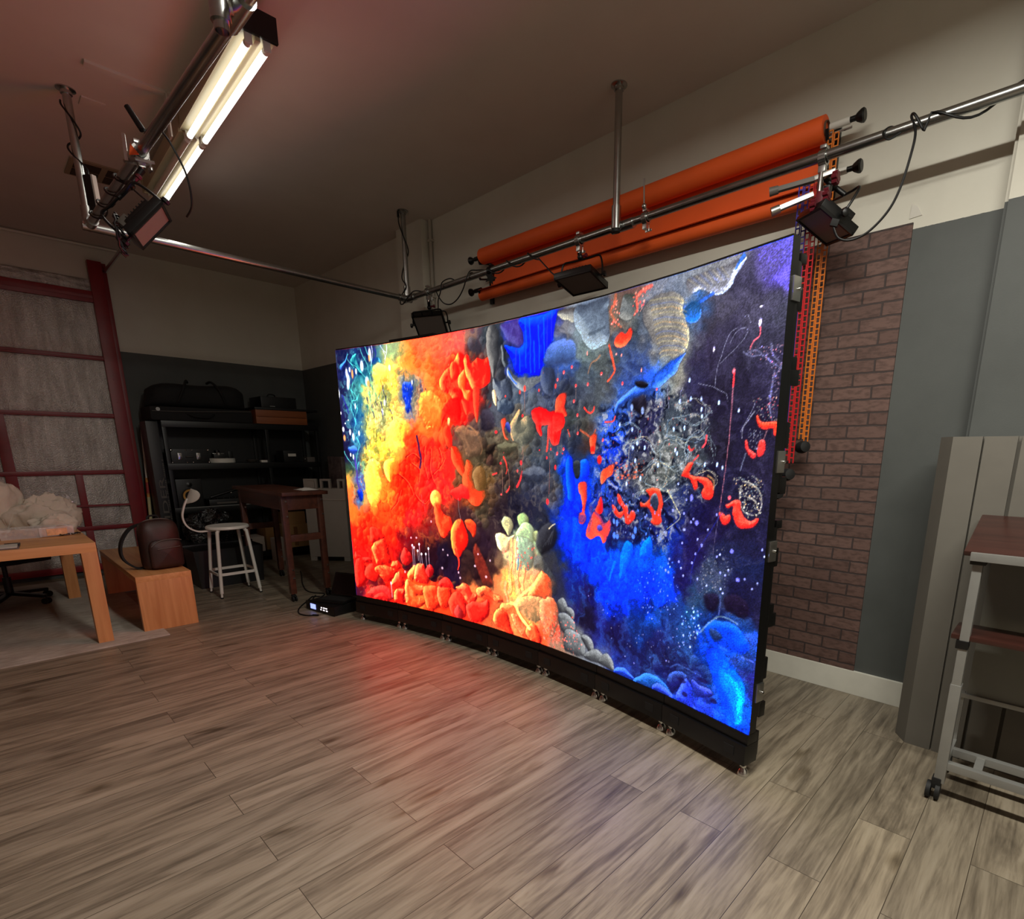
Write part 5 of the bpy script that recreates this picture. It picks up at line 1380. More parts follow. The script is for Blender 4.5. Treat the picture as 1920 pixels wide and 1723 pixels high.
    return np.clip(img * (1 + sp), 0, 1)

# ================================================================== the room (x along the screen wall, y towards it, z up)
HC = 3.592
struct('floor', MB().box2((-0.12, -7.3, -0.1), (10.7, 0.12, 0.0)), 'floor')
struct('ceiling', MB().box2((-0.12, -7.3, HC), (10.7, 0.12, HC + 0.12)), 'ceiling')
struct('wall_right', MB().box2((-0.12, 0.0, -0.1), (10.7, 0.12, HC + 0.1)), 'wall')
struct('wall_left', MB().box2((-0.12, -7.3, -0.1), (0.0, 0.12, HC + 0.1)), 'wall')
struct('wall_front', MB().box2((-0.12, -7.42, -0.1), (10.7, -7.3, HC + 0.1)), 'roomwall')
struct('wall_rear', MB().box2((10.7, -7.42, -0.1), (10.82, 0.12, HC + 0.1)), 'roomwall')
struct('trim_1', MB().box2((2.83, -0.1, 0.0), (3.275, 0.01, HC + 0.02)), 'wall')           # shallow pilaster near the corner
t2 = MB().box2((7.845, -0.1, 0.0), (10.68, 0.01, HC + 0.02))
t2.box2((7.83, -0.075, 0.0), (7.845, 0.01, HC + 0.02))
struct('trim_2', t2, 'wall')                                                              # wall steps forward on the right
struct('baseboard_right', MB().box2((3.28, -0.018, 0.0), (7.83, 0.005, 0.147), 0.003), 'white_trim')
struct('baseboard_left', MB().box2((0.0, -1.98, 0.0), (0.016, -0.02, 0.10), 0.003), 'black')

# ------------------------------------------------------------------ sectional door with foil insulation (part of the left wall)
D = bpy.data.objects.new('door_1', None)
COL.objects.link(D)
D['kind'] = 'structure'
D['label'] = 'sectional door with dark red frame and silver foil panels'
lv = [0.05, 0.515, 1.145, 1.775, 2.395, 2.995]
for i, z in enumerate(lv):
    h = 0.115 if i == 5 else (0.07 if i == 0 else 0.045)
    mb = MB().box2((0.012, -5.2, z - 0.0), (0.062, -2.19, z + h), 0.004)
    mb.box2((0.062, -5.2, z + h * 0.35), (0.068, -2.19, z + h * 0.6))
    mb.build('rail', 'crimson', D)
mb = MB().box2((0.005, -2.205, 0.0), (0.085, -2.085, 3.42), 0.004)
mb.box2((0.005, -2.09, 0.0), (0.03, -2.04, 3.42), 0.003)
for z in (0.35, 0.72, 1.0, 1.35, 1.6, 1.95, 2.2, 2.6, 2.8):
    mb.cyl((0.085, -2.15, z), (0.092, -2.15, z), 0.009, n=8)
mb.build('post', 'crimson', D)
for y0, y1, z0, z1 in ((-3.19, -3.10, 0.53, 1.80), (-2.64, -2.575, 0.55, 1.15), (-2.64, -2.575, 0.11, 0.52), (-4.2, -4.12, 0.1, 3.0)):
    MB().box2((0.014, y0, z0), (0.058, y1, z1), 0.003).build('stile', 'crimson', D)
MB().bar((0.075, -2.75, 0.80), (0.075, -2.2, 0.79), 0.03, 0.02).build('latch_bar', 'crimson', D)
MB().box2((0.06, -2.80, 0.78), (0.11, -2.70, 0.86), 0.008).build('latch_handle', 'alu', D)
def foil_panel(y0, y1, z0, z1, seed):
    rg = random.Random(seed)
    a, b, c = rg.uniform(0, 6), rg.uniform(0, 6), rg.uniform(0, 6)
    rows = []
    ny, nz = 26, 18
    for j in range(nz + 1):
        v = j / nz
        row = []
        for i in range(ny + 1):
            u = i / ny
            bul = 0.010 * math.sin(PI * u) ** 0.4 * math.sin(PI * v) ** 0.4
            w = 0.0025 * math.sin(u * 17 + a + 2 * v) * math.sin(v * 13 + b) + 0.002 * math.sin(u * 41 + c) * math.sin(v * 5 + a)
            row.append((0.02 + bul + w, y0 + (y1 - y0) * u, z0 + (z1 - z0) * v))
        rows.append(row)
    MB().sheet(rows, 0.004).build('insulation_panel', 'foil', D, smooth=60)
for k, (z0, z1) in enumerate(((0.12, 0.515), (0.56, 1.145), (1.19, 1.775), (1.82, 2.395), (2.44, 2.995), (3.11, 3.235))):
    foil_panel(-3.15, -2.2, z0, z1, k)
    foil_panel(-4.16, -3.15, z0, z1, k + 10)
    foil_panel(-5.2, -4.16, z0, z1, k + 20)
MB().cyl((0.05, -2.06, 3.335), (2.05, -2.06, 3.34), 0.017, n=12).build('track', 'galv', D)
MB().cyl((0.035, -2.86, 3.565), (0.035, -1.92, 3.575), 0.014, n=12).build('conduit', 'white_trim', D)

# ------------------------------------------------------------------ brick facing on the screen wall
br = lone('brick_wall_panel', MB().box2((4.6, -0.012, 0.149), (7.462, 0.0, 2.548)), 'brick',
          'tall brown brick panel fixed to the wall right of the video wall', 'wall panel', smooth=0)
br.data.transform(Matrix.Translation(br.location))
br.location = (0, 0, 0)

# ------------------------------------------------------------------ curved video wall
AC = Vector((5.7644, -8.2155, 0))
RF = 7.12
A0, A1 = 105.2, 76.9
Z0, Z1 = 0.216, 2.182
NF = 7
def arc(a, r=RF, z=0.0):
    return Vector((AC.x + r * math.cos(R(a)), AC.y + r * math.sin(R(a)), z))
def facet_pt(u, r=RF, z=0.0):
    """point at fraction u along the seven flat facets"""
    k = min(int(u * NF), NF - 1)
    t = u * NF - k
    da = (A1 - A0) / NF
    return arc(A0 + da * k, r, z).lerp(arc(A0 + da * (k + 1), r, z), t)
VW = thing('video_wall', 'curved led video wall showing swirling red, blue and grey ink clouds', 'video wall', arc((A0 + A1) / 2, 7.15))

SW, SH = 896, 512
HDR = 2.6
def display():
    img = paint_screen(SW, SH)
    ix, iy = np.meshgrid(np.arange(SW + 1), np.arange(SH + 1))
    u = (ix / SW).ravel()
    v = (iy / SH).ravel()
    k = np.minimum((u * NF).astype(int), NF - 1)
    t = u * NF - k
    da = (A1 - A0) / NF
    a = np.radians(A0 + da * k)
    b = np.radians(A0 + da * (k + 1))
    x = AC.x + RF * (np.cos(a) * (1 - t) + np.cos(b) * t) - VW.location.x
    y = AC.y + RF * (np.sin(a) * (1 - t) + np.sin(b) * t) - VW.location.y
    z = Z0 + (Z1 - Z0) * v
    co = np.stack([x, y, z], 1).astype(np.float32)
    me = bpy.data.meshes.new('display_face')
    me.vertices.add(len(co))
    me.vertices.foreach_set('co', co.ravel())
    jj, ii = np.meshgrid(np.arange(SH), np.arange(SW), indexing='ij')
    i0 = (jj * (SW + 1) + ii).ravel()
    quads = np.stack([i0, i0 + 1, i0 + SW + 2, i0 + SW + 1], 1).astype(np.int32)
    n = len(quads)
    me.loops.add(n * 4)
    me.loops.foreach_set('vertex_index', quads.ravel())
    me.polygons.add(n)
    me.polygons.foreach_set('loop_start', np.arange(0, n * 4, 4, dtype=np.int32))
    me.polygons.foreach_set('loop_total', np.full(n, 4, dtype=np.int32))
    me.update()
    at = me.color_attributes.new('picture', 'FLOAT_COLOR', 'POINT')
    # canvas row 0 is the top of the picture
    pad = np.pad(img, ((0, 1), (0, 1), (0, 0)), mode='edge')[::-1]
    rgba = np.ones((SH + 1, SW + 1, 4), np.float32)
    lv_ = np.where(pad <= 0.04045, pad / 12.92, ((pad + 0.055) / 1.055) ** 2.4)
    # the diodes outshine the room: channels near full drive run well past display white
    rgba[..., :3] = lv_ * (1 + HDR * np.clip((pad - 0.72) / 0.28, 0, 1) ** 2)
    at.data.foreach_set('color', rgba.reshape(-1))
    k2 = NT('led picture')
    k2.set((0.004, 0.004, 0.005), 0.5, 0.0, 0.15)
    ca = k2.n('ShaderNodeVertexColor', layer_name='picture')
    k2.l(ca.outputs['Color'], k2.b.inputs['Emission Color'])
    k2.b.inputs['Emission Strength'].default_value = 1.15
    me.materials.append(k2.m)
    me.validate()
    o = bpy.data.objects.new('display_face', me)
    COL.objects.link(o)
    o.parent = VW
display()

def cab_frame(k, frac=0.5):
    """point and frame (along, outward, up) for facet k"""
    da = (A1 - A0) / NF
    a, b = arc(A0 + da * k), arc(A0 + da * (k + 1))
    x = (b - a).normalized()
    y = Vector((0, 0, 1)).cross(x)      # away from the viewer
    return a, b, x, y
for k in range(NF):
    a, b, x, y = cab_frame(k)
    L = (b - a).length
    rm = Matrix((x, y, Vector((0, 0, 1)))).transposed()
    m = (a + b) / 2
    for lo in (Z0, (Z0 + Z1) / 2):
        h = (Z1 - Z0) / 2
        top = 0.008 if lo > 1 else 0.0
        mb = MB()
        mb.box(m + y * 0.026 + Vector((0, 0, lo + (h + top) / 2)), (L - 0.004, 0.048, h + top), rm)
        mb.box(m + y * 0.062 + Vector((0, 0, lo + h / 2)), (L - 0.05, 0.03, h - 0.06), rm, 0.008)
        for s in (-1, 1):                                          # cast side rails with stepped lugs
            e = m + x * (s * (L / 2 - 0.012))
            mb.box(e + y * 0.06 + Vector((0, 0, lo + h / 2)), (0.018, 0.03, h - 0.14), rm, 0.004)
            for zz, hh, dd in ((0.10, 0.07, 0.032), (0.30, 0.10, 0.02), (0.52, 0.06, 0.05), (0.57, 0.05, 0.028), (0.80, 0.08, 0.024), (0.94, 0.035, 0.03)):
                mb.box(e + y * (0.07 + dd / 2) + Vector((0, 0, lo + zz * h)), (0.02, dd + 0.01, hh), rm, 0.006)
        c = mb.build('cabinet', 'black_metal', VW, world=True)
        for zz in (0.195, 0.83):
            for s in (-1, 1):
                if (k, s) not in ((0, -1), (NF - 1, 1)):
                    continue
                e = m + x * (s * (L / 2 + 0.0)) + y * 0.045 + Vector((0, 0, lo + zz * h))
                q = MB().box(e, (0.012, 0.05, 0.085), rm, 0.003)
                q.build('lock_plate', 'alu', c, world=True)
                MB().cyl(e + y * 0.012, e + y * 0.012 + x * s * 0.014, 0.006, n=10).build('screw', 'chrome', c, world=True)
    # base channel
    mb = MB()
    mb.box(m + y * 0.03 + Vector((0, 0, 0.19)), (L - 0.003, 0.07, 0.05), rm, 0.003)
    mb.box(m + y * 0.028 + Vector((0, 0, 0.115)), (L - 0.003, 0.092, 0.098), rm, 0.004)
    mb.box(m + y * 0.085 + Vector((0, 0, 0.14)), (L - 0.03, 0.03, 0.12), rm, 0.004)
    bs = mb.build('base_channel', 'black_metal', VW, world=True)
    for s in (-1, 1):
        MB().box(m + x * (s * 0.165) - y * 0.0185 + Vector((0, 0, 0.118)), (0.055, 0.004, 0.042), rm).build('pocket', 'rubber', bs, world=True)
    for s in (-1, 1):
        p = m + x * (s * (L / 2 - 0.032)) + y * 0.025
        mb = MB().cyl(p + Vector((0, 0, 0.03)), p + Vector((0, 0, 0.075)), 0.006, n=10)
        mb.lathe([(0.027, 0.0), (0.027, 0.006), (0.019, 0.024), (0.010, 0.034), (0.010, 0.04)], p, n=20)
        mb.cyl(p + Vector((0, 0, 0.04)), p + Vector((0, 0, 0.05)), 0.016, n=6)
        mb.build('leveling_foot', 'chrome', VW, world=True)
mb = MB()
for i in range(24):
    a = facet_pt(0.17 + 0.13 * i / 24, RF + 0.012, Z1 + 0.012)
    b = facet_pt(0.17 + 0.13 * (i + 1) / 24, RF + 0.012, Z1 + 0.012)
    mb.bar(a, b, 0.03, 0.014)
mb.build('top_strip', 'black_metal', VW, world=True)

# ------------------------------------------------------------------ overhead pipe rig
PZ = 2.838
RIG = thing('overhead_pipe_rig', 'galvanised pipe frame hung from the ceiling on drop pipes', 'pipe frame', (3.31, -0.31, PZ))
pr = 0.0235
pA, pB = Vector((3.31, -0.31, PZ)), Vector((9.6, -0.31, PZ + 0.012))
pC = Vector((3.31, -2.63, PZ + 0.008))
pD = Vector((6.02, -2.575, PZ - 0.015))
pE = pC + (pD - pC) * 1.6
MB().pipe(pA, pB, pr, n=24).build('pipe', 'galv', RIG, world=True)
MB().pipe(pC, pA, pr, n=24).build('pipe', 'galv', RIG, world=True)
MB().pipe(pC, pE, pr, n=24).build('pipe', 'galv', RIG, world=True)
for (x, y, zb) in ((5.858, -0.362, 2.805), (3.305, -0.305, 2.85), (3.318, -2.634, 2.85), (6.02, -2.632, 2.735), (9.3, -0.362, 2.80)):
    MB().pipe((x, y, zb), (x, y, HC), pr * 0.96, n=24).build('drop_pipe', 'galv', RIG, world=True)
    mb = MB().lathe([(0.05, 0.0), (0.05, 0.006), (0.03, 0.012), (0.03, 0.03)], (x, y, HC), (0, 0, -1), 20)
    mb.build('flange', 'galv', RIG, world=True)
def fitting(parts):
    mb = MB()
    for a, b, r in parts:
        mb.cyl(a, b, r, n=20)
    mb.build('fitting', 'galv', RIG, world=True)
fitting([((3.31, -0.40, PZ), (3.31, -0.27, PZ), 0.031), ((3.26, -0.31, PZ), (3.44, -0.31, PZ), 0.031), ((3.306, -0.306, PZ), (3.306, -0.306, PZ + 0.11), 0.031)])
fitting([((3.31, -2.67, PZ), (3.31, -2.50, PZ), 0.031), ((3.27, -2.63, PZ + 0.008), (3.42, -2.628, PZ + 0.008), 0.031), ((3.318, -2.634, PZ), (3.318, -2.634, PZ + 0.11), 0.031)])
fitting([((5.79, -0.31, PZ), (5.96, -0.31, PZ), 0.031), ((5.858, -0.362, 2.81), (5.858, -0.362, 2.94), 0.030), ((5.858, -0.31, PZ), (5.858, -0.362, PZ), 0.026)])
fitting([((5.93, -2.577, PZ - 0.015), (6.09, -2.5745, PZ - 0.016), 0.032), ((6.02, -2.632, 2.76), (6.02, -2.632, 2.89), 0.030), ((6.02, -2.575, PZ - 0.015), (6.02, -2.632, PZ - 0.015), 0.028), ((6.02, -2.60, 2.85), (6.06, -2.66, 2.85), 0.011)])
fitting([((9.22, -0.31, PZ + 0.01), (9.38, -0.31, PZ + 0.01), 0.031), ((9.3, -0.362, 2.81), (9.3, -0.362, 2.94), 0.030)])
MB().cyl((5.858, -0.362, 2.792), (5.858, -0.362, 2.808), 0.027, n=20).build('end_cap', 'rubber', RIG, world=True)
MB().box2((3.19, -2.56, HC - 0.008), (3.31, -2.44, HC), 0.002).build('ceiling_plate', 'ceiling', RIG, world=True)

# ------------------------------------------------------------------ small pipe clamps
def hook_clamp(parent, c, ax, down=(0, 0, -1), size=1.0, mat='alu'):
    """aluminium clamp gripping a pipe at c whose direction is ax, with wing bolts"""
    c, ax, dn = Vector(c), Vector(ax).normalized(), Vector(down).normalized()
    sd = ax.cross(dn).normalized()
    rm = Matrix((ax, sd, dn)).transposed()
    s = size
    mb = MB()
    # split collar round the pipe
    pts = []
    for i in range(15):
        t = R(-150 + 300 * i / 14)
        pts.append(c + dn * (math.cos(t) * 0.031 * s) + sd * (math.sin(t) * 0.031 * s))
    n = len(pts)
    for i in range(n - 1):
        mb.bar(pts[i], pts[i + 1], 0.034 * s, 0.010 * s, (pts[i] + pts[i + 1]) / 2 - c)
    mb.box(c + dn * 0.05 * s, (0.034 * s, 0.03 * s, 0.03 * s), rm, 0.004)
    mb.box(c - dn * 0.045 * s + sd * 0.005, (0.03 * s, 0.05 * s, 0.016 * s), rm, 0.004)
    mb.cyl(c - dn * 0.055 * s + sd * 0.036 * s, c + dn * 0.06 * s + sd * 0.036 * s, 0.0055 * s, n=10)
    mb.build('clamp', mat, parent, world=True)
    w = MB()
    w.box(c + dn * 0.062 * s + sd * 0.036 * s, (0.05 * s, 0.008 * s, 0.014 * s), rm, 0.003)
    w.cyl(c + dn * 0.05 * s + sd * 0.036 * s, c + dn * 0.066 * s + sd * 0.036 * s, 0.010 * s, n=10)
    w.build('wing_nut', mat, parent, world=True)

mc = thing('pipe_clamp', 'bare silver clamp on the pipe just right of the middle drop pipe', 'clamp', (6.05, -0.31, PZ), 0, 'clamps without a lamp')
hook_clamp(mc, (6.05, -0.31, PZ), (1, 0, 0), (0, 0, -1), 0.95)
MB().cyl((6.05, -0.33, PZ + 0.05), (6.045, -0.335, PZ + 0.21), 0.005, n=8).build('pin', 'alu', mc, world=True)
MB().ball((6.05, -0.33, PZ + 0.06), 0.016).build('ball_joint', 'alu', mc, world=True)
sk = thing('pipe_clamp', 'small black clamp with a star shaped knob below the pipe', 'clamp', (4.55, -0.31, PZ), 0, 'clamps without a lamp')
hook_clamp(sk, (4.55, -0.31, PZ), (1, 0, 0), (0, -0.2, -1), 0.95, 'black_metal')
mb = MB().cyl((4.58, -0.33, PZ - 0.05), (4.62, -0.37, PZ - 0.075), 0.012, n=10)
kc = Vector((4.63, -0.38, PZ - 0.08))
kx, ky = Vector((0.7, 0.7, 0)), Vector((0.25, -0.25, 0.93))
star = []
for i in range(10):
    rr = 0.05 if i % 2 == 0 else 0.022
    star.append((rr * math.cos(2 * PI * i / 10), rr * math.sin(2 * PI * i / 10)))
mb.prism(star, 0.018, kc, kx, ky)
mb.build('star_knob', 'black', sk, world=True)

# ------------------------------------------------------------------ studio light panels
def light_panel(label, c, X, Y, w, h, grip, ax, style):
    c, X, Y = Vector(c), Vector(X).normalized(), Vector(Y)
    N = X.cross(Y).normalized()
    Y = N.cross(X).normalized()
    rm = Matrix((X, Y, N)).transposed()
    grip = Vector(grip)
    t = thing('studio_light', label, 'studio light', grip, 0, 'studio light panels clamped to the pipes')
    mb = MB()
    mb.box(c - N * 0.022, (w + 0.016, h + 0.016, 0.034), rm, 0.004)
    mb.box(c - N * 0.050, (w * 0.72, h * 0.72, 0.03), rm, 0.006)
    for i in range(7):                                                  # heat-sink fins
        mb.box(c - N * 0.068 + X * ((i - 3) * w * 0.09), (0.006, h * 0.6, 0.014), rm)
    mb.build('housing', 'black_metal', t, world=True)
    MB().box(c - N * 0.003, (w - 0.012, h - 0.012, 0.006), rm).build('diffuser', 'diffuser', t, world=True)
    fr = MB()
    for s in (-1, 1):
        fr.box(c + X * s * (w / 2 + 0.001), (0.012, h + 0.014, 0.012), rm)
        fr.box(c + Y * s * (h / 2 + 0.001), (w + 0.014, 0.012, 0.012), rm)
    fr.build('bezel', 'black_metal', t, world=True)
    # yoke
    back = c - N * 0.16
    q = w / 2 + 0.026
    yk = smooth_path([c - N * 0.03 + X * q, c - N * 0.10 + X * q, back + X * (q * 0.86), back + X * (q * 0.4), back - X * (q * 0.4), back - X * (q * 0.86), c - N * 0.10 - X * q, c - N * 0.03 - X * q], 5)
    MB().tube(yk, 0.0065, 8).build('yoke', 'black_metal', t, world=True)
    for s in (-1, 1):
        p = c - N * 0.03 + X * (s * q)
        k = MB().cyl(p - X * s * 0.022, p + X * s * 0.014, 0.006, n=8)
        k.lathe([(0.010, 0.0), (0.019, 0.004), (0.019, 0.018), (0.012, 0.022)], p + X * s * 0.006, X * s, 8)
        k.build('tilt_knob', 'black', t, world=True)
    # stem from the clamp to the yoke
    hook_clamp(t, grip, ax, (back - grip).normalized() if style == 1 else (0, 0, -1), 1.0)
    dn = Vector((0, 0, -1))
    j = grip + dn * 0.085
    MB().cyl(grip + dn * 0.05, j, 0.008, n=10).build('stud', 'chrome', t, world=True)
    mb = MB().cyl(j + (grip - j).normalized() * 0.012, j + (back - j) * 0.5, 0.015, 0.013, 12)
    mb.ball(j + (back - j) * 0.5, 0.021)
    mb.cyl(j + (back - j) * 0.5, back, 0.013, 0.012, 12)
    mb.build('ball_head', 'black', t, world=True)
    k = j + (back - j) * 0.42
    MB().cyl(k, k + X * 0.05, 0.008, n=8).lathe([(0.008, 0), (0.014, 0.004), (0.014, 0.016), (0.009, 0.02)], k + X * 0.035, X, 8).build('lock_knob', 'maroon', t, world=True)
    # power box hooked on the back
    MB().box(c - N * 0.078 - Y * h * 0.22 + X * w * 0.12, (0.10, 0.06, 0.03), rm, 0.005).build('power_box', 'black', t, world=True)
    return t, c, X, Y, N, back

L1 = light_panel('square light panel with a top bar, nearest the far corner of the rig', (3.631, -0.281, 2.553), (0.688, 0.718, 0.106), (0.595, -0.642, 0.483), 0.268, 0.281, (3.66, -0.31, PZ), (1, 0, 0), 0)
L2 = light_panel('black light panel facing down in front of the orange paper', (5.521, -0.307, 2.566), (0.962, 0.263, 0.076), (0.252, -0.959, 0.129), 0.264, 0.278, (5.50, -0.31, PZ), (1, 0, 0), 0)
L3 = light_panel('tilted light panel on red clamps at the right end of the paper roll', (7.137, -0.314, 2.526), (0.728, -0.673, -0.134), (-0.534, -0.678, 0.505), 0.229, 0.203, (7.10, -0.31, PZ), (1, 0, 0), 0)
L4 = light_panel('pinkish light panel below the pipe beside the fluorescent tubes', (4.745, -2.615, 2.492), (0.199, 0.632, 0.749), (0.925, -0.374, 0.071), 0.198, 0.169, (4.667, -2.6025, PZ - 0.003), (1, 0.02, 0), 0)

# handle bar of the corner panel
t, c, X, Y, N, back = L1
hb = smooth_path([c + Y * 0.15 - X * 0.12, c + Y * 0.19 - X * 0.115, c + Y * 0.195 - X * 0.06, c + Y * 0.20 + X * 0.06, c + Y * 0.20 + X * 0.13, c + Y * 0.15 + X * 0.135], 4)
mb = MB().tube(hb, 0.007, 8)
mb.cyl(c + Y * 0.145 - X * 0.04, c + Y * 0.195 - X * 0.04, 0.006, n=8)
mb.cyl(c + Y * 0.145 + X * 0.05, c + Y * 0.198 + X * 0.05, 0.006, n=8)
mb.build('handle', 'black_metal', t, world=True)
mb = MB().box(c + X * 0.17 - Y * 0.02, (0.012, 0.16, 0.03), Matrix((X, Y, N)).transposed(), 0.004)
mb.build('side_arm', 'black_metal', t, world=True)
# super-clamp levers on the right panel
t, c, X, Y, N, back = L3
for a, b, m in (((7.085, -0.36, 2.735), (6.90, -0.42, 2.715), 'grip'), ((7.09, -0.37, 2.665), (6.93, -0.45, 2.61), 'alu')):
    a, b = Vector(a), Vector(b)
    mb = MB().bar(a, b, 0.028, 0.022, (0, 0, 1), 0.004)
    mb.cyl(b - (b - a).normalized() * 0.03, b + (b - a).normalized() * 0.012, 0.019, 0.021, 12)
    mb.build('lever', m, t, world=True)
MB().box((7.10, -0.34, 2.745), (0.15, 0.03, 0.022), (0, -0.1, 0.1), 0.004).build('cross_bar', 'alu', t, world=True)
mb = MB().cyl((7.11, -0.345, 2.76), (7.11, -0.35, 2.60), 0.014, n=12)
mb.build('post', 'chrome', t, world=True)
mb = MB()
for i, (dx, dy, dz) in enumerate(((0.075, -0.33, 2.725), (0.055, -0.37, 2.645), (0.01, -0.40, 2.60))):
    p = Vector((7.10 + dx, dy, dz))
    for q in range(6):
        a = 2 * PI * q / 6
        mb.cyl(p + Vector((0, 0.022 * math.cos(a), 0.022 * math.sin(a))) - Vector((0.012, 0, 0)), p + Vector((0, 0.022 * math.cos(a), 0.022 * math.sin(a))) + Vector((0.012, 0, 0)), 0.010, n=8)
    mb.cyl(p - Vector((0.014, 0, 0)), p + Vector((0.014, 0, 0)), 0.02, n=12)
mb.build('ratchet_knob', 'maroon', t, world=True)
MB().box((7.15, -0.36, 2.62), (0.03, 0.04, 0.13), (0.1, 0.1, 0), 0.006).build('arm', 'black', t, world=True)
MB().box((7.125, -0.375, 2.62), (0.035, 0.03, 0.09), (0.1, 0.2, 0), 0.008).build('arm_grip', 'maroon', t, world=True)
MB().box((7.215, -0.40, 2.50), (0.035, 0.05, 0.03), (0.2, 0.3, 0.4), 0.004).build('plug', 'rubber', t, world=True)
# grip handle and cable ties of the near panel
t, c, X, Y, N, back = L4
MB().cyl((4.86, -2.62, PZ + 0.02), (4.83, -2.66, PZ + 0.11), 0.014, 0.012, 12).build('lever', 'black', t, world=True)
mb = MB().bar((4.66, -2.655, PZ + 0.06), (4.675, -2.66, PZ - 0.06), 0.014, 0.014)
mb.box((4.67, -2.61, PZ - 0.045), (0.10, 0.09, 0.014), (0.2, 0.1, 0.3), 0.004)
mb.build('jaw', 'alu', t, world=True)
mb = MB().prism([(-0.02, -0.02), (0.02, -0.02), (0.0, 0.025)], 0.006, (4.72, -2.64, PZ - 0.02), (0.3, 0.7, 0.2), (0, -0.2, 1))
mb.build('warning_tag', 'orange', t, world=True)
mb = MB()
cc = c - X * 0.13 - N * 0.06
for i in range(4):
    rr = 0.05 + 0.012 * i
    pts = [cc + Y * (rr * math.cos(2 * PI * k / 22) * 0.8) + Vector((0, 0, 1)) * (rr * math.sin(2 * PI * k / 22)) + N * (0.012 * math.sin(3 * k + i)) for k in range(22)]
    mb.tube(pts, 0.0045, 6, closed=True)
mb.build('coiled_lead', 'cable', t, world=True)
MB().box(c - N * 0.07 - X * 0.07 + Y * 0.03, (0.05, 0.04, 0.035), Matrix((X, Y, N)).transposed(), 0.004).build('connector', 'grip', t, world=True)

# ------------------------------------------------------------------ power leads wrapped round the pipes
def lead(label, pts, r=0.0055, plug=None, name='power_lead'):
    mb = MB().tube(pts, r, 8)
    if plug:
        a, b, pr2 = plug
        mb.cyl(a, b, pr2, pr2 * 0.8, 10)
    return lone(name, mb, 'cable', label, 'cable', 'black power leads on the rig')
def wrap(x0, x1, turns, ph=0.0, rr=0.033):
    return helix((x0, -0.31, PZ), (x1, -0.31, PZ), rr, turns, 14, ph)
p1 = wrap(8.6, 7.55, 3.2, 0.5) + smooth_path([(7.53, -0.335, 2.80), (7.49, -0.345, 2.87), (7.47, -0.32, 2.88), (7.50, -0.345, 2.80), (7.495, -0.36, 2.70), (7.47, -0.365, 2.58), (7.43, -0.365, 2.50), (7.36, -0.37, 2.435), (7.29, -0.38, 2.415), (7.24, -0.40, 2.43), (7.215, -0.41, 2.48)])
lead('black lead looping off the right end of the pipe down to the tilted panel', p1)
p2 = smooth_path([(7.44, -0.345, 2.82), (7.40, -0.365, 2.80), (7.37, -0.35, 2.84), (7.39, -0.30, 2.875), (7.44, -0.275, 2.84)], 6)
lead('small loop of black lead around the pipe beside the right backdrop bracket', p2, 0.005)
p3 = smooth_path([(3.29, -0.345, 3.54), (3.285, -0.34, 3.48), (3.33, -0.335, 3.38), (3.34, -0.29, 3.25), (3.275, -0.30, 3.15), (3.29, -0.345, 3.02), (3.335, -0.335, 2.94), (3.28, -0.35, 2.87), (3.26, -0.36, 2.80), (3.32, -0.365, 2.785), (3.40, -0.36, 2.83), (3.47, -0.335, 2.875), (3.53, -0.275, 2.87)])
lead('black lead spiralling down the corner drop pipe', p3, 0.0055, ((3.29, -0.345, 3.53), (3.288, -0.346, 3.58), 0.012))
p4 = smooth_path([(3.74, -0.27, 2.66), (3.79, -0.30, 2.69), (3.84, -0.33, 2.74), (3.90, -0.345, 2.79), (3.93, -0.345, 2.86), (4.02, -0.32, 2.88), (4.06, -0.27, 2.85)])
lead('short black lead rising from the corner light panel to the pipe', p4, 0.005)
p5 = smooth_path([(3.84, -0.345, 2.80), (3.88, -0.35, 2.75), (3.95, -0.35, 2.69), (4.05, -0.35, 2.665), (4.15, -0.35, 2.69), (4.23, -0.35, 2.75), (4.28, -0.35, 2.82), (4.31, -0.33, 2.88), (4.36, -0.29, 2.885), (4.5, -0.28, 2.865)])
lead('black lead drooping in a loop under the pipe left of the orange paper', p5, 0.005)
p6 = wrap(4.55, 5.1, 2.3, 2.0) + smooth_path([(5.13, -0.34, 2.80), (5.19, -0.33, 2.74), (5.27, -0.33, 2.67), (5.36, -0.33, 2.62), (5.44, -0.30, 2.60)])
lead('black lead coiled round the pipe and dropping to the panel facing down', p6, 0.005)
p7 = helix(pC + (pD - pC) * 0.06, pC + (pD - pC) * 0.36, 0.033, 3.4, 14, 0.4) + smooth_path([pC + (pD - pC) * 0.37 + Vector((0, 0.02, -0.04)), (4.45, -2.58, 2.72), (4.62, -2.56, 2.62), (4.70, -2.58, 2.56)])
lead('black lead spiralling along the near pipe to the pinkish panel', p7, 0.005)
p8 = smooth_path([(4.98, -2.575, 2.83), (5.0, -2.55, 2.78), (4.98, -2.50, 2.68), (4.93, -2.48, 2.58), (4.86, -2.49, 2.54)])
lead('thin black lead hanging beside the fluorescent tubes to the pinkish panel', p8, 0.0045)
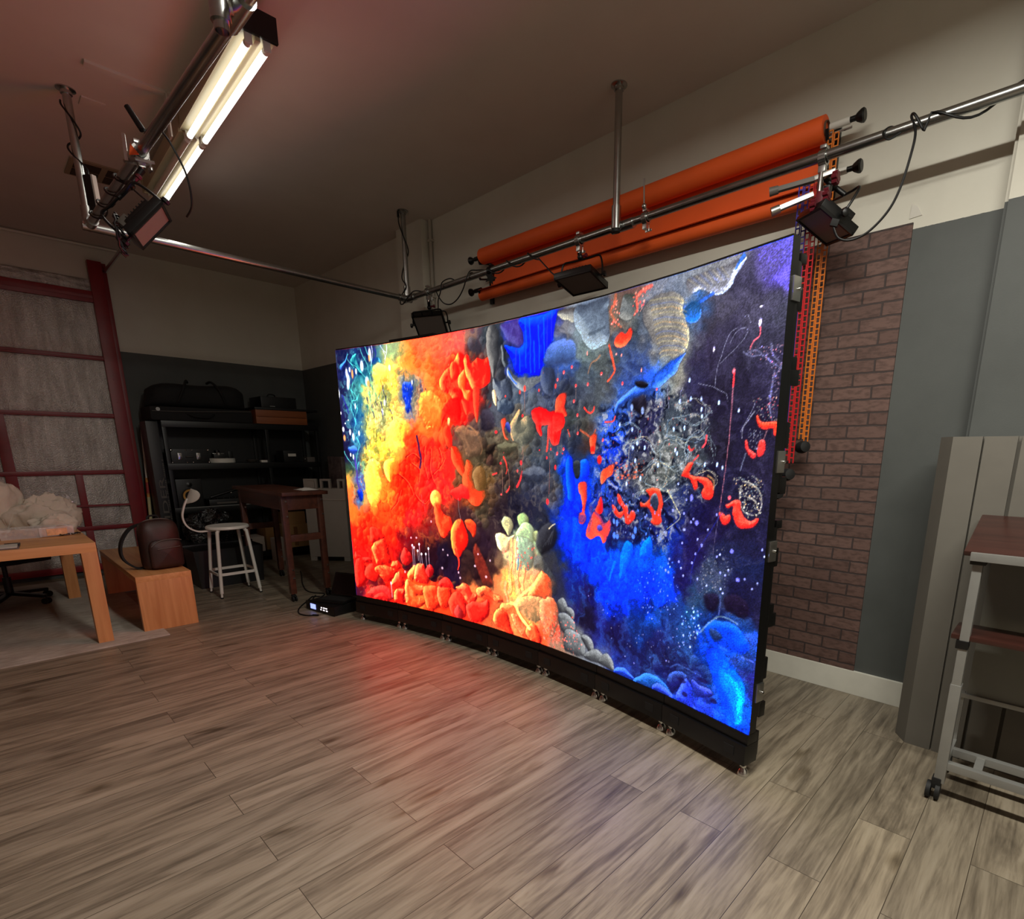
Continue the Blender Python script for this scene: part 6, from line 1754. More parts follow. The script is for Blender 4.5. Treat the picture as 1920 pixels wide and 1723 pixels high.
# adapter strapped on the left drop pipe
ad = thing('power_adapter', 'black power adapter strapped to the left drop pipe', 'power adapter', (3.35, -2.60, 2.89))
MB().box((3.352, -2.598, 3.01), (0.055, 0.034, 0.23), (0.02, 0, 0.6), 0.006).build('case', 'black', ad, world=True)
MB().box((3.366, -2.586, 3.01), (0.04, 0.03, 0.232), (0.02, 0, 0.6), 0.004).build('label_side', 'paper', ad, world=True)
mb = MB().tube(smooth_path([(3.352, -2.60, 3.13), (3.345, -2.605, 3.17), (3.325, -2.665, 3.24), (3.29, -2.665, 3.29), (3.29, -2.62, 3.33), (3.335, -2.60, 3.36), (3.35, -2.63, 3.42), (3.325, -2.668, 3.49), (3.29, -2.665, 3.53)]), 0.0055, 8)
mb.build('lead', 'cable', ad, world=True)

# ------------------------------------------------------------------ orange paper backdrop on its wall brackets
BD = thing('paper_backdrop', 'wide roll of orange backdrop paper hung along the wall above the screen', 'backdrop', (5.63, -0.1, 2.7))
x0, x1 = 4.235, 7.03
zr = 3.052
mb = MB()
prof = []
for i in range(33):
    a = 2 * PI * i / 32
    prof.append((-0.128 + 0.062 * math.cos(a), zr + 0.062 * math.sin(a)))
nx = 24
rows = []
for k in range(nx + 1):
    x = x0 + (x1 - x0) * k / nx
    sag = 0.006 * math.sin(PI * k / nx)
    rows.append([(x, p[0], p[1] - sag) for p in prof])
mb.sheet(rows)
for x in (x0, x1):
    mb.cyl((x, -0.128, zr), (x + (0.001 if x > 5 else -0.001), -0.128, zr), 0.062, n=32)
mb.build('upper_roll', 'orange', BD, world=True, smooth=60)
rows = []
for j in range(15):
    v = j / 14
    z = zr - 0.03 + (2.765 - zr + 0.03) * v
    rows.append([(x0 + 0.02 + (x1 - x0 - 0.04) * k / nx, -0.071 + 0.010 * math.sin(v * 3.0) + 0.004 * math.sin(k * 0.9 + v * 2), z) for k in range(nx + 1)])
MB().sheet(rows, 0.002).build('hanging_sheet', 'orange', BD, world=True, smooth=60)
rows = []
for k in range(nx + 1):
    x = x0 - 0.05 + (x1 - x0 + 0.05) * k / nx
    row = []
    for i in range(38):
        a = R(80) - i * R(400) / 37
        rr = 0.040 + 0.012 * i / 37
        row.append((x, -0.112 - rr * math.cos(a) * 0.95, 2.757 + rr * math.sin(a)))
    rows.append(row)
MB().sheet(rows, 0.0015).build('lower_roll', 'orange', BD, world=True, smooth=60)
MB().pipe((x0 - 0.012, -0.128, zr), (x1 + 0.012, -0.128, zr), 0.036, 0.004, 24).build('core_tube', 'core', BD, world=True)

def bracket(label, x, side, zs):
    t = thing('backdrop_bracket', label, 'wall bracket', (x, -0.01, 2.72), 0, 'brackets holding the orange paper')
    MB().box2((x - 0.02, -0.022, 2.70), (x + 0.02, 0.0, 3.10), 0.003).build('wall_plate', 'black_metal', t, world=True)
    for z in (3.052, 2.93, 2.80):
        mb = MB().bar((x, -0.02, z - 0.03), (x, -0.14, z - 0.055), 0.016, 0.012)
        mb.bar((x, -0.138, z - 0.058), (x, -0.158, z - 0.015), 0.016, 0.010, (0, 1, 0))
        mb.build('hook', 'black_metal', t, world=True)
    for z, dx in zs:
        a = x + side * 0.005
        mb = MB().cyl((a, -0.128, z), (a + side * (0.075 + dx), -0.128, z), 0.017, n=14)
        mb.build('expander', 'white_paint' if side > 0 else 'black', t, world=True)
        mb = MB().lathe([(0.013, 0.0), (0.013, 0.03), (0.019, 0.036), (0.030, 0.056), (0.032, 0.066), (0.026, 0.073)], (a + side * (0.07 + dx), -0.128, z), (side, 0, 0), 18)
        mb.build('knob', 'black', t, world=True)
    return t
bracket('black triple hook bracket at the left end of the orange paper', 4.205, -1, ((3.052, 0.0), (2.93, -0.01), (2.80, 0.01)))
tb = bracket('triple hook bracket with white expanders at the right end of the orange paper', 7.048, 1, ((3.052, 0.02), (2.83, 0.03)))
MB().cyl((7.0, -0.128, 3.018), (7.16, -0.128, 3.018), 0.006, n=8).build('rod', 'chrome', tb, world=True)

def chain(label, mat, x, y, zt, zb, weight_z, grp='plastic chains hanging at the right end of the paper'):
    t = thing('bead_chain', label, 'chain', (x, y, zb), 0, grp)
    mb = MB()
    p = 0.030
    n = int((zt - zb) / p)
    for s in (-1, 1):
        cx = x + s * 0.0135
        for i in range(n):
            z = zt - p * (i + 0.5) - (p / 2 if s > 0 else 0)
            for q in (-1, 1):
                mb.box((cx + q * 0.0105, y + s * 0.003, z), (0.005, 0.005, p), None)
            mb.box((cx, y + s * 0.003, z + p / 2), (0.021, 0.006, 0.006), None)
    mb.build('chain_loop', mat, t, world=True, smooth=0)
    MB().lathe([(0.010, -0.035), (0.030, -0.03), (0.036, 0.0), (0.030, 0.03), (0.010, 0.035)], (x, y, weight_z), (0.75, -0.6, 0.1), 20).build('weight', 'rubber', t, world=True)
chain('orange plastic chain loop, the longest from the upper roll', 'chain_orange', 7.076, -0.135, 3.03, 1.49, 1.455)
chain('red plastic chain loop against the brick panel', 'chain_red', 7.035, -0.215, 2.79, 1.36, 1.30)
chain('blue plastic chain loop half hidden behind the video wall', 'chain_blue', 6.985, -0.225, 2.79, 1.23, 1.19)

# ------------------------------------------------------------------ fluorescent strip lights
def strip_light(label, x, y, z, rot, tubes, strut=True, watt=9.0):
    """twin battens end to end; x,y,z is the joint between them at tube height"""
    t = thing('fluorescent_light', label, 'ceiling light', (x, y, HC), rot, 'fluorescent strip lights')
    dz = z - HC
    for s in (-1, 1):
        a, b = (0.012, 1.235) if s > 0 else (-1.235, -0.012)
        mb = MB().box2((a, -0.082, dz + 0.034), (b, 0.082, dz + 0.135), 0.006)
        mb.box2((a, -0.088, dz + 0.03), (b, -0.082, dz + 0.05))
        mb.box2((a, -0.012, dz + 0.012), (b, 0.012, dz + 0.036), 0.004)
        mb.build('housing', 'reflector', t)
        for q, yy in ((-1, -0.042), (1, 0.042)):
            on = tubes[(0 if s > 0 else 2) + (0 if q < 0 else 1)]
            o = MB().cyl((a + 0.03, yy, dz), (b - 0.03, yy, dz), 0.0165, n=16).build('tube', 'tube_on' if on else 'tube_off', t)
            mb = MB()
            for e, d in ((a, 1), (b, -1)):
                mb.cyl((e + d * 0.006, yy, dz), (e + d * 0.036, yy, dz), 0.0172, n=16)
                mb.box2((e + d * 0.002, yy - 0.017, dz - 0.012), (e + d * 0.014, yy + 0.017, dz + 0.052), 0.002)
            mb.build('tube_holder', 'white_paint', o)
            if on:
                la = bpy.data.lights.new('tube_glow', 'AREA')
                la.shape = 'RECTANGLE'
                la.size, la.size_y = 1.15, 0.03
                la.energy = watt
                la.color = (1.0, 0.97, 0.87)
                lo = bpy.data.objects.new('tube_glow', la)
                COL.objects.link(lo)
                lo.parent = t
                lo.location = ((a + b) / 2, yy, dz - 0.018)
        e = b if s > 0 else a
        MB().box2((e - 0.004, -0.092, dz + 0.03), (e + 0.016, 0.092, dz + 0.142), 0.003).build('end_cap', 'black_metal' if s > 0 else 'reflector', t)  # near cap coloured black for the shadow on it, far cap matches the housing
    MB().box2((-0.03, -0.14, dz - 0.03), (0.03, -0.132, 0.0)).build('hanger', 'white_paint', t)
    if strut:
        MB().box2((-0.03, -0.52, -0.016), (0.03, 0.14, 0.0), 0.002).build('ceiling_strut', 'ceiling', t)
    for xx in (-1.0, 1.0):
        MB().box2((xx - 0.02, -0.02, dz + 0.1), (xx + 0.02, 0.02, 0.0)).build('hanger', 'reflector', t)
    return t
strip_light('long fluorescent strip light with two lit tubes, hung over the left of the room', 3.735, -2.075, 3.375, R(-1.5), (1, 1, 0, 1), True, 2.3)
strip_light('matching fluorescent strip light nearer the viewer in the same row', 8.3, -2.19, 3.375, R(-1.5), (1, 1, 1, 1), False, 36.0)

# ceiling vent
vt = thing('ceiling_vent', 'beige slatted air vent in the ceiling above the door', 'vent', (2.12, -2.31, HC))
MB().box2((1.94, -2.52, HC - 0.012), (2.30, -2.10, HC), 0.003).build('frame', 'vent', vt, world=True)
for y0, y1 in ((-2.49, -2.33), (-2.29, -2.13)):
    for k in range(2):
        MB().box2((1.97 + 0.155 * k, y0, HC - 0.016), (2.105 + 0.155 * k, y1, HC - 0.011)).build('opening', 'vent_dark', vt, world=True)
# conduit beside the pilaster
cd = thing('wall_conduit', 'thin grey conduit running up the wall beside the shallow pilaster', 'conduit', (3.31, -0.02, 2.0))
mb = MB().cyl((3.315, -0.022, 2.0), (3.315, -0.022, HC), 0.016, n=14)
mb.build('pipe', 'roomwall', cd, world=True)
mb = MB()
for z in (2.3, 2.9, 3.4):
    mb.box2((3.285, -0.042, z), (3.345, 0.0, z + 0.02), 0.003)
mb.build('saddle', 'roomwall', cd, world=True)
lone('wall_patch', MB().prism([(-0.02, -0.03), (0.035, -0.025), (0.01, 0.02), (-0.015, 0.035)], 0.004, (7.46, 0.0, 2.60), (1, 0, 0), (0, 0, 1)), 'paper', 'small white scrap stuck on the wall above the brick panel corner', 'scrap', smooth=0)

# ================================================================== left side: rug, table, benches
lone('rug', MB().box2((0.25, -5.2, 0.0), (3.215, -2.56, 0.009), 0.003), 'rug', 'pale woven rug under the wooden table on the left', 'rug')

TT = 0.765
tb = thing('dining_table', 'large pale wooden table with square legs on the rug', 'table', (3.085, -2.885, 0.009))
MB().box2((1.19, -4.6, TT - 0.07), (3.085, -2.885, TT), 0.003).build('tabletop', 'maple_y', tb, world=True)
for x, y in ((2.995, -2.975), (1.19, -2.975), (2.995, -4.6), (1.19, -4.6)):
    MB().box2((x, y, 0.009), (x + 0.09, y + 0.09, TT - 0.069), 0.003).build('leg', 'maple_z', tb, world=True)

bn = thing('bench', 'low pale wooden bench with panel ends, backpack standing on it', 'bench', (2.2, -2.49, 0.0))
MB().box2((1.28, -2.685, 0.405), (3.005, -2.315, 0.452), 0.003).build('seat', 'maple_x', bn, world=True)
for x in (2.955, 1.28):
    MB().box2((x, -2.685, 0.0 if x > 2 else 0.009), (x + 0.05, -2.315, 0.406), 0.003).build('end_panel', 'maple_z', bn, world=True)

# backpack on the bench
BZ = 0.452
bp = thing('backpack', 'dark brown leather backpack with black straps standing on the bench', 'backpack', (2.70, -2.44, BZ), R(6))
def pack(w, d, h, o, bulge=0.03, seg=14):
    """soft upright bag: rounded outline in y-z, bulging towards +x"""
    out = []
    n = 40
    for i in range(n):
        a = 2 * PI * i / n
        e = 0.45 if math.sin(a) > 0 else 0.22
        y = math.copysign(abs(math.cos(a)) ** e, math.cos(a)) * w / 2
        z = math.copysign(abs(math.sin(a)) ** e, math.sin(a)) * h / 2
        out.append((y, z))
    mb = MB()
    rings = []
    for j in range(seg + 1):
        t = j / seg
        k = 1 - 0.16 * abs(2 * t - 1) ** 3
        rings.append([(o[0] + d * (t - 0.5), o[1] + p[0] * k, o[2] + h / 2 + p[1] * (k if p[1] > 0 else 1.0 - 0.02 * abs(2 * t - 1))) for p in out])
    for e, s in ((rings[0], -1), (rings[-1], 1)):
        pass
    caps = []
    for rg, s in ((rings[0], -1), (rings[-1], 1)):
        cx = rg[0][0]
        cap = []
        for q in (0.75, 0.4, 0.02):
            cap.append([(cx + s * bulge * (1 - q * q), o[1] + (p[1] - o[1]) * q, o[2] + h / 2 + (p[2] - o[2] - h / 2) * q) for p in rg])
        caps.append(cap)
    allr = list(reversed(caps[0])) + rings + caps[1]
    allr = [r + [r[0]] for r in allr]
    mb.sheet(allr)
    return mb
pack(0.285, 0.13, 0.405, (0, 0, 0), 0.025).build('body', 'leather', bp, smooth=70)
pack(0.235, 0.035, 0.235, (0.098, 0.01, 0.012), 0.018, 6).build('front_pocket', 'leather', bp, smooth=70)
mb = MB().tube(smooth_path([(0.128, -0.098, 0.20), (0.132, -0.03, 0.243), (0.132, 0.07, 0.25), (0.126, 0.12, 0.235)], 5), 0.003, 6)
mb.tube(smooth_path([(0.138, -0.06, 0.175), (0.142, 0.02, 0.18), (0.138, 0.10, 0.185)], 5), 0.0025, 6)
mb.build('zip', 'grip', bp)
MB().tube(smooth_path([(-0.01, -0.13, 0.33), (0.0, -0.09, 0.396), (0.0, 0.0, 0.412), (0.0, 0.09, 0.396), (0.01, 0.132, 0.33)], 6), 0.005, 6).build('piping', 'grip', bp)
for y, s in ((-0.06, -1), (0.07, 1)):
    rows = []
    for p, wd in zip(smooth_path([(-0.075, y, 0.37), (-0.12, y - 0.09, 0.33), (-0.13, y - 0.16, 0.22), (-0.11, y - 0.17, 0.10), (-0.07, y - 0.10, 0.018), (-0.06, y - 0.03, 0.02)] if s < 0 else [(-0.075, y, 0.37), (-0.12, y + 0.03, 0.30), (-0.13, y + 0.05, 0.18), (-0.10, y + 0.04, 0.06), (-0.06, y + 0.02, 0.02)], 6), [0.03] * 99):
        rows.append([p + Vector((-wd, 0, 0)), p + Vector((wd, 0, 0))])
    MB().sheet(rows, 0.014).build('shoulder_strap', 'black_cloth', bp, smooth=50)
MB().tube(smooth_path([(-0.065, -0.04, 0.395), (-0.07, -0.03, 0.43), (-0.07, 0.03, 0.43), (-0.065, 0.04, 0.395)], 5), 0.008, 8).build('top_handle', 'black_cloth', bp)

# office chair pushed under the table
ch = thing('office_chair', 'black office chair with star base pushed under the wooden table', 'office chair', (1.15, -3.36, 0.009), R(20))
mb = MB().box((0, 0, 0.44), (0.50, 0.52, 0.09), None, 0.035)
mb.build('seat', 'black_cloth', ch)
MB().box((-0.27, 0, 0.60), (0.07, 0.44, 0.20), (0, -0.1, 0), 0.03).build('backrest', 'black_cloth', ch)
MB().bar((-0.18, 0, 0.40), (-0.27, 0, 0.56), 0.06, 0.02).build('back_post', 'black', ch)
mb = MB().cyl((0, 0, 0.10), (0, 0, 0.26), 0.03, n=16)
mb.cyl((0, 0, 0.26), (0, 0, 0.40), 0.018, n=16)
mb.box((0, 0, 0.39), (0.22, 0.18, 0.03), None, 0.006)
mb.build('gas_column', 'black', ch)
for k in range(5):
    a = 2 * PI * k / 5 + 0.5
    d = Vector((math.cos(a), math.sin(a), 0))
    mb = MB().bar(Vector((0, 0, 0.105)), d * 0.30 + Vector((0, 0, 0.075)), 0.045, 0.03, (0, 0, 1), 0.008)
    lg = mb.build('base_arm', 'black', ch)
    q = d.cross(Vector((0, 0, 1)))
    mb = MB()
    for s in (-1, 1):
        mb.cyl(d * 0.30 + q * (s * 0.008) + Vector((0, 0, 0.028)), d * 0.30 + q * (s * 0.026) + Vector((0, 0, 0.028)), 0.028, n=16)
    mb.cyl(d * 0.30 + Vector((0, 0, 0.03)), d * 0.30 + Vector((0, 0, 0.08)), 0.008, n=8)
    mb.build('caster', 'rubber', lg)

# things on the table
from mathutils import noise as mnoise
def cloth_heap(c, rx, ry, h, seed, rot=0.0, fold=0.22, sharp=7.0, nu=56, nv=26, lean=0.0):
    mb = MB()
    rows = []
    cr, sr = math.cos(rot), math.sin(rot)
    for j in range(nv + 1):
        v = j / nv
        t = PI / 2 * v
        row = []
        for i in range(nu + 1):
            a = 2 * PI * (i % nu) / nu
            d = Vector((math.cos(a) * math.cos(t), math.sin(a) * math.cos(t), math.sin(t)))
            n1 = mnoise.noise(d * 1.7 + Vector((seed, 0, 0)))
            n2 = abs(mnoise.noise(Vector((d.x * 3.1 + seed, d.y * 3.1, d.z * 2.2 + seed * 2))))
            n3 = abs(mnoise.noise(Vector((d.x * sharp, d.y * sharp + seed, d.z * 3.0))))
            k = 1 + 0.30 * n1 - fold * (n2 ** 0.7) * (0.3 + v) - 0.10 * n3
            e = max(0.0, 1 - 0.25 * (1 - v) ** 6)
            x, y, z = d.x * rx * k * e, d.y * ry * k * e, d.z ** 0.8 * h * k if d.z > 0 else 0
            row.append((c[0] + x * cr - y * sr + lean * z, c[1] + x * sr + y * cr, c[2] + max(z, 0.0)))
        rows.append(row)
    mb.sheet(rows)
    mb.add(rows[0][:-1], [tuple(range(len(rows[0]) - 1))])
    return mb
lone('cotton_bag', cloth_heap((1.78, -3.36, TT), 0.20, 0.24, 0.40, 3.1, 0.3, 0.16), 'cotton', 'off white cotton bag standing tallest at the left end of the table', 'bag', smooth=75)
b2 = cloth_heap((1.84, -3.06, TT), 0.20, 0.30, 0.29, 8.6, 0.25, 0.3, 5.0)
lone('cotton_bag', b2, 'cotton', 'crumpled off white bag slumped across the back of the table', 'bag', smooth=75)
lone('cotton_bag', cloth_heap((2.18, -3.02, TT), 0.12, 0.20, 0.15, 5.3, 0.5, 0.2, 5.0), 'cotton', 'flat folded end of white bag lying nearest the table corner', 'bag', smooth=75)
fl = cloth_heap((1.66, -2.80 - 0.13, TT), 0.10, 0.10, 0.27, 12.4, 0.1, 0.35, 9.0, 40, 18)
lone('plastic_wrap', fl, 'film', 'clear crinkled plastic wrap propped at the far table corner', 'plastic wrap', smooth=20)
sn = thing('snack_tub', 'clear plastic tub of mixed snacks in front of the white bag', 'snack tub', (2.42, -3.22, TT))
mb = MB()
for i in range(34):
    mb.ball((2.42 + rnd.uniform(-0.07, 0.07), -3.24 + rnd.uniform(-0.09, 0.09), TT + 0.018 + rnd.uniform(0, 0.03)), rnd.uniform(0.014, 0.022), 7, 5, (1.2, 1, 0.8))
mb.build('snacks', 'snack', sn, world=True)
MB().add([(2.33, -3.35, TT), (2.51, -3.35, TT), (2.51, -3.13, TT), (2.33, -3.13, TT), (2.32, -3.36, TT + 0.075), (2.52, -3.36, TT + 0.075), (2.52, -3.12, TT + 0.075), (2.32, -3.12, TT + 0.075)],
         [(0, 1, 5, 4), (1, 2, 6, 5), (2, 3, 7, 6), (3, 0, 4, 7), (4, 5, 6, 7)]).build('tub', 'film', sn, world=True, smooth=0)
mb = MB()
for i in range(9):
    a = rnd.uniform(0, 6.28)
    p = Vector((2.40, -3.30, TT + 0.07))
    q = p + Vector((math.cos(a) * 0.05, math.sin(a) * 0.05, 0.07 + rnd.random() * 0.05))
    mb.sheet([[p + Vector((-0.012, 0, 0)), p + Vector((0.012, 0, 0))], [q + Vector((-0.003, 0.01, 0)), q + Vector((0.003, 0.01, 0))]], 0.0008)
mb.build('wrap_tuft', 'white_paint', sn, world=True, smooth=0)
pk = thing('bun_pack', 'peach wrapped pack of golden buns on the table', 'food pack', (2.44, -3.05, TT), R(8))
mb = MB()
for i in range(2):
    for j in range(2):
        mb.ball((-0.035 + 0.07 * i, -0.05 + 0.10 * j, 0.036), 0.05, 14, 9, (0.75, 1, 0.72))
mb.build('buns', 'bun', pk)
MB().box((0.076, 0.0, 0.037), (0.004, 0.12, 0.05), None, 0.001).build('label', 'peach', pk)
MB().box((0, 0, 0.04), (0.15, 0.21, 0.078), None, 0.02).build('film', 'film', pk)
gl = thing('sunglasses', 'pair of black sunglasses lying folded on the table near the corner', 'sunglasses', (2.50, -2.965, TT), R(15))
mb = MB()
for s in (-1, 1):
    mb.tube([(0.024 * math.cos(2 * PI * i / 20), s * 0.034 + 0.028 * math.sin(2 * PI * i / 20), 0.012 + 0.004 * math.sin(i)) for i in range(20)], 0.0035, 6, closed=True)
mb.cyl((0, -0.008, 0.014), (0, 0.008, 0.014), 0.003, n=6)
mb.build('frame', 'black', gl)
for s in (-1, 1):
    MB().tube(smooth_path([(0.0, s * 0.064, 0.012), (-0.05, s * 0.066, 0.008), (-0.10, s * 0.05, 0.006), (-0.12, s * 0.03, 0.006)], 4), 0.003, 6).build('temple', 'black', gl)
tr = thing('clipboard', 'pale clipboard with a black corner at the left edge of the table', 'clipboard', (2.93, -3.45, TT), R(-4))
MB().box((0, 0, 0.004), (0.22, 0.36, 0.008), None, 0.002).build('board', 'marble', tr)
MB().box((0, 0, 0.010), (0.20, 0.34, 0.004), None, 0.001).build('paper', 'paper', tr)
mb = MB().box((-0.055, 0.176, 0.010), (0.11, 0.012, 0.012), None, 0.003)
mb.box((-0.11, 0.14, 0.010), (0.012, 0.08, 0.012), None, 0.003)
mb.build('corner_clip', 'black', tr)

# ------------------------------------------------------------------ white metal stool
st = thing('bar_stool', 'white metal stool with a round seat and curved spoon back', 'stool', (2.14, -1.775, 0.0))
SZ = 0.695
mb = MB().lathe([(0.0, SZ - 0.012), (0.06, SZ - 0.012), (0.12, SZ - 0.006), (0.165, SZ), (0.178, SZ), (0.187, SZ - 0.008), (0.187, SZ - 0.026), (0.178, SZ - 0.032), (0.165, SZ - 0.03), (0.0, SZ - 0.024)], (0, 0, 0), (0, 0, 1), 40)
mb.build('seat', 'white_paint', st, smooth=50)
for sx in (-1, 1):
    for sy in (-1, 1):
        pts = smooth_path([(sx * 0.112, sy * 0.112, SZ - 0.03), (sx * 0.124, sy * 0.124, SZ - 0.055), (sx * 0.132, sy * 0.132, SZ - 0.10), (sx * 0.172, sy * 0.172, 0.05)], 5)
        lg = MB().tube(pts, [0.016] * len(pts), 12).build('leg', 'white_paint', st)
        MB().cyl((sx * 0.172, sy * 0.172, 0.06), (sx * 0.176, sy * 0.176, 0.012), 0.010, n=12).build('foot', 'white_paint', lg)
        MB().cyl((sx * 0.176, sy * 0.176, 0.0), (sx * 0.176, sy * 0.176, 0.014), 0.012, n=12).build('foot_cap', 'rubber', lg)
q = 0.166
ring = []
for cx, cy, a0 in ((1, 1, 0), (-1, 1, 90), (-1, -1, 180), (1, -1, 270)):
    for i in range(6):
        a = R(a0 + 90 * i / 5)
        ring.append((cx * (q - 0.05) + 0.06 * math.cos(a), cy * (q - 0.05) + 0.06 * math.sin(a), 0.235))
rows = [[(p[0] * k, p[1] * k, p[2] + dz) for k, dz in ((0.97, -0.013), (1.03, -0.013), (1.03, 0.013), (0.97, 0.013), (0.97, -0.013))] for p in ring + [ring[0]]]
MB().sheet(rows).build('foot_ring', 'white_paint', st)
pts = smooth_path([(0.0, -0.05, SZ - 0.042), (0.0, -0.16, SZ - 0.042), (0.0, -0.26, SZ - 0.035), (0.0, -0.335, SZ + 0.02), (0.0, -0.36, SZ + 0.11), (0.0, -0.335, SZ + 0.21), (0.0, -0.30, SZ + 0.28)], 7)
rows = []
for i, p in enumerate(pts):
    w = 0.018 if i < 14 else 0.014
    t = pts[min(i + 1, len(pts) - 1)] - pts[max(i - 1, 0)]
    nn = Vector((1, 0, 0)).cross(t).normalized() * 0.007
    rows.append([p + Vector((-w, 0, 0)) - nn, p + Vector((w, 0, 0)) - nn, p + Vector((w, 0, 0)) + nn, p + Vector((-w, 0, 0)) + nn, p + Vector((-w, 0, 0)) - nn])
MB().sheet(rows).build('back_stem', 'white_paint', st, smooth=50)
rows = []
for j in range(13):
    v = -1 + 2 * j / 12
    row = []
    for i in range(17):
        u = -1 + 2 * i / 16
        lim = math.sqrt(max(0.0, 1 - abs(v) ** 2.2))
        row.append((0.145 * u * (lim * 0.92 + 0.08), -0.29 + 0.030 * v + 0.055 * u * u * lim, SZ + 0.30 + 0.066 * v))
    rows.append(row)
MB().sheet(rows, 0.006).build('backrest', 'white_paint', st, smooth=60)

# ------------------------------------------------------------------ tall dark work table on casters
wt = thing('work_table', 'tall dark wooden work table on casters in front of the shelves', 'table', (2.3, -1.33, 0.0))
WZ = 1.045
MB().box2((1.60, -1.535, WZ - 0.032), (3.0, -1.115, WZ), 0.003).build('tabletop', 'dark_wood', wt, world=True)
for x, y in ((2.91, -1.50), (2.90, -1.165), (1.70, -1.48), (1.70, -1.17)):
    lg = MB().box((x, y, (0.075 + WZ - 0.03) / 2), (0.052, 0.052, WZ - 0.03 - 0.075), None, 0.003).build('leg', 'dark_wood', wt, world=True)
    mb = MB()
    for s in (-1, 1):
        mb.cyl((x + 0.012, y + s * 0.008, 0.027), (x + 0.012, y + s * 0.020, 0.027), 0.027, n=18)
    mb.cyl((x, y, 0.03), (x, y, 0.078), 0.011, n=10)
    mb.box((x, y, 0.058), (0.04, 0.036, 0.016), None, 0.004)
    mb.box((x + 0.03, y, 0.055), (0.03, 0.02, 0.008), None, 0.002)
    mb.build('caster', 'rubber', lg, world=True)
    mb = MB()
    for z in (0.23, 0.31, 0.82, 0.96):
        mb.cyl((x + 0.024, y + 0.012, z), (x + 0.032, y + 0.012, z), 0.009, n=8)
        mb.cyl((x - 0.012, y + 0.024, z), (x - 0.012, y + 0.033, z), 0.009, n=8)
    mb.build('bolt', 'chrome', lg, world=True)
MB().box2((2.885, -1.48, 0.575), (2.925, -1.18, 0.64), 0.003).build('rung', 'dark_wood', wt, world=True)
MB().box2((1.69, -1.46, 0.575), (1.725, -1.18, 0.64), 0.003).build('rung', 'dark_wood', wt, world=True)
for y in (-1.49, -1.16):
    MB().box2((1.72, y - 0.014, WZ - 0.17), (2.89, y + 0.014, WZ - 0.032), 0.002).build('apron', 'dark_wood', wt, world=True)
MB().box2((2.89, -1.48, WZ - 0.17), (2.92, -1.18, WZ - 0.032), 0.002).build('apron', 'dark_wood', wt, world=True)
# crumpled clear wrap on its far right corner
rows = []
for j in range(8):
    rows.append([(2.66 + 0.2 * i / 9, -1.30 + 0.16 * j / 7, WZ + 0.004 + 0.022 * abs(math.sin(i * 1.3 + j)) * math.sin(PI * i / 9) * math.sin(PI * j / 7)) for i in range(10)])
lone('plastic_wrap', MB().sheet(rows, 0.002), 'white_paint', 'small crumpled white wrap on the far end of the dark work table', 'plastic wrap', smooth=30)

# ------------------------------------------------------------------ tall white case by the corner of the screen
WC = Vector((1.044, -0.57, 0))
ex = Vector((0.767, 0.642, 0))
ey = Vector((-0.642, 0.767, 0))
wc = thing('white_case', 'tall white plastic case with handle loops along its top, left of the screen', 'case', WC)
rmw = Matrix((ex, ey, Vector((0, 0, 1)))).transposed()
cc = WC + ex * 0.27 + ey * 0.08
mb = MB().box(cc + Vector((0, 0, 0.50)), (0.54, 0.16, 0.89), rmw, 0.006)
for s in (-1, 1):
    mb.box(cc + ex * (s * 0.225) + Vector((0, 0, 0.028)), (0.085, 0.15, 0.056), rmw)
mb.build('shell', 'white_plastic', wc, world=True)
MB().box(cc + Vector((0, 0, 0.035)), (0.36, 0.13, 0.05), rmw).build('recess_shade', 'black', wc, world=True)  # solid black block, paints in the shade between the feet
MB().box(cc - ey * 0.083 + Vector((0, 0, 0.80)), (0.53, 0.006, 0.012), rmw).build('seam', 'white_paint', wc, world=True)
def loop(x0, x1, solid):
    a, b = WC + ex * x0, WC + ex * x1
    zz = (0.945, 1.062)
    mb = MB()
    up = Vector((0, 0, 1))
    if solid:
        mb.box((a + b) / 2 + ey * 0.02 + up * (sum(zz) / 2), ((b - a).length, 0.03, zz[1] - zz[0]), rmw, 0.008)
    else:
        for p in (a, b):
            mb.box(p + ey * 0.02 + up * (sum(zz) / 2), (0.028, 0.04, zz[1] - zz[0]), rmw, 0.006)
        mb.box((a + b) / 2 + ey * 0.02 + up * (zz[1] - 0.01), ((b - a).length + 0.028, 0.04, 0.026), rmw, 0.008)
    mb.build('handle_loop', 'white_plastic', wc, world=True)
loop(0.02, 0.145, True)
loop(0.02, 0.165, False)
loop(0.235, 0.345, False)
loop(0.46, 0.53, False)
lone('board', MB().box((0.97, -0.075, 0.67), (0.40, 0.05, 1.335), (0, 0, 0), 0.004), 'marble', 'mottled grey brown board standing behind the white case', 'board')

# ------------------------------------------------------------------ screen controller, laptop and floor leads
ct = thing('screen_controller', 'black rack box with a blue display on the floor at the foot of the screen', 'controller', (3.50, -1.487, 0.0), R(8.3))
MB().box2((-0.226, 0.0, 0.006), (0.19, 0.27, 0.084), 0.004).build('case', 'black', ct)
MB().box2((-0.24, -0.006, 0.006), (0.2, 0.0, 0.084), 0.002).build('front_panel', 'black_metal', ct)
MB().box2((-0.165, -0.009, 0.022), (-0.085, -0.005, 0.068), 0.001).build('display', 'lcd_blue', ct)
for i, (x, z) in enumerate(((0.0, 0.05), (0.035, 0.052), (0.07, 0.052), (-0.01, 0.03), (0.03, 0.03), (0.075, 0.03))):
    MB().box2((x, -0.0085, z), (x + (0.016 if i in (0, 3) else 0.024), -0.005, z + 0.010)).build('button', 'led_white', ct)
for x in (-0.2, 0.17):
    for y in (0.03, 0.24):
        MB().cyl((x, y, 0), (x, y, 0.008), 0.012, n=10).build('foot', 'rubber', ct)
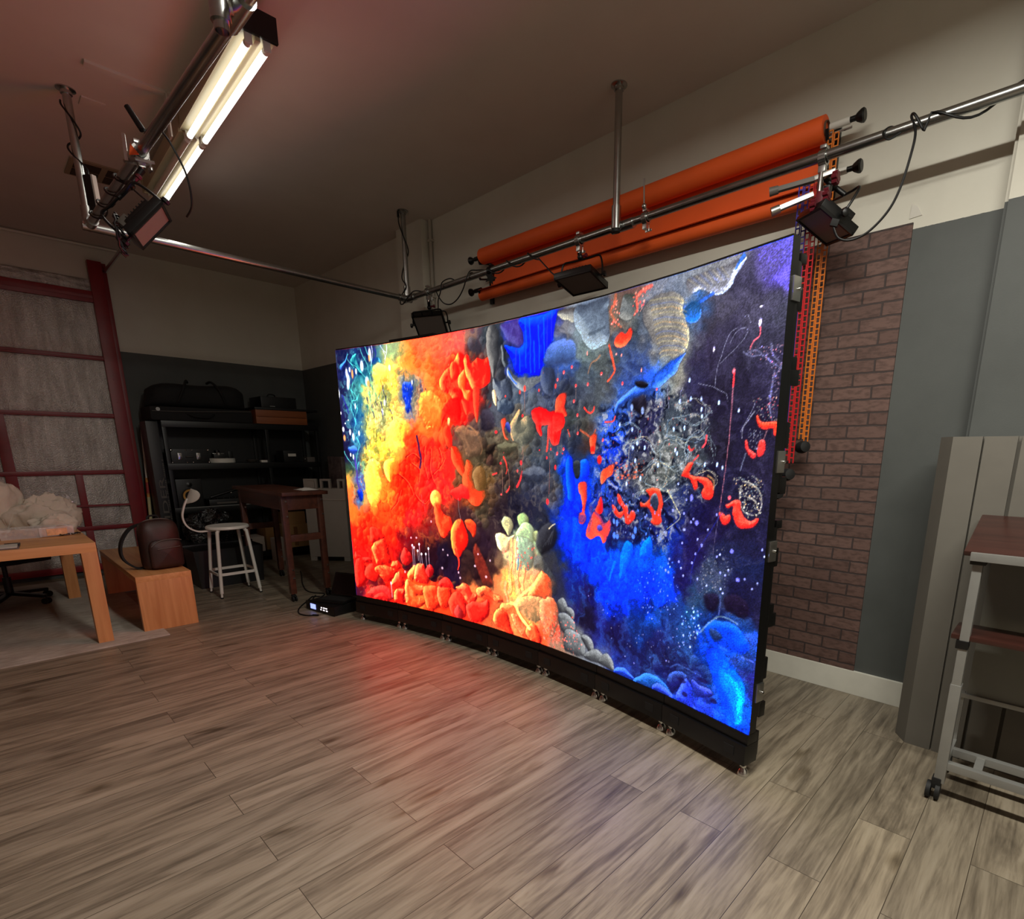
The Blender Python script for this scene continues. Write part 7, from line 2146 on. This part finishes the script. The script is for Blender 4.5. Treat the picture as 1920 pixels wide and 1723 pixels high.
lp = thing('laptop', 'open dark laptop standing on the black controller box', 'laptop', (3.47, -1.335, 0.084), R(24))
MB().box2((-0.16, -0.11, 0.0), (0.16, 0.11, 0.016), 0.004).build('base', 'black', lp)
MB().box2((-0.14, -0.06, 0.0155), (0.14, 0.07, 0.0175)).build('keyboard', 'rubber', lp)
MB().box((0, 0.155, 0.115), (0.32, 0.010, 0.215), (R(-25), 0, 0), 0.003).build('lid', 'black', lp)
MB().box((0, 0.1490, 0.1165), (0.29, 0.003, 0.185), (R(-25), 0, 0)).build('screen', 'screen_dark', lp)
lone('adapter', MB().box((3.10, -1.10, 0.022), (0.16, 0.07, 0.044), (0, 0, 0.5), 0.008), 'black', 'black mains adapter on the floor behind the controller box', 'adapter')
p = smooth_path([(1.62, -0.93, 0.006), (1.88, -1.02, 0.006), (2.25, -1.16, 0.006), (2.58, -1.255, 0.006), (2.74, -1.25, 0.006), (2.86, -1.19, 0.006), (2.95, -1.255, 0.006), (2.89, -1.315, 0.006), (2.99, -1.40, 0.006), (3.20, -1.565, 0.006), (3.36, -1.635, 0.006), (3.47, -1.625, 0.006), (3.53, -1.57, 0.006)])
mb = MB().tube(p, 0.006, 8)
mb.cyl((3.52, -1.58, 0.008), (3.56, -1.545, 0.008), 0.009, 0.008, 8)
lone('floor_lead', mb, 'cable', 'thin black lead curling over the floor in front of the controller box', 'cable', 'leads on the floor')
mb = MB().tube(smooth_path([(2.86, -1.275, 0.006), (2.96, -1.34, 0.006), (3.06, -1.38, 0.006), (3.15, -1.36, 0.006), (3.20, -1.30, 0.006), (3.12, -1.18, 0.006)]), 0.006, 8)
lone('floor_lead', mb, 'cable', 'short black lead beside the controller box, nearer the shelves', 'cable', 'leads on the floor')

# ------------------------------------------------------------------ steel shelving in the far corner
rk = thing('shelf_unit', 'black steel shelving packed with gear in the far corner', 'shelf unit', (0.37, -1.0, 0.0))
RX0, RX1, RY0, RY1 = 0.13, 0.62, -1.88, -0.125
for x in (RX0, RX1 - 0.04):
    for y in (RY0, RY1 - 0.04, -0.80):
        MB().box2((x, y, 0), (x + 0.04, y + 0.04, 1.745), 0.002).build('post', 'black_metal', rk, world=True)
SH_Z = (0.13, 0.755, 1.265, 1.745)
for z in SH_Z:
    mb = MB().box2((RX0 + 0.005, RY0 + 0.005, z - 0.018), (RX1 - 0.005, RY1 - 0.005, z), 0.001)
    mb.box2((RX1 - 0.03, RY0 + 0.002, z - 0.07), (RX1 + 0.003, RY1 - 0.002, z - 0.001), 0.003)
    mb.build('shelf', 'black_metal', rk, world=True)
MB().box2((RX0 - 0.012, RY0, 0.1), (RX0 - 0.004, RY1, 1.74)).build('back_panel', 'black', rk, world=True)  # added sheet, black to stand in for the unlit depth behind the shelves
mb = MB().box2((RX1 + 0.001, RY0 + 0.08, 0.748), (RX1 + 0.007, -0.85, 0.756))
mb.build('edge_strip', 'cart_steel', rk, world=True)
SHG = 'gear stored on the black shelving'
# top of the shelving
lc = thing('equipment_case', 'long low black soft case lying at the bottom of the shelf top pile', 'case', (0.36, -1.45, 1.745), 0, SHG)
MB().box2((0.14, -1.97, 1.745), (0.64, -0.93, 1.90), 0.035).build('body', 'black_cloth', lc, world=True)
MB().tube(smooth_path([(0.645, -1.95, 1.845), (0.655, -1.6, 1.85), (0.655, -1.2, 1.87), (0.645, -0.95, 1.88)], 4), 0.004, 6).build('zip', 'grip', lc, world=True)
MB().tube(smooth_path([(0.64, -1.62, 1.83), (0.68, -1.55, 1.80), (0.68, -1.42, 1.795), (0.64, -1.35, 1.83)], 5), 0.012, 8).build('handle', 'black_cloth', lc, world=True)
MB().cyl((0.635, -1.895, 1.865), (0.655, -1.895, 1.865), 0.02, n=14).build('button', 'cart_steel', lc, world=True)
df = thing('duffel_bag', 'big black duffel bag lying highest on top of the shelving', 'bag', (0.36, -1.44, 1.90), 0, SHG)
rows = []
for j in range(19):
    v = j / 18
    y = -1.975 + 1.05 * v
    k = (1 - abs(2 * v - 1) ** 6) ** 0.4 * (0.9 + 0.12 * v) + 0.03 * math.sin(9 * v)
    row = []
    for i in range(25):
        a = 2 * PI * i / 24
        e = 0.55
        row.append((0.37 + math.copysign(abs(math.cos(a)) ** e, math.cos(a)) * 0.235 * k, y, 1.90 + 0.142 * k + math.copysign(abs(math.sin(a)) ** e, math.sin(a)) * 0.142 * k))
    rows.append(row)
MB().sheet(rows).build('body', 'black_cloth', df, world=True, smooth=70)
MB().tube(smooth_path([(0.60, -1.68, 1.96), (0.63, -1.62, 2.10), (0.52, -1.56, 2.20), (0.40, -1.52, 2.195)], 6), 0.014, 8).build('strap', 'black_cloth', df, world=True)
MB().tube(smooth_path([(0.60, -1.2, 1.96), (0.63, -1.25, 2.10), (0.52, -1.3, 2.205), (0.40, -1.32, 2.20)], 6), 0.014, 8).build('strap', 'black_cloth', df, world=True)
cr = thing('crate', 'reddish wooden crate on the right of the shelf top', 'crate', (0.40, -0.58, 1.745), 0, SHG)
mb = MB()
for y in (-0.885, -0.28):
    mb.box2((0.16, y - 0.008, 1.746), (0.645, y + 0.008, 1.918))
for x in (0.168, 0.637):
    for k in range(2):
        mb.box2((x - 0.009, -0.892, 1.748 + 0.086 * k), (x + 0.009, -0.272, 1.830 + 0.086 * k), 0.002)
mb.box2((0.16, -0.89, 1.746), (0.645, -0.275, 1.756))
mb.build('box', 'crate', cr, world=True)
MB().box2((0.15, -0.90, 1.918), (0.655, -0.13, 1.945), 0.003).build('lid', 'black', cr, world=True, label='black lid overhanging to the right')
bc = thing('equipment_case', 'black hard case with a carry handle on top of the wooden crate', 'case', (0.40, -0.58, 1.945), 0, SHG)
MB().box2((0.18, -0.80, 1.945), (0.60, -0.37, 2.085), 0.014).build('body', 'black', bc, world=True)
MB().tube(smooth_path([(0.5, -0.69, 2.085), (0.52, -0.67, 2.115), (0.5, -0.60, 2.112), (0.48, -0.585, 2.085)], 5), 0.008, 8).build('handle', 'rubber', bc, world=True)
MB().box2((0.60, -0.70, 1.962), (0.606, -0.64, 1.970)).build('latch', 'alu', bc, world=True)
# middle shelf
Z2 = SH_Z[2]
fc = thing('flight_case', 'black flight case with chrome corners on the middle shelf', 'flight case', (0.42, -1.65, Z2), 0, SHG)
MB().box2((0.28, -1.83, Z2), (0.60, -1.45, Z2 + 0.165), 0.006).build('body', 'black', fc, world=True)
for y in (-1.825, -1.455):
    for z in (Z2 + 0.012, Z2 + 0.153):
        MB().ball((0.595, y, z), 0.016, 10, 7).build('corner', 'chrome', fc, world=True)
for y in (-1.745, -1.56):
    mb = MB().box2((0.598, y - 0.02, Z2 + 0.045), (0.607, y + 0.02, Z2 + 0.12), 0.003)
    mb.box2((0.606, y - 0.008, Z2 + 0.06), (0.613, y + 0.008, Z2 + 0.09), 0.002)
    mb.build('latch', 'chrome', fc, world=True)
mb = MB().tube(smooth_path([(0.602, -1.69, Z2 + 0.075), (0.622, -1.68, Z2 + 0.078), (0.622, -1.63, Z2 + 0.078), (0.602, -1.62, Z2 + 0.075)], 4), 0.005, 8)
mb.build('handle', 'grip', fc, world=True)
for y in (-1.68, -1.62):
    for z in (Z2 + 0.012, Z2 + 0.153):
        MB().ball((0.598, y, z), 0.009, 8, 6).build('rivet', 'chrome', fc, world=True)
tt = thing('turntable', 'white round turntable with black gear on it, on the middle shelf', 'turntable', (0.46, -1.29, Z2), 0, SHG)
MB().lathe([(0.145, 0.0), (0.150, 0.004), (0.150, 0.050), (0.145, 0.055)], (0.46, -1.29, Z2), (0, 0, 1), 40).build('drum', 'white_paint', tt, world=True)
mb = MB().box((0.46, -1.31, Z2 + 0.085), (0.12, 0.14, 0.06), None, 0.012)
mb.cyl((0.47, -1.33, Z2 + 0.11), (0.47, -1.33, Z2 + 0.15), 0.03, n=14)
mb.build('gear_body', 'black', tt, world=True)
mb = MB().lathe([(0.02, 0), (0.024, 0.006), (0.012, 0.018)], (0.52, -1.33, Z2 + 0.11), (1, 0, 0), 14)
mb.box((0.52, -1.33, Z2 + 0.112), (0.006, 0.12, 0.006), None, 0.002)
mb.build('dial', 'alu', tt, world=True)
MB().box((0.52, -1.20, Z2 + 0.09), (0.03, 0.05, 0.10), None, 0.004).build('cage', 'black_metal', tt, world=True)
ds = lone('dish', MB().lathe([(0.02, 0.0), (0.045, 0.004), (0.075, 0.036), (0.07, 0.036), (0.04, 0.010), (0.0, 0.008)], (0.50, -0.955, Z2), (0, 0, 1), 24), 'grip', 'small grey dish on the middle shelf right of the turntable', 'dish', SHG)
lone('tray', MB().box((0.545, -0.815, Z2 + 0.015), (0.07, 0.115, 0.03), None, 0.013), 'white_paint', 'small white oval tray near the centre of the middle shelf', 'tray', SHG)
bx = thing('gear_box', 'black box with a white label strip, right half of the middle shelf', 'box', (0.48, -0.50, Z2), 0, SHG)
MB().box2((0.34, -0.60, Z2), (0.60, -0.40, Z2 + 0.15), 0.005).build('box', 'black', bx, world=True)
MB().box2((0.6, -0.545, Z2 + 0.075), (0.603, -0.445, Z2 + 0.110)).build('label', 'paper', bx, world=True)
sb = thing('gear_box', 'small grey box at the right end of the middle shelf', 'box', (0.50, -0.22, Z2), 0, SHG)
MB().box2((0.45, -0.30, Z2), (0.60, -0.20, Z2 + 0.065), 0.004).build('box', 'grip', sb, world=True)
MB().ball((0.60, -0.33, Z2 + 0.04), 0.008, 8, 6).build('button', 'alu', sb, world=True)
# lower shelf
Z1s = SH_Z[1]
sp = thing('monitor_speaker', 'black studio monitor speaker with a yellow cone on the lower shelf', 'speaker', (0.50, -1.70, Z1s), 0, SHG)
MB().box2((0.34, -1.83, Z1s), (0.60, -1.57, Z1s + 0.33), 0.010).build('cabinet', 'black', sp, world=True)
mb = MB()
pr_ = [(0.080, 0.0), (0.086, 0.006), (0.080, 0.012), (0.070, 0.010), (0.040, -0.012)]
MB().lathe([(0.090, -0.002), (0.092, 0.006), (0.082, 0.010), (0.074, 0.004)], (0.60, -1.70, Z1s + 0.135), (1, 0, 0), 30).build('surround', 'rubber', sp, world=True)
rows = []
for r_, d_ in ((0.076, 0.009), (0.060, 0.003), (0.044, -0.0), (0.030, -0.0)):
    rows.append([(0.602 + d_, -1.70 + r_ * math.cos(2 * PI * i / 30), Z1s + 0.135 + r_ * math.sin(2 * PI * i / 30)) for i in range(31)])
MB().sheet(rows, 0.001).build('cone', 'cone', sp, world=True)
MB().ball((0.602, -1.70, Z1s + 0.135), 0.032, 16, 10, (0.5, 1, 1)).build('dust_cap', 'black_gloss', sp, world=True)
MB().lathe([(0.03, 0.0), (0.032, 0.004), (0.015, 0.006), (0.004, 0.010)], (0.60, -1.70, Z1s + 0.265), (1, 0, 0), 20).build('tweeter', 'black_metal', sp, world=True)
mx = thing('mixer', 'flat black mixing desk beside the monitor speaker on the lower shelf', 'mixer', (0.47, -1.25, Z1s), 0, SHG)
MB().box2((0.32, -1.52, Z1s), (0.61, -1.02, Z1s + 0.075), 0.006).build('body', 'black', mx, world=True)
for i in range(7):
    MB().cyl((0.56, -1.48 + 0.065 * i, Z1s + 0.075), (0.56, -1.48 + 0.065 * i, Z1s + 0.092), 0.010, n=10).build('knob', 'rubber', mx, world=True)
MB().box2((0.61, -1.44, Z1s + 0.022), (0.612, -1.22, Z1s + 0.040)).build('label', 'grip', mx, world=True)
ar = thing('boom_arm', 'black folded boom arm lying across the lower shelf', 'boom arm', (0.5, -0.9, Z1s), 0, SHG)
mb = MB().tube([(0.60, -1.50, Z1s + 0.10), (0.60, -1.20, Z1s + 0.19), (0.56, -0.70, Z1s + 0.24)], 0.016, 8)
mb.tube([(0.56, -1.10, Z1s + 0.012), (0.56, -1.10, Z1s + 0.20)], 0.014, 8)
mb.tube([(0.52, -0.72, Z1s + 0.012), (0.55, -0.72, Z1s + 0.23)], 0.014, 8)
mb.build('tube', 'black_metal', ar, world=True)
MB().cyl((0.615, -1.16, Z1s + 0.21), (0.615, -1.05, Z1s + 0.205), 0.012, 0.003, 8).build('tip', 'white_paint', ar, world=True)
MB().ball((0.60, -1.27, Z1s + 0.15), 0.014, 8, 6).build('joint', 'alu', ar, world=True)
# bottom shelf
Z0s = SH_Z[0]
def carton(label, a, b, mat='cardboard', tape=True):
    t = thing('cardboard_box', label, 'box', ((a[0] + b[0]) / 2, (a[1] + b[1]) / 2, a[2]), 0, 'boxes on the bottom shelf')
    MB().box2(a, b, 0.003).build('carton', mat, t, world=True)
    if tape:
        y = (a[1] + b[1]) / 2
        MB().box2((b[0], y - 0.025, a[2] + 0.02), (b[0] + 0.002, y + 0.025, b[2] - 0.10 * (b[2] - a[2]))).build('tape', 'tape', t, world=True)
    return t
carton('large taped cardboard box standing on the bottom shelf under the work table', (0.20, -0.72, Z0s), (0.615, -0.40, Z0s + 0.31))
carton('smaller cardboard box stacked on the large taped box', (0.25, -0.66, Z0s + 0.31), (0.60, -0.41, Z0s + 0.475), 'cardboard', False)
carton('tall brown cardboard box left of the large taped box', (0.22, -0.92, Z0s), (0.56, -0.74, Z0s + 0.33), 'cardboard', False)
carton('small white paper box at the front of the bottom shelf', (0.45, -0.905, Z0s), (0.615, -0.765, Z0s + 0.16), 'paper', False) if False else None
pn = thing('printer_box', 'white printed box behind the stool on the bottom shelf', 'box', (0.45, -1.05, Z0s), 0, 'boxes on the bottom shelf')
MB().box2((0.30, -1.20, Z0s), (0.61, -0.96, Z0s + 0.19), 0.003).build('carton', 'paper', pn, world=True)
MB().box2((0.61, -1.18, Z0s + 0.02), (0.612, -1.02, Z0s + 0.11)).build('print', 'black', pn, world=True)
wb = thing('white_box', 'small white box on the floor in front of the shelving', 'box', (0.70, -0.83, 0.0))
MB().box2((0.635, -0.90, 0.0), (0.80, -0.765, 0.30), 0.003).build('carton', 'paper', wb, world=True)
# shiny black sack on a black tub
tubm = thing('storage_tub', 'black storage tub on the floor beside the bench', 'tub', (1.12, -1.68, 0.0))
MB().prism([(-0.30, 0.0), (0.30, 0.0), (0.33, 0.40), (-0.33, 0.40)], 0.42, (1.33, -1.68, 0.0), (0, 1, 0), (0, 0, 1)).build('tub', 'black', tubm, world=True)
MB().box2((0.88, -2.03, 0.385), (1.36, -1.33, 0.415), 0.006).build('rim', 'black', tubm, world=True)
lone('black_sack', cloth_heap((1.10, -1.68, 0.415), 0.24, 0.33, 0.34, 21.7, 0.0, 0.35, 10.0), 'black_gloss', 'shiny crumpled black plastic sack heaped on the black tub', 'sack', smooth=25)

# upright carton, pole and board left of the shelving
uc = thing('upright_carton', 'tall narrow black carton with white lettering left of the shelving', 'carton', (0.42, -1.96, 0.0))
MB().box2((0.26, -2.015, 0.0), (0.56, -1.90, 1.735), 0.004).build('carton', 'black', uc, world=True)
lettering('RIDER', 0.105, 'lettering', 'grip', uc, Matrix.Translation((0.1415, 0.012, 0.80)) @ Matrix(((0, 0, 1), (0, -1, 0), (1, 0, 0))).to_4x4() @ Matrix.Rotation(0, 4, 'Z') @ Matrix.Scale(2.2, 4, (1, 0, 0)) @ Matrix.Scale(0.75, 4, (0, 1, 0)))
mb = MB()
for i in range(46):
    if i % 9 == 8:
        continue
    z = 0.36 + 0.021 * i
    mb.box((0.5612, -1.913, z), (0.001, 0.012, rnd.choice((0.007, 0.011, 0.014))))
mb.build('small_print', 'grip', uc, world=True, smooth=0)
po = thing('pole', 'long white pole with a red band leaning in the gap beside the red post', 'pole', (0.12, -2.07, 0.0))
pt, pb = Vector((0.12, -1.972, 1.735)), Vector((0.20, -2.085, 0.0))
def along(t):
    return pb.lerp(pt, t)
MB().cyl(along(0.63), along(1.0), 0.012, 0.0135, 12).build('shaft', 'white_paint', po, world=True)
MB().cyl(along(0.50), along(0.63), 0.0155, n=12).build('grip_band', 'bun', po, world=True)
MB().cyl(along(0.525), along(0.60), 0.0162, n=12).build('red_band', 'red_tape', po, world=True)
MB().cyl(along(0.0), along(0.50), 0.0165, n=12).build('lower_shaft', 'cream', po, world=True)

# ================================================================== right side: ribbed panel and wheeled cart
gp = thing('ribbed_panel', 'tall grey panel with vertical grooves standing against the right wall', 'panel', (8.6, -0.28, 0.0))
pitch = 0.1215
xs = [7.835]
PTOP = 1.497
mb = MB()
px = 7.775
poly = [(7.772, -0.15), (7.772, -0.352), (7.828, -0.43)]
x = 7.828
first = True
while x < 9.5:
    x2 = 7.938 if first else x + pitch
    first = False
    w = 0.007 if x2 < 7.95 else 0.014
    poly += [(x2 - w / 2, -0.43), (x2 - w / 2, -0.405), (x2 + w / 2, -0.405), (x2 + w / 2, -0.43)]
    x = x2
poly += [(9.6, -0.43), (9.6, -0.15)]
mb.prism(poly, PTOP, (0, 0, 0), (1, 0, 0), (0, 1, 0))
mb.build('board', 'grey_panel', gp, world=True, smooth=0)
MB().box2((7.79, -0.155, 0.0), (9.58, -0.105, PTOP - 0.01)).build('backing', 'grey_panel', gp, world=True, smooth=0)

ca = thing('laptop_cart', 'wheeled grey steel cart with dark tilted top and shelf', 'cart', (8.4, -0.75, 0.0))
CX0, CX1 = 8.03, 8.80
for x in (CX0, CX1):
    mb = MB().box((x, -0.845, 0.56), (0.032, 0.045, 0.96), None, 0.004)
    mb.box((x, -0.845, 0.30), (0.038, 0.052, 0.44), None, 0.004)
    mb.build('leg', 'cart_steel', ca, world=True)
    mb = MB().box((x, -0.72, 0.155), (0.032, 0.30, 0.035), None, 0.003)
    mb.build('foot_rail', 'cart_steel', ca, world=True)
    for y in (-0.86, -0.58):
        mb = MB()
        for s in (-1, 1):
            mb.cyl((x + s * 0.008 - 0.015, y, 0.036), (x + s * 0.024 - 0.015, y, 0.036), 0.036, n=20)
        mb.box((x - 0.008, y + 0.005, 0.075), (0.034, 0.04, 0.05), None, 0.006)
        mb.cyl((x, y, 0.07), (x, y, 0.15), 0.010, n=10)
        mb.build('caster', 'rubber', ca, world=True)
for y, z in ((-0.845, 0.16), (-0.845, 0.215)):
    pass
MB().box2((CX0 + 0.016, -0.867, 0.145), (CX1 - 0.016, -0.835, 0.178), 0.003).build('cross_bar', 'cart_steel', ca, world=True)
MB().box2((CX0 + 0.016, -0.72, 0.145), (CX1 - 0.016, -0.69, 0.178), 0.003).build('cross_bar', 'cart_steel', ca, world=True)
MB().box2((CX0 + 0.10, -0.84, 0.148), (CX0 + 0.13, -0.70, 0.175), 0.002).build('cross_bar', 'cart_steel', ca, world=True)
MB().box2((7.985, -0.865, 0.708), (8.86, -0.66, 0.728), 0.006).build('shelf', 'espresso', ca, world=True)
for x in (CX0, CX1):
    MB().box((x - 0.004, -0.845, 0.69), (0.042, 0.054, 0.035), None, 0.004).build('clip', 'black', ca, world=True)
tp = MB().bar((8.43, -0.865, 1.052), (8.43, -0.45, 1.158), 0.90, 0.020, (0, 0, 1), 0.006)
tp.build('tilting_top', 'espresso', ca, world=True)
MB().box2((8.005, -0.893, 1.030), (8.86, -0.872, 1.062), 0.003).build('front_lip', 'cart_steel', ca, world=True)
for x in (CX0, CX1):
    MB().box((x, -0.84, 1.028), (0.05, 0.07, 0.03), None, 0.004).build('clip', 'black', ca, world=True)
    MB().bar((x, -0.84, 1.03), (x, -0.60, 1.095), 0.03, 0.02).build('arm', 'cart_steel', ca, world=True)
MB().box2((CX0 + 0.02, -0.588, 0.392), (CX1 + 0.02, -0.572, 1.06), 0.002).build('back_panel', 'modesty', ca, world=True)
MB().box2((CX0 - 0.01, -0.60, 0.375), (CX1 + 0.03, -0.566, 0.395), 0.003).build('back_rail', 'cart_steel', ca, world=True)
for x in (CX0, CX1):
    MB().bar((x, -0.59, 0.16), (x, -0.58, 0.40), 0.028, 0.02).build('back_post', 'cart_steel', ca, world=True)

# ================================================================== light, camera, output
w = bpy.data.worlds.new('room air')
SC.world = w
w.use_nodes = True
w.node_tree.nodes['Background'].inputs[0].default_value = (0.02, 0.02, 0.02, 1)
w.node_tree.nodes['Background'].inputs[1].default_value = 0.0

cam = bpy.data.cameras.new('camera')
co = bpy.data.objects.new('camera', cam)
COL.objects.link(co)
cam.sensor_fit = 'HORIZONTAL'
cam.sensor_width = 36.0
cam.lens = 36.0 * 1008.32 / 1920
cam.shift_x = (960 - 1059.59) / 1920
cam.shift_y = (1077.78 - 861.5) / 1920
cam.clip_start = 0.05
yaw, pit, rol = R(132.73504), R(-13.061305), R(0.20159)
f = Vector((math.cos(pit) * math.cos(yaw), math.cos(pit) * math.sin(yaw), math.sin(pit)))
r = f.cross(Vector((0, 0, 1))).normalized()
d = f.cross(r)
c_, s_ = math.cos(rol), math.sin(rol)
r2 = r * c_ - d * s_
d2 = r * s_ + d * c_
co.matrix_world = Matrix((r2, -d2, -f)).transposed().to_4x4()
co.location = (8.23620526, -3.40345677, 1.43353852)
SC.camera = co

SC.view_settings.view_transform = 'Standard'
SC.view_settings.look = 'None'
SC.view_settings.exposure = 0.0
SC.view_settings.gamma = 1.0
SC.view_settings.use_curve_mapping = False
SC.cycles.use_denoising = True
SC.cycles.max_bounces = 8
SC.cycles.diffuse_bounces = 4
SC.cycles.glossy_bounces = 4
SC.cycles.sample_clamp_indirect = 6.0
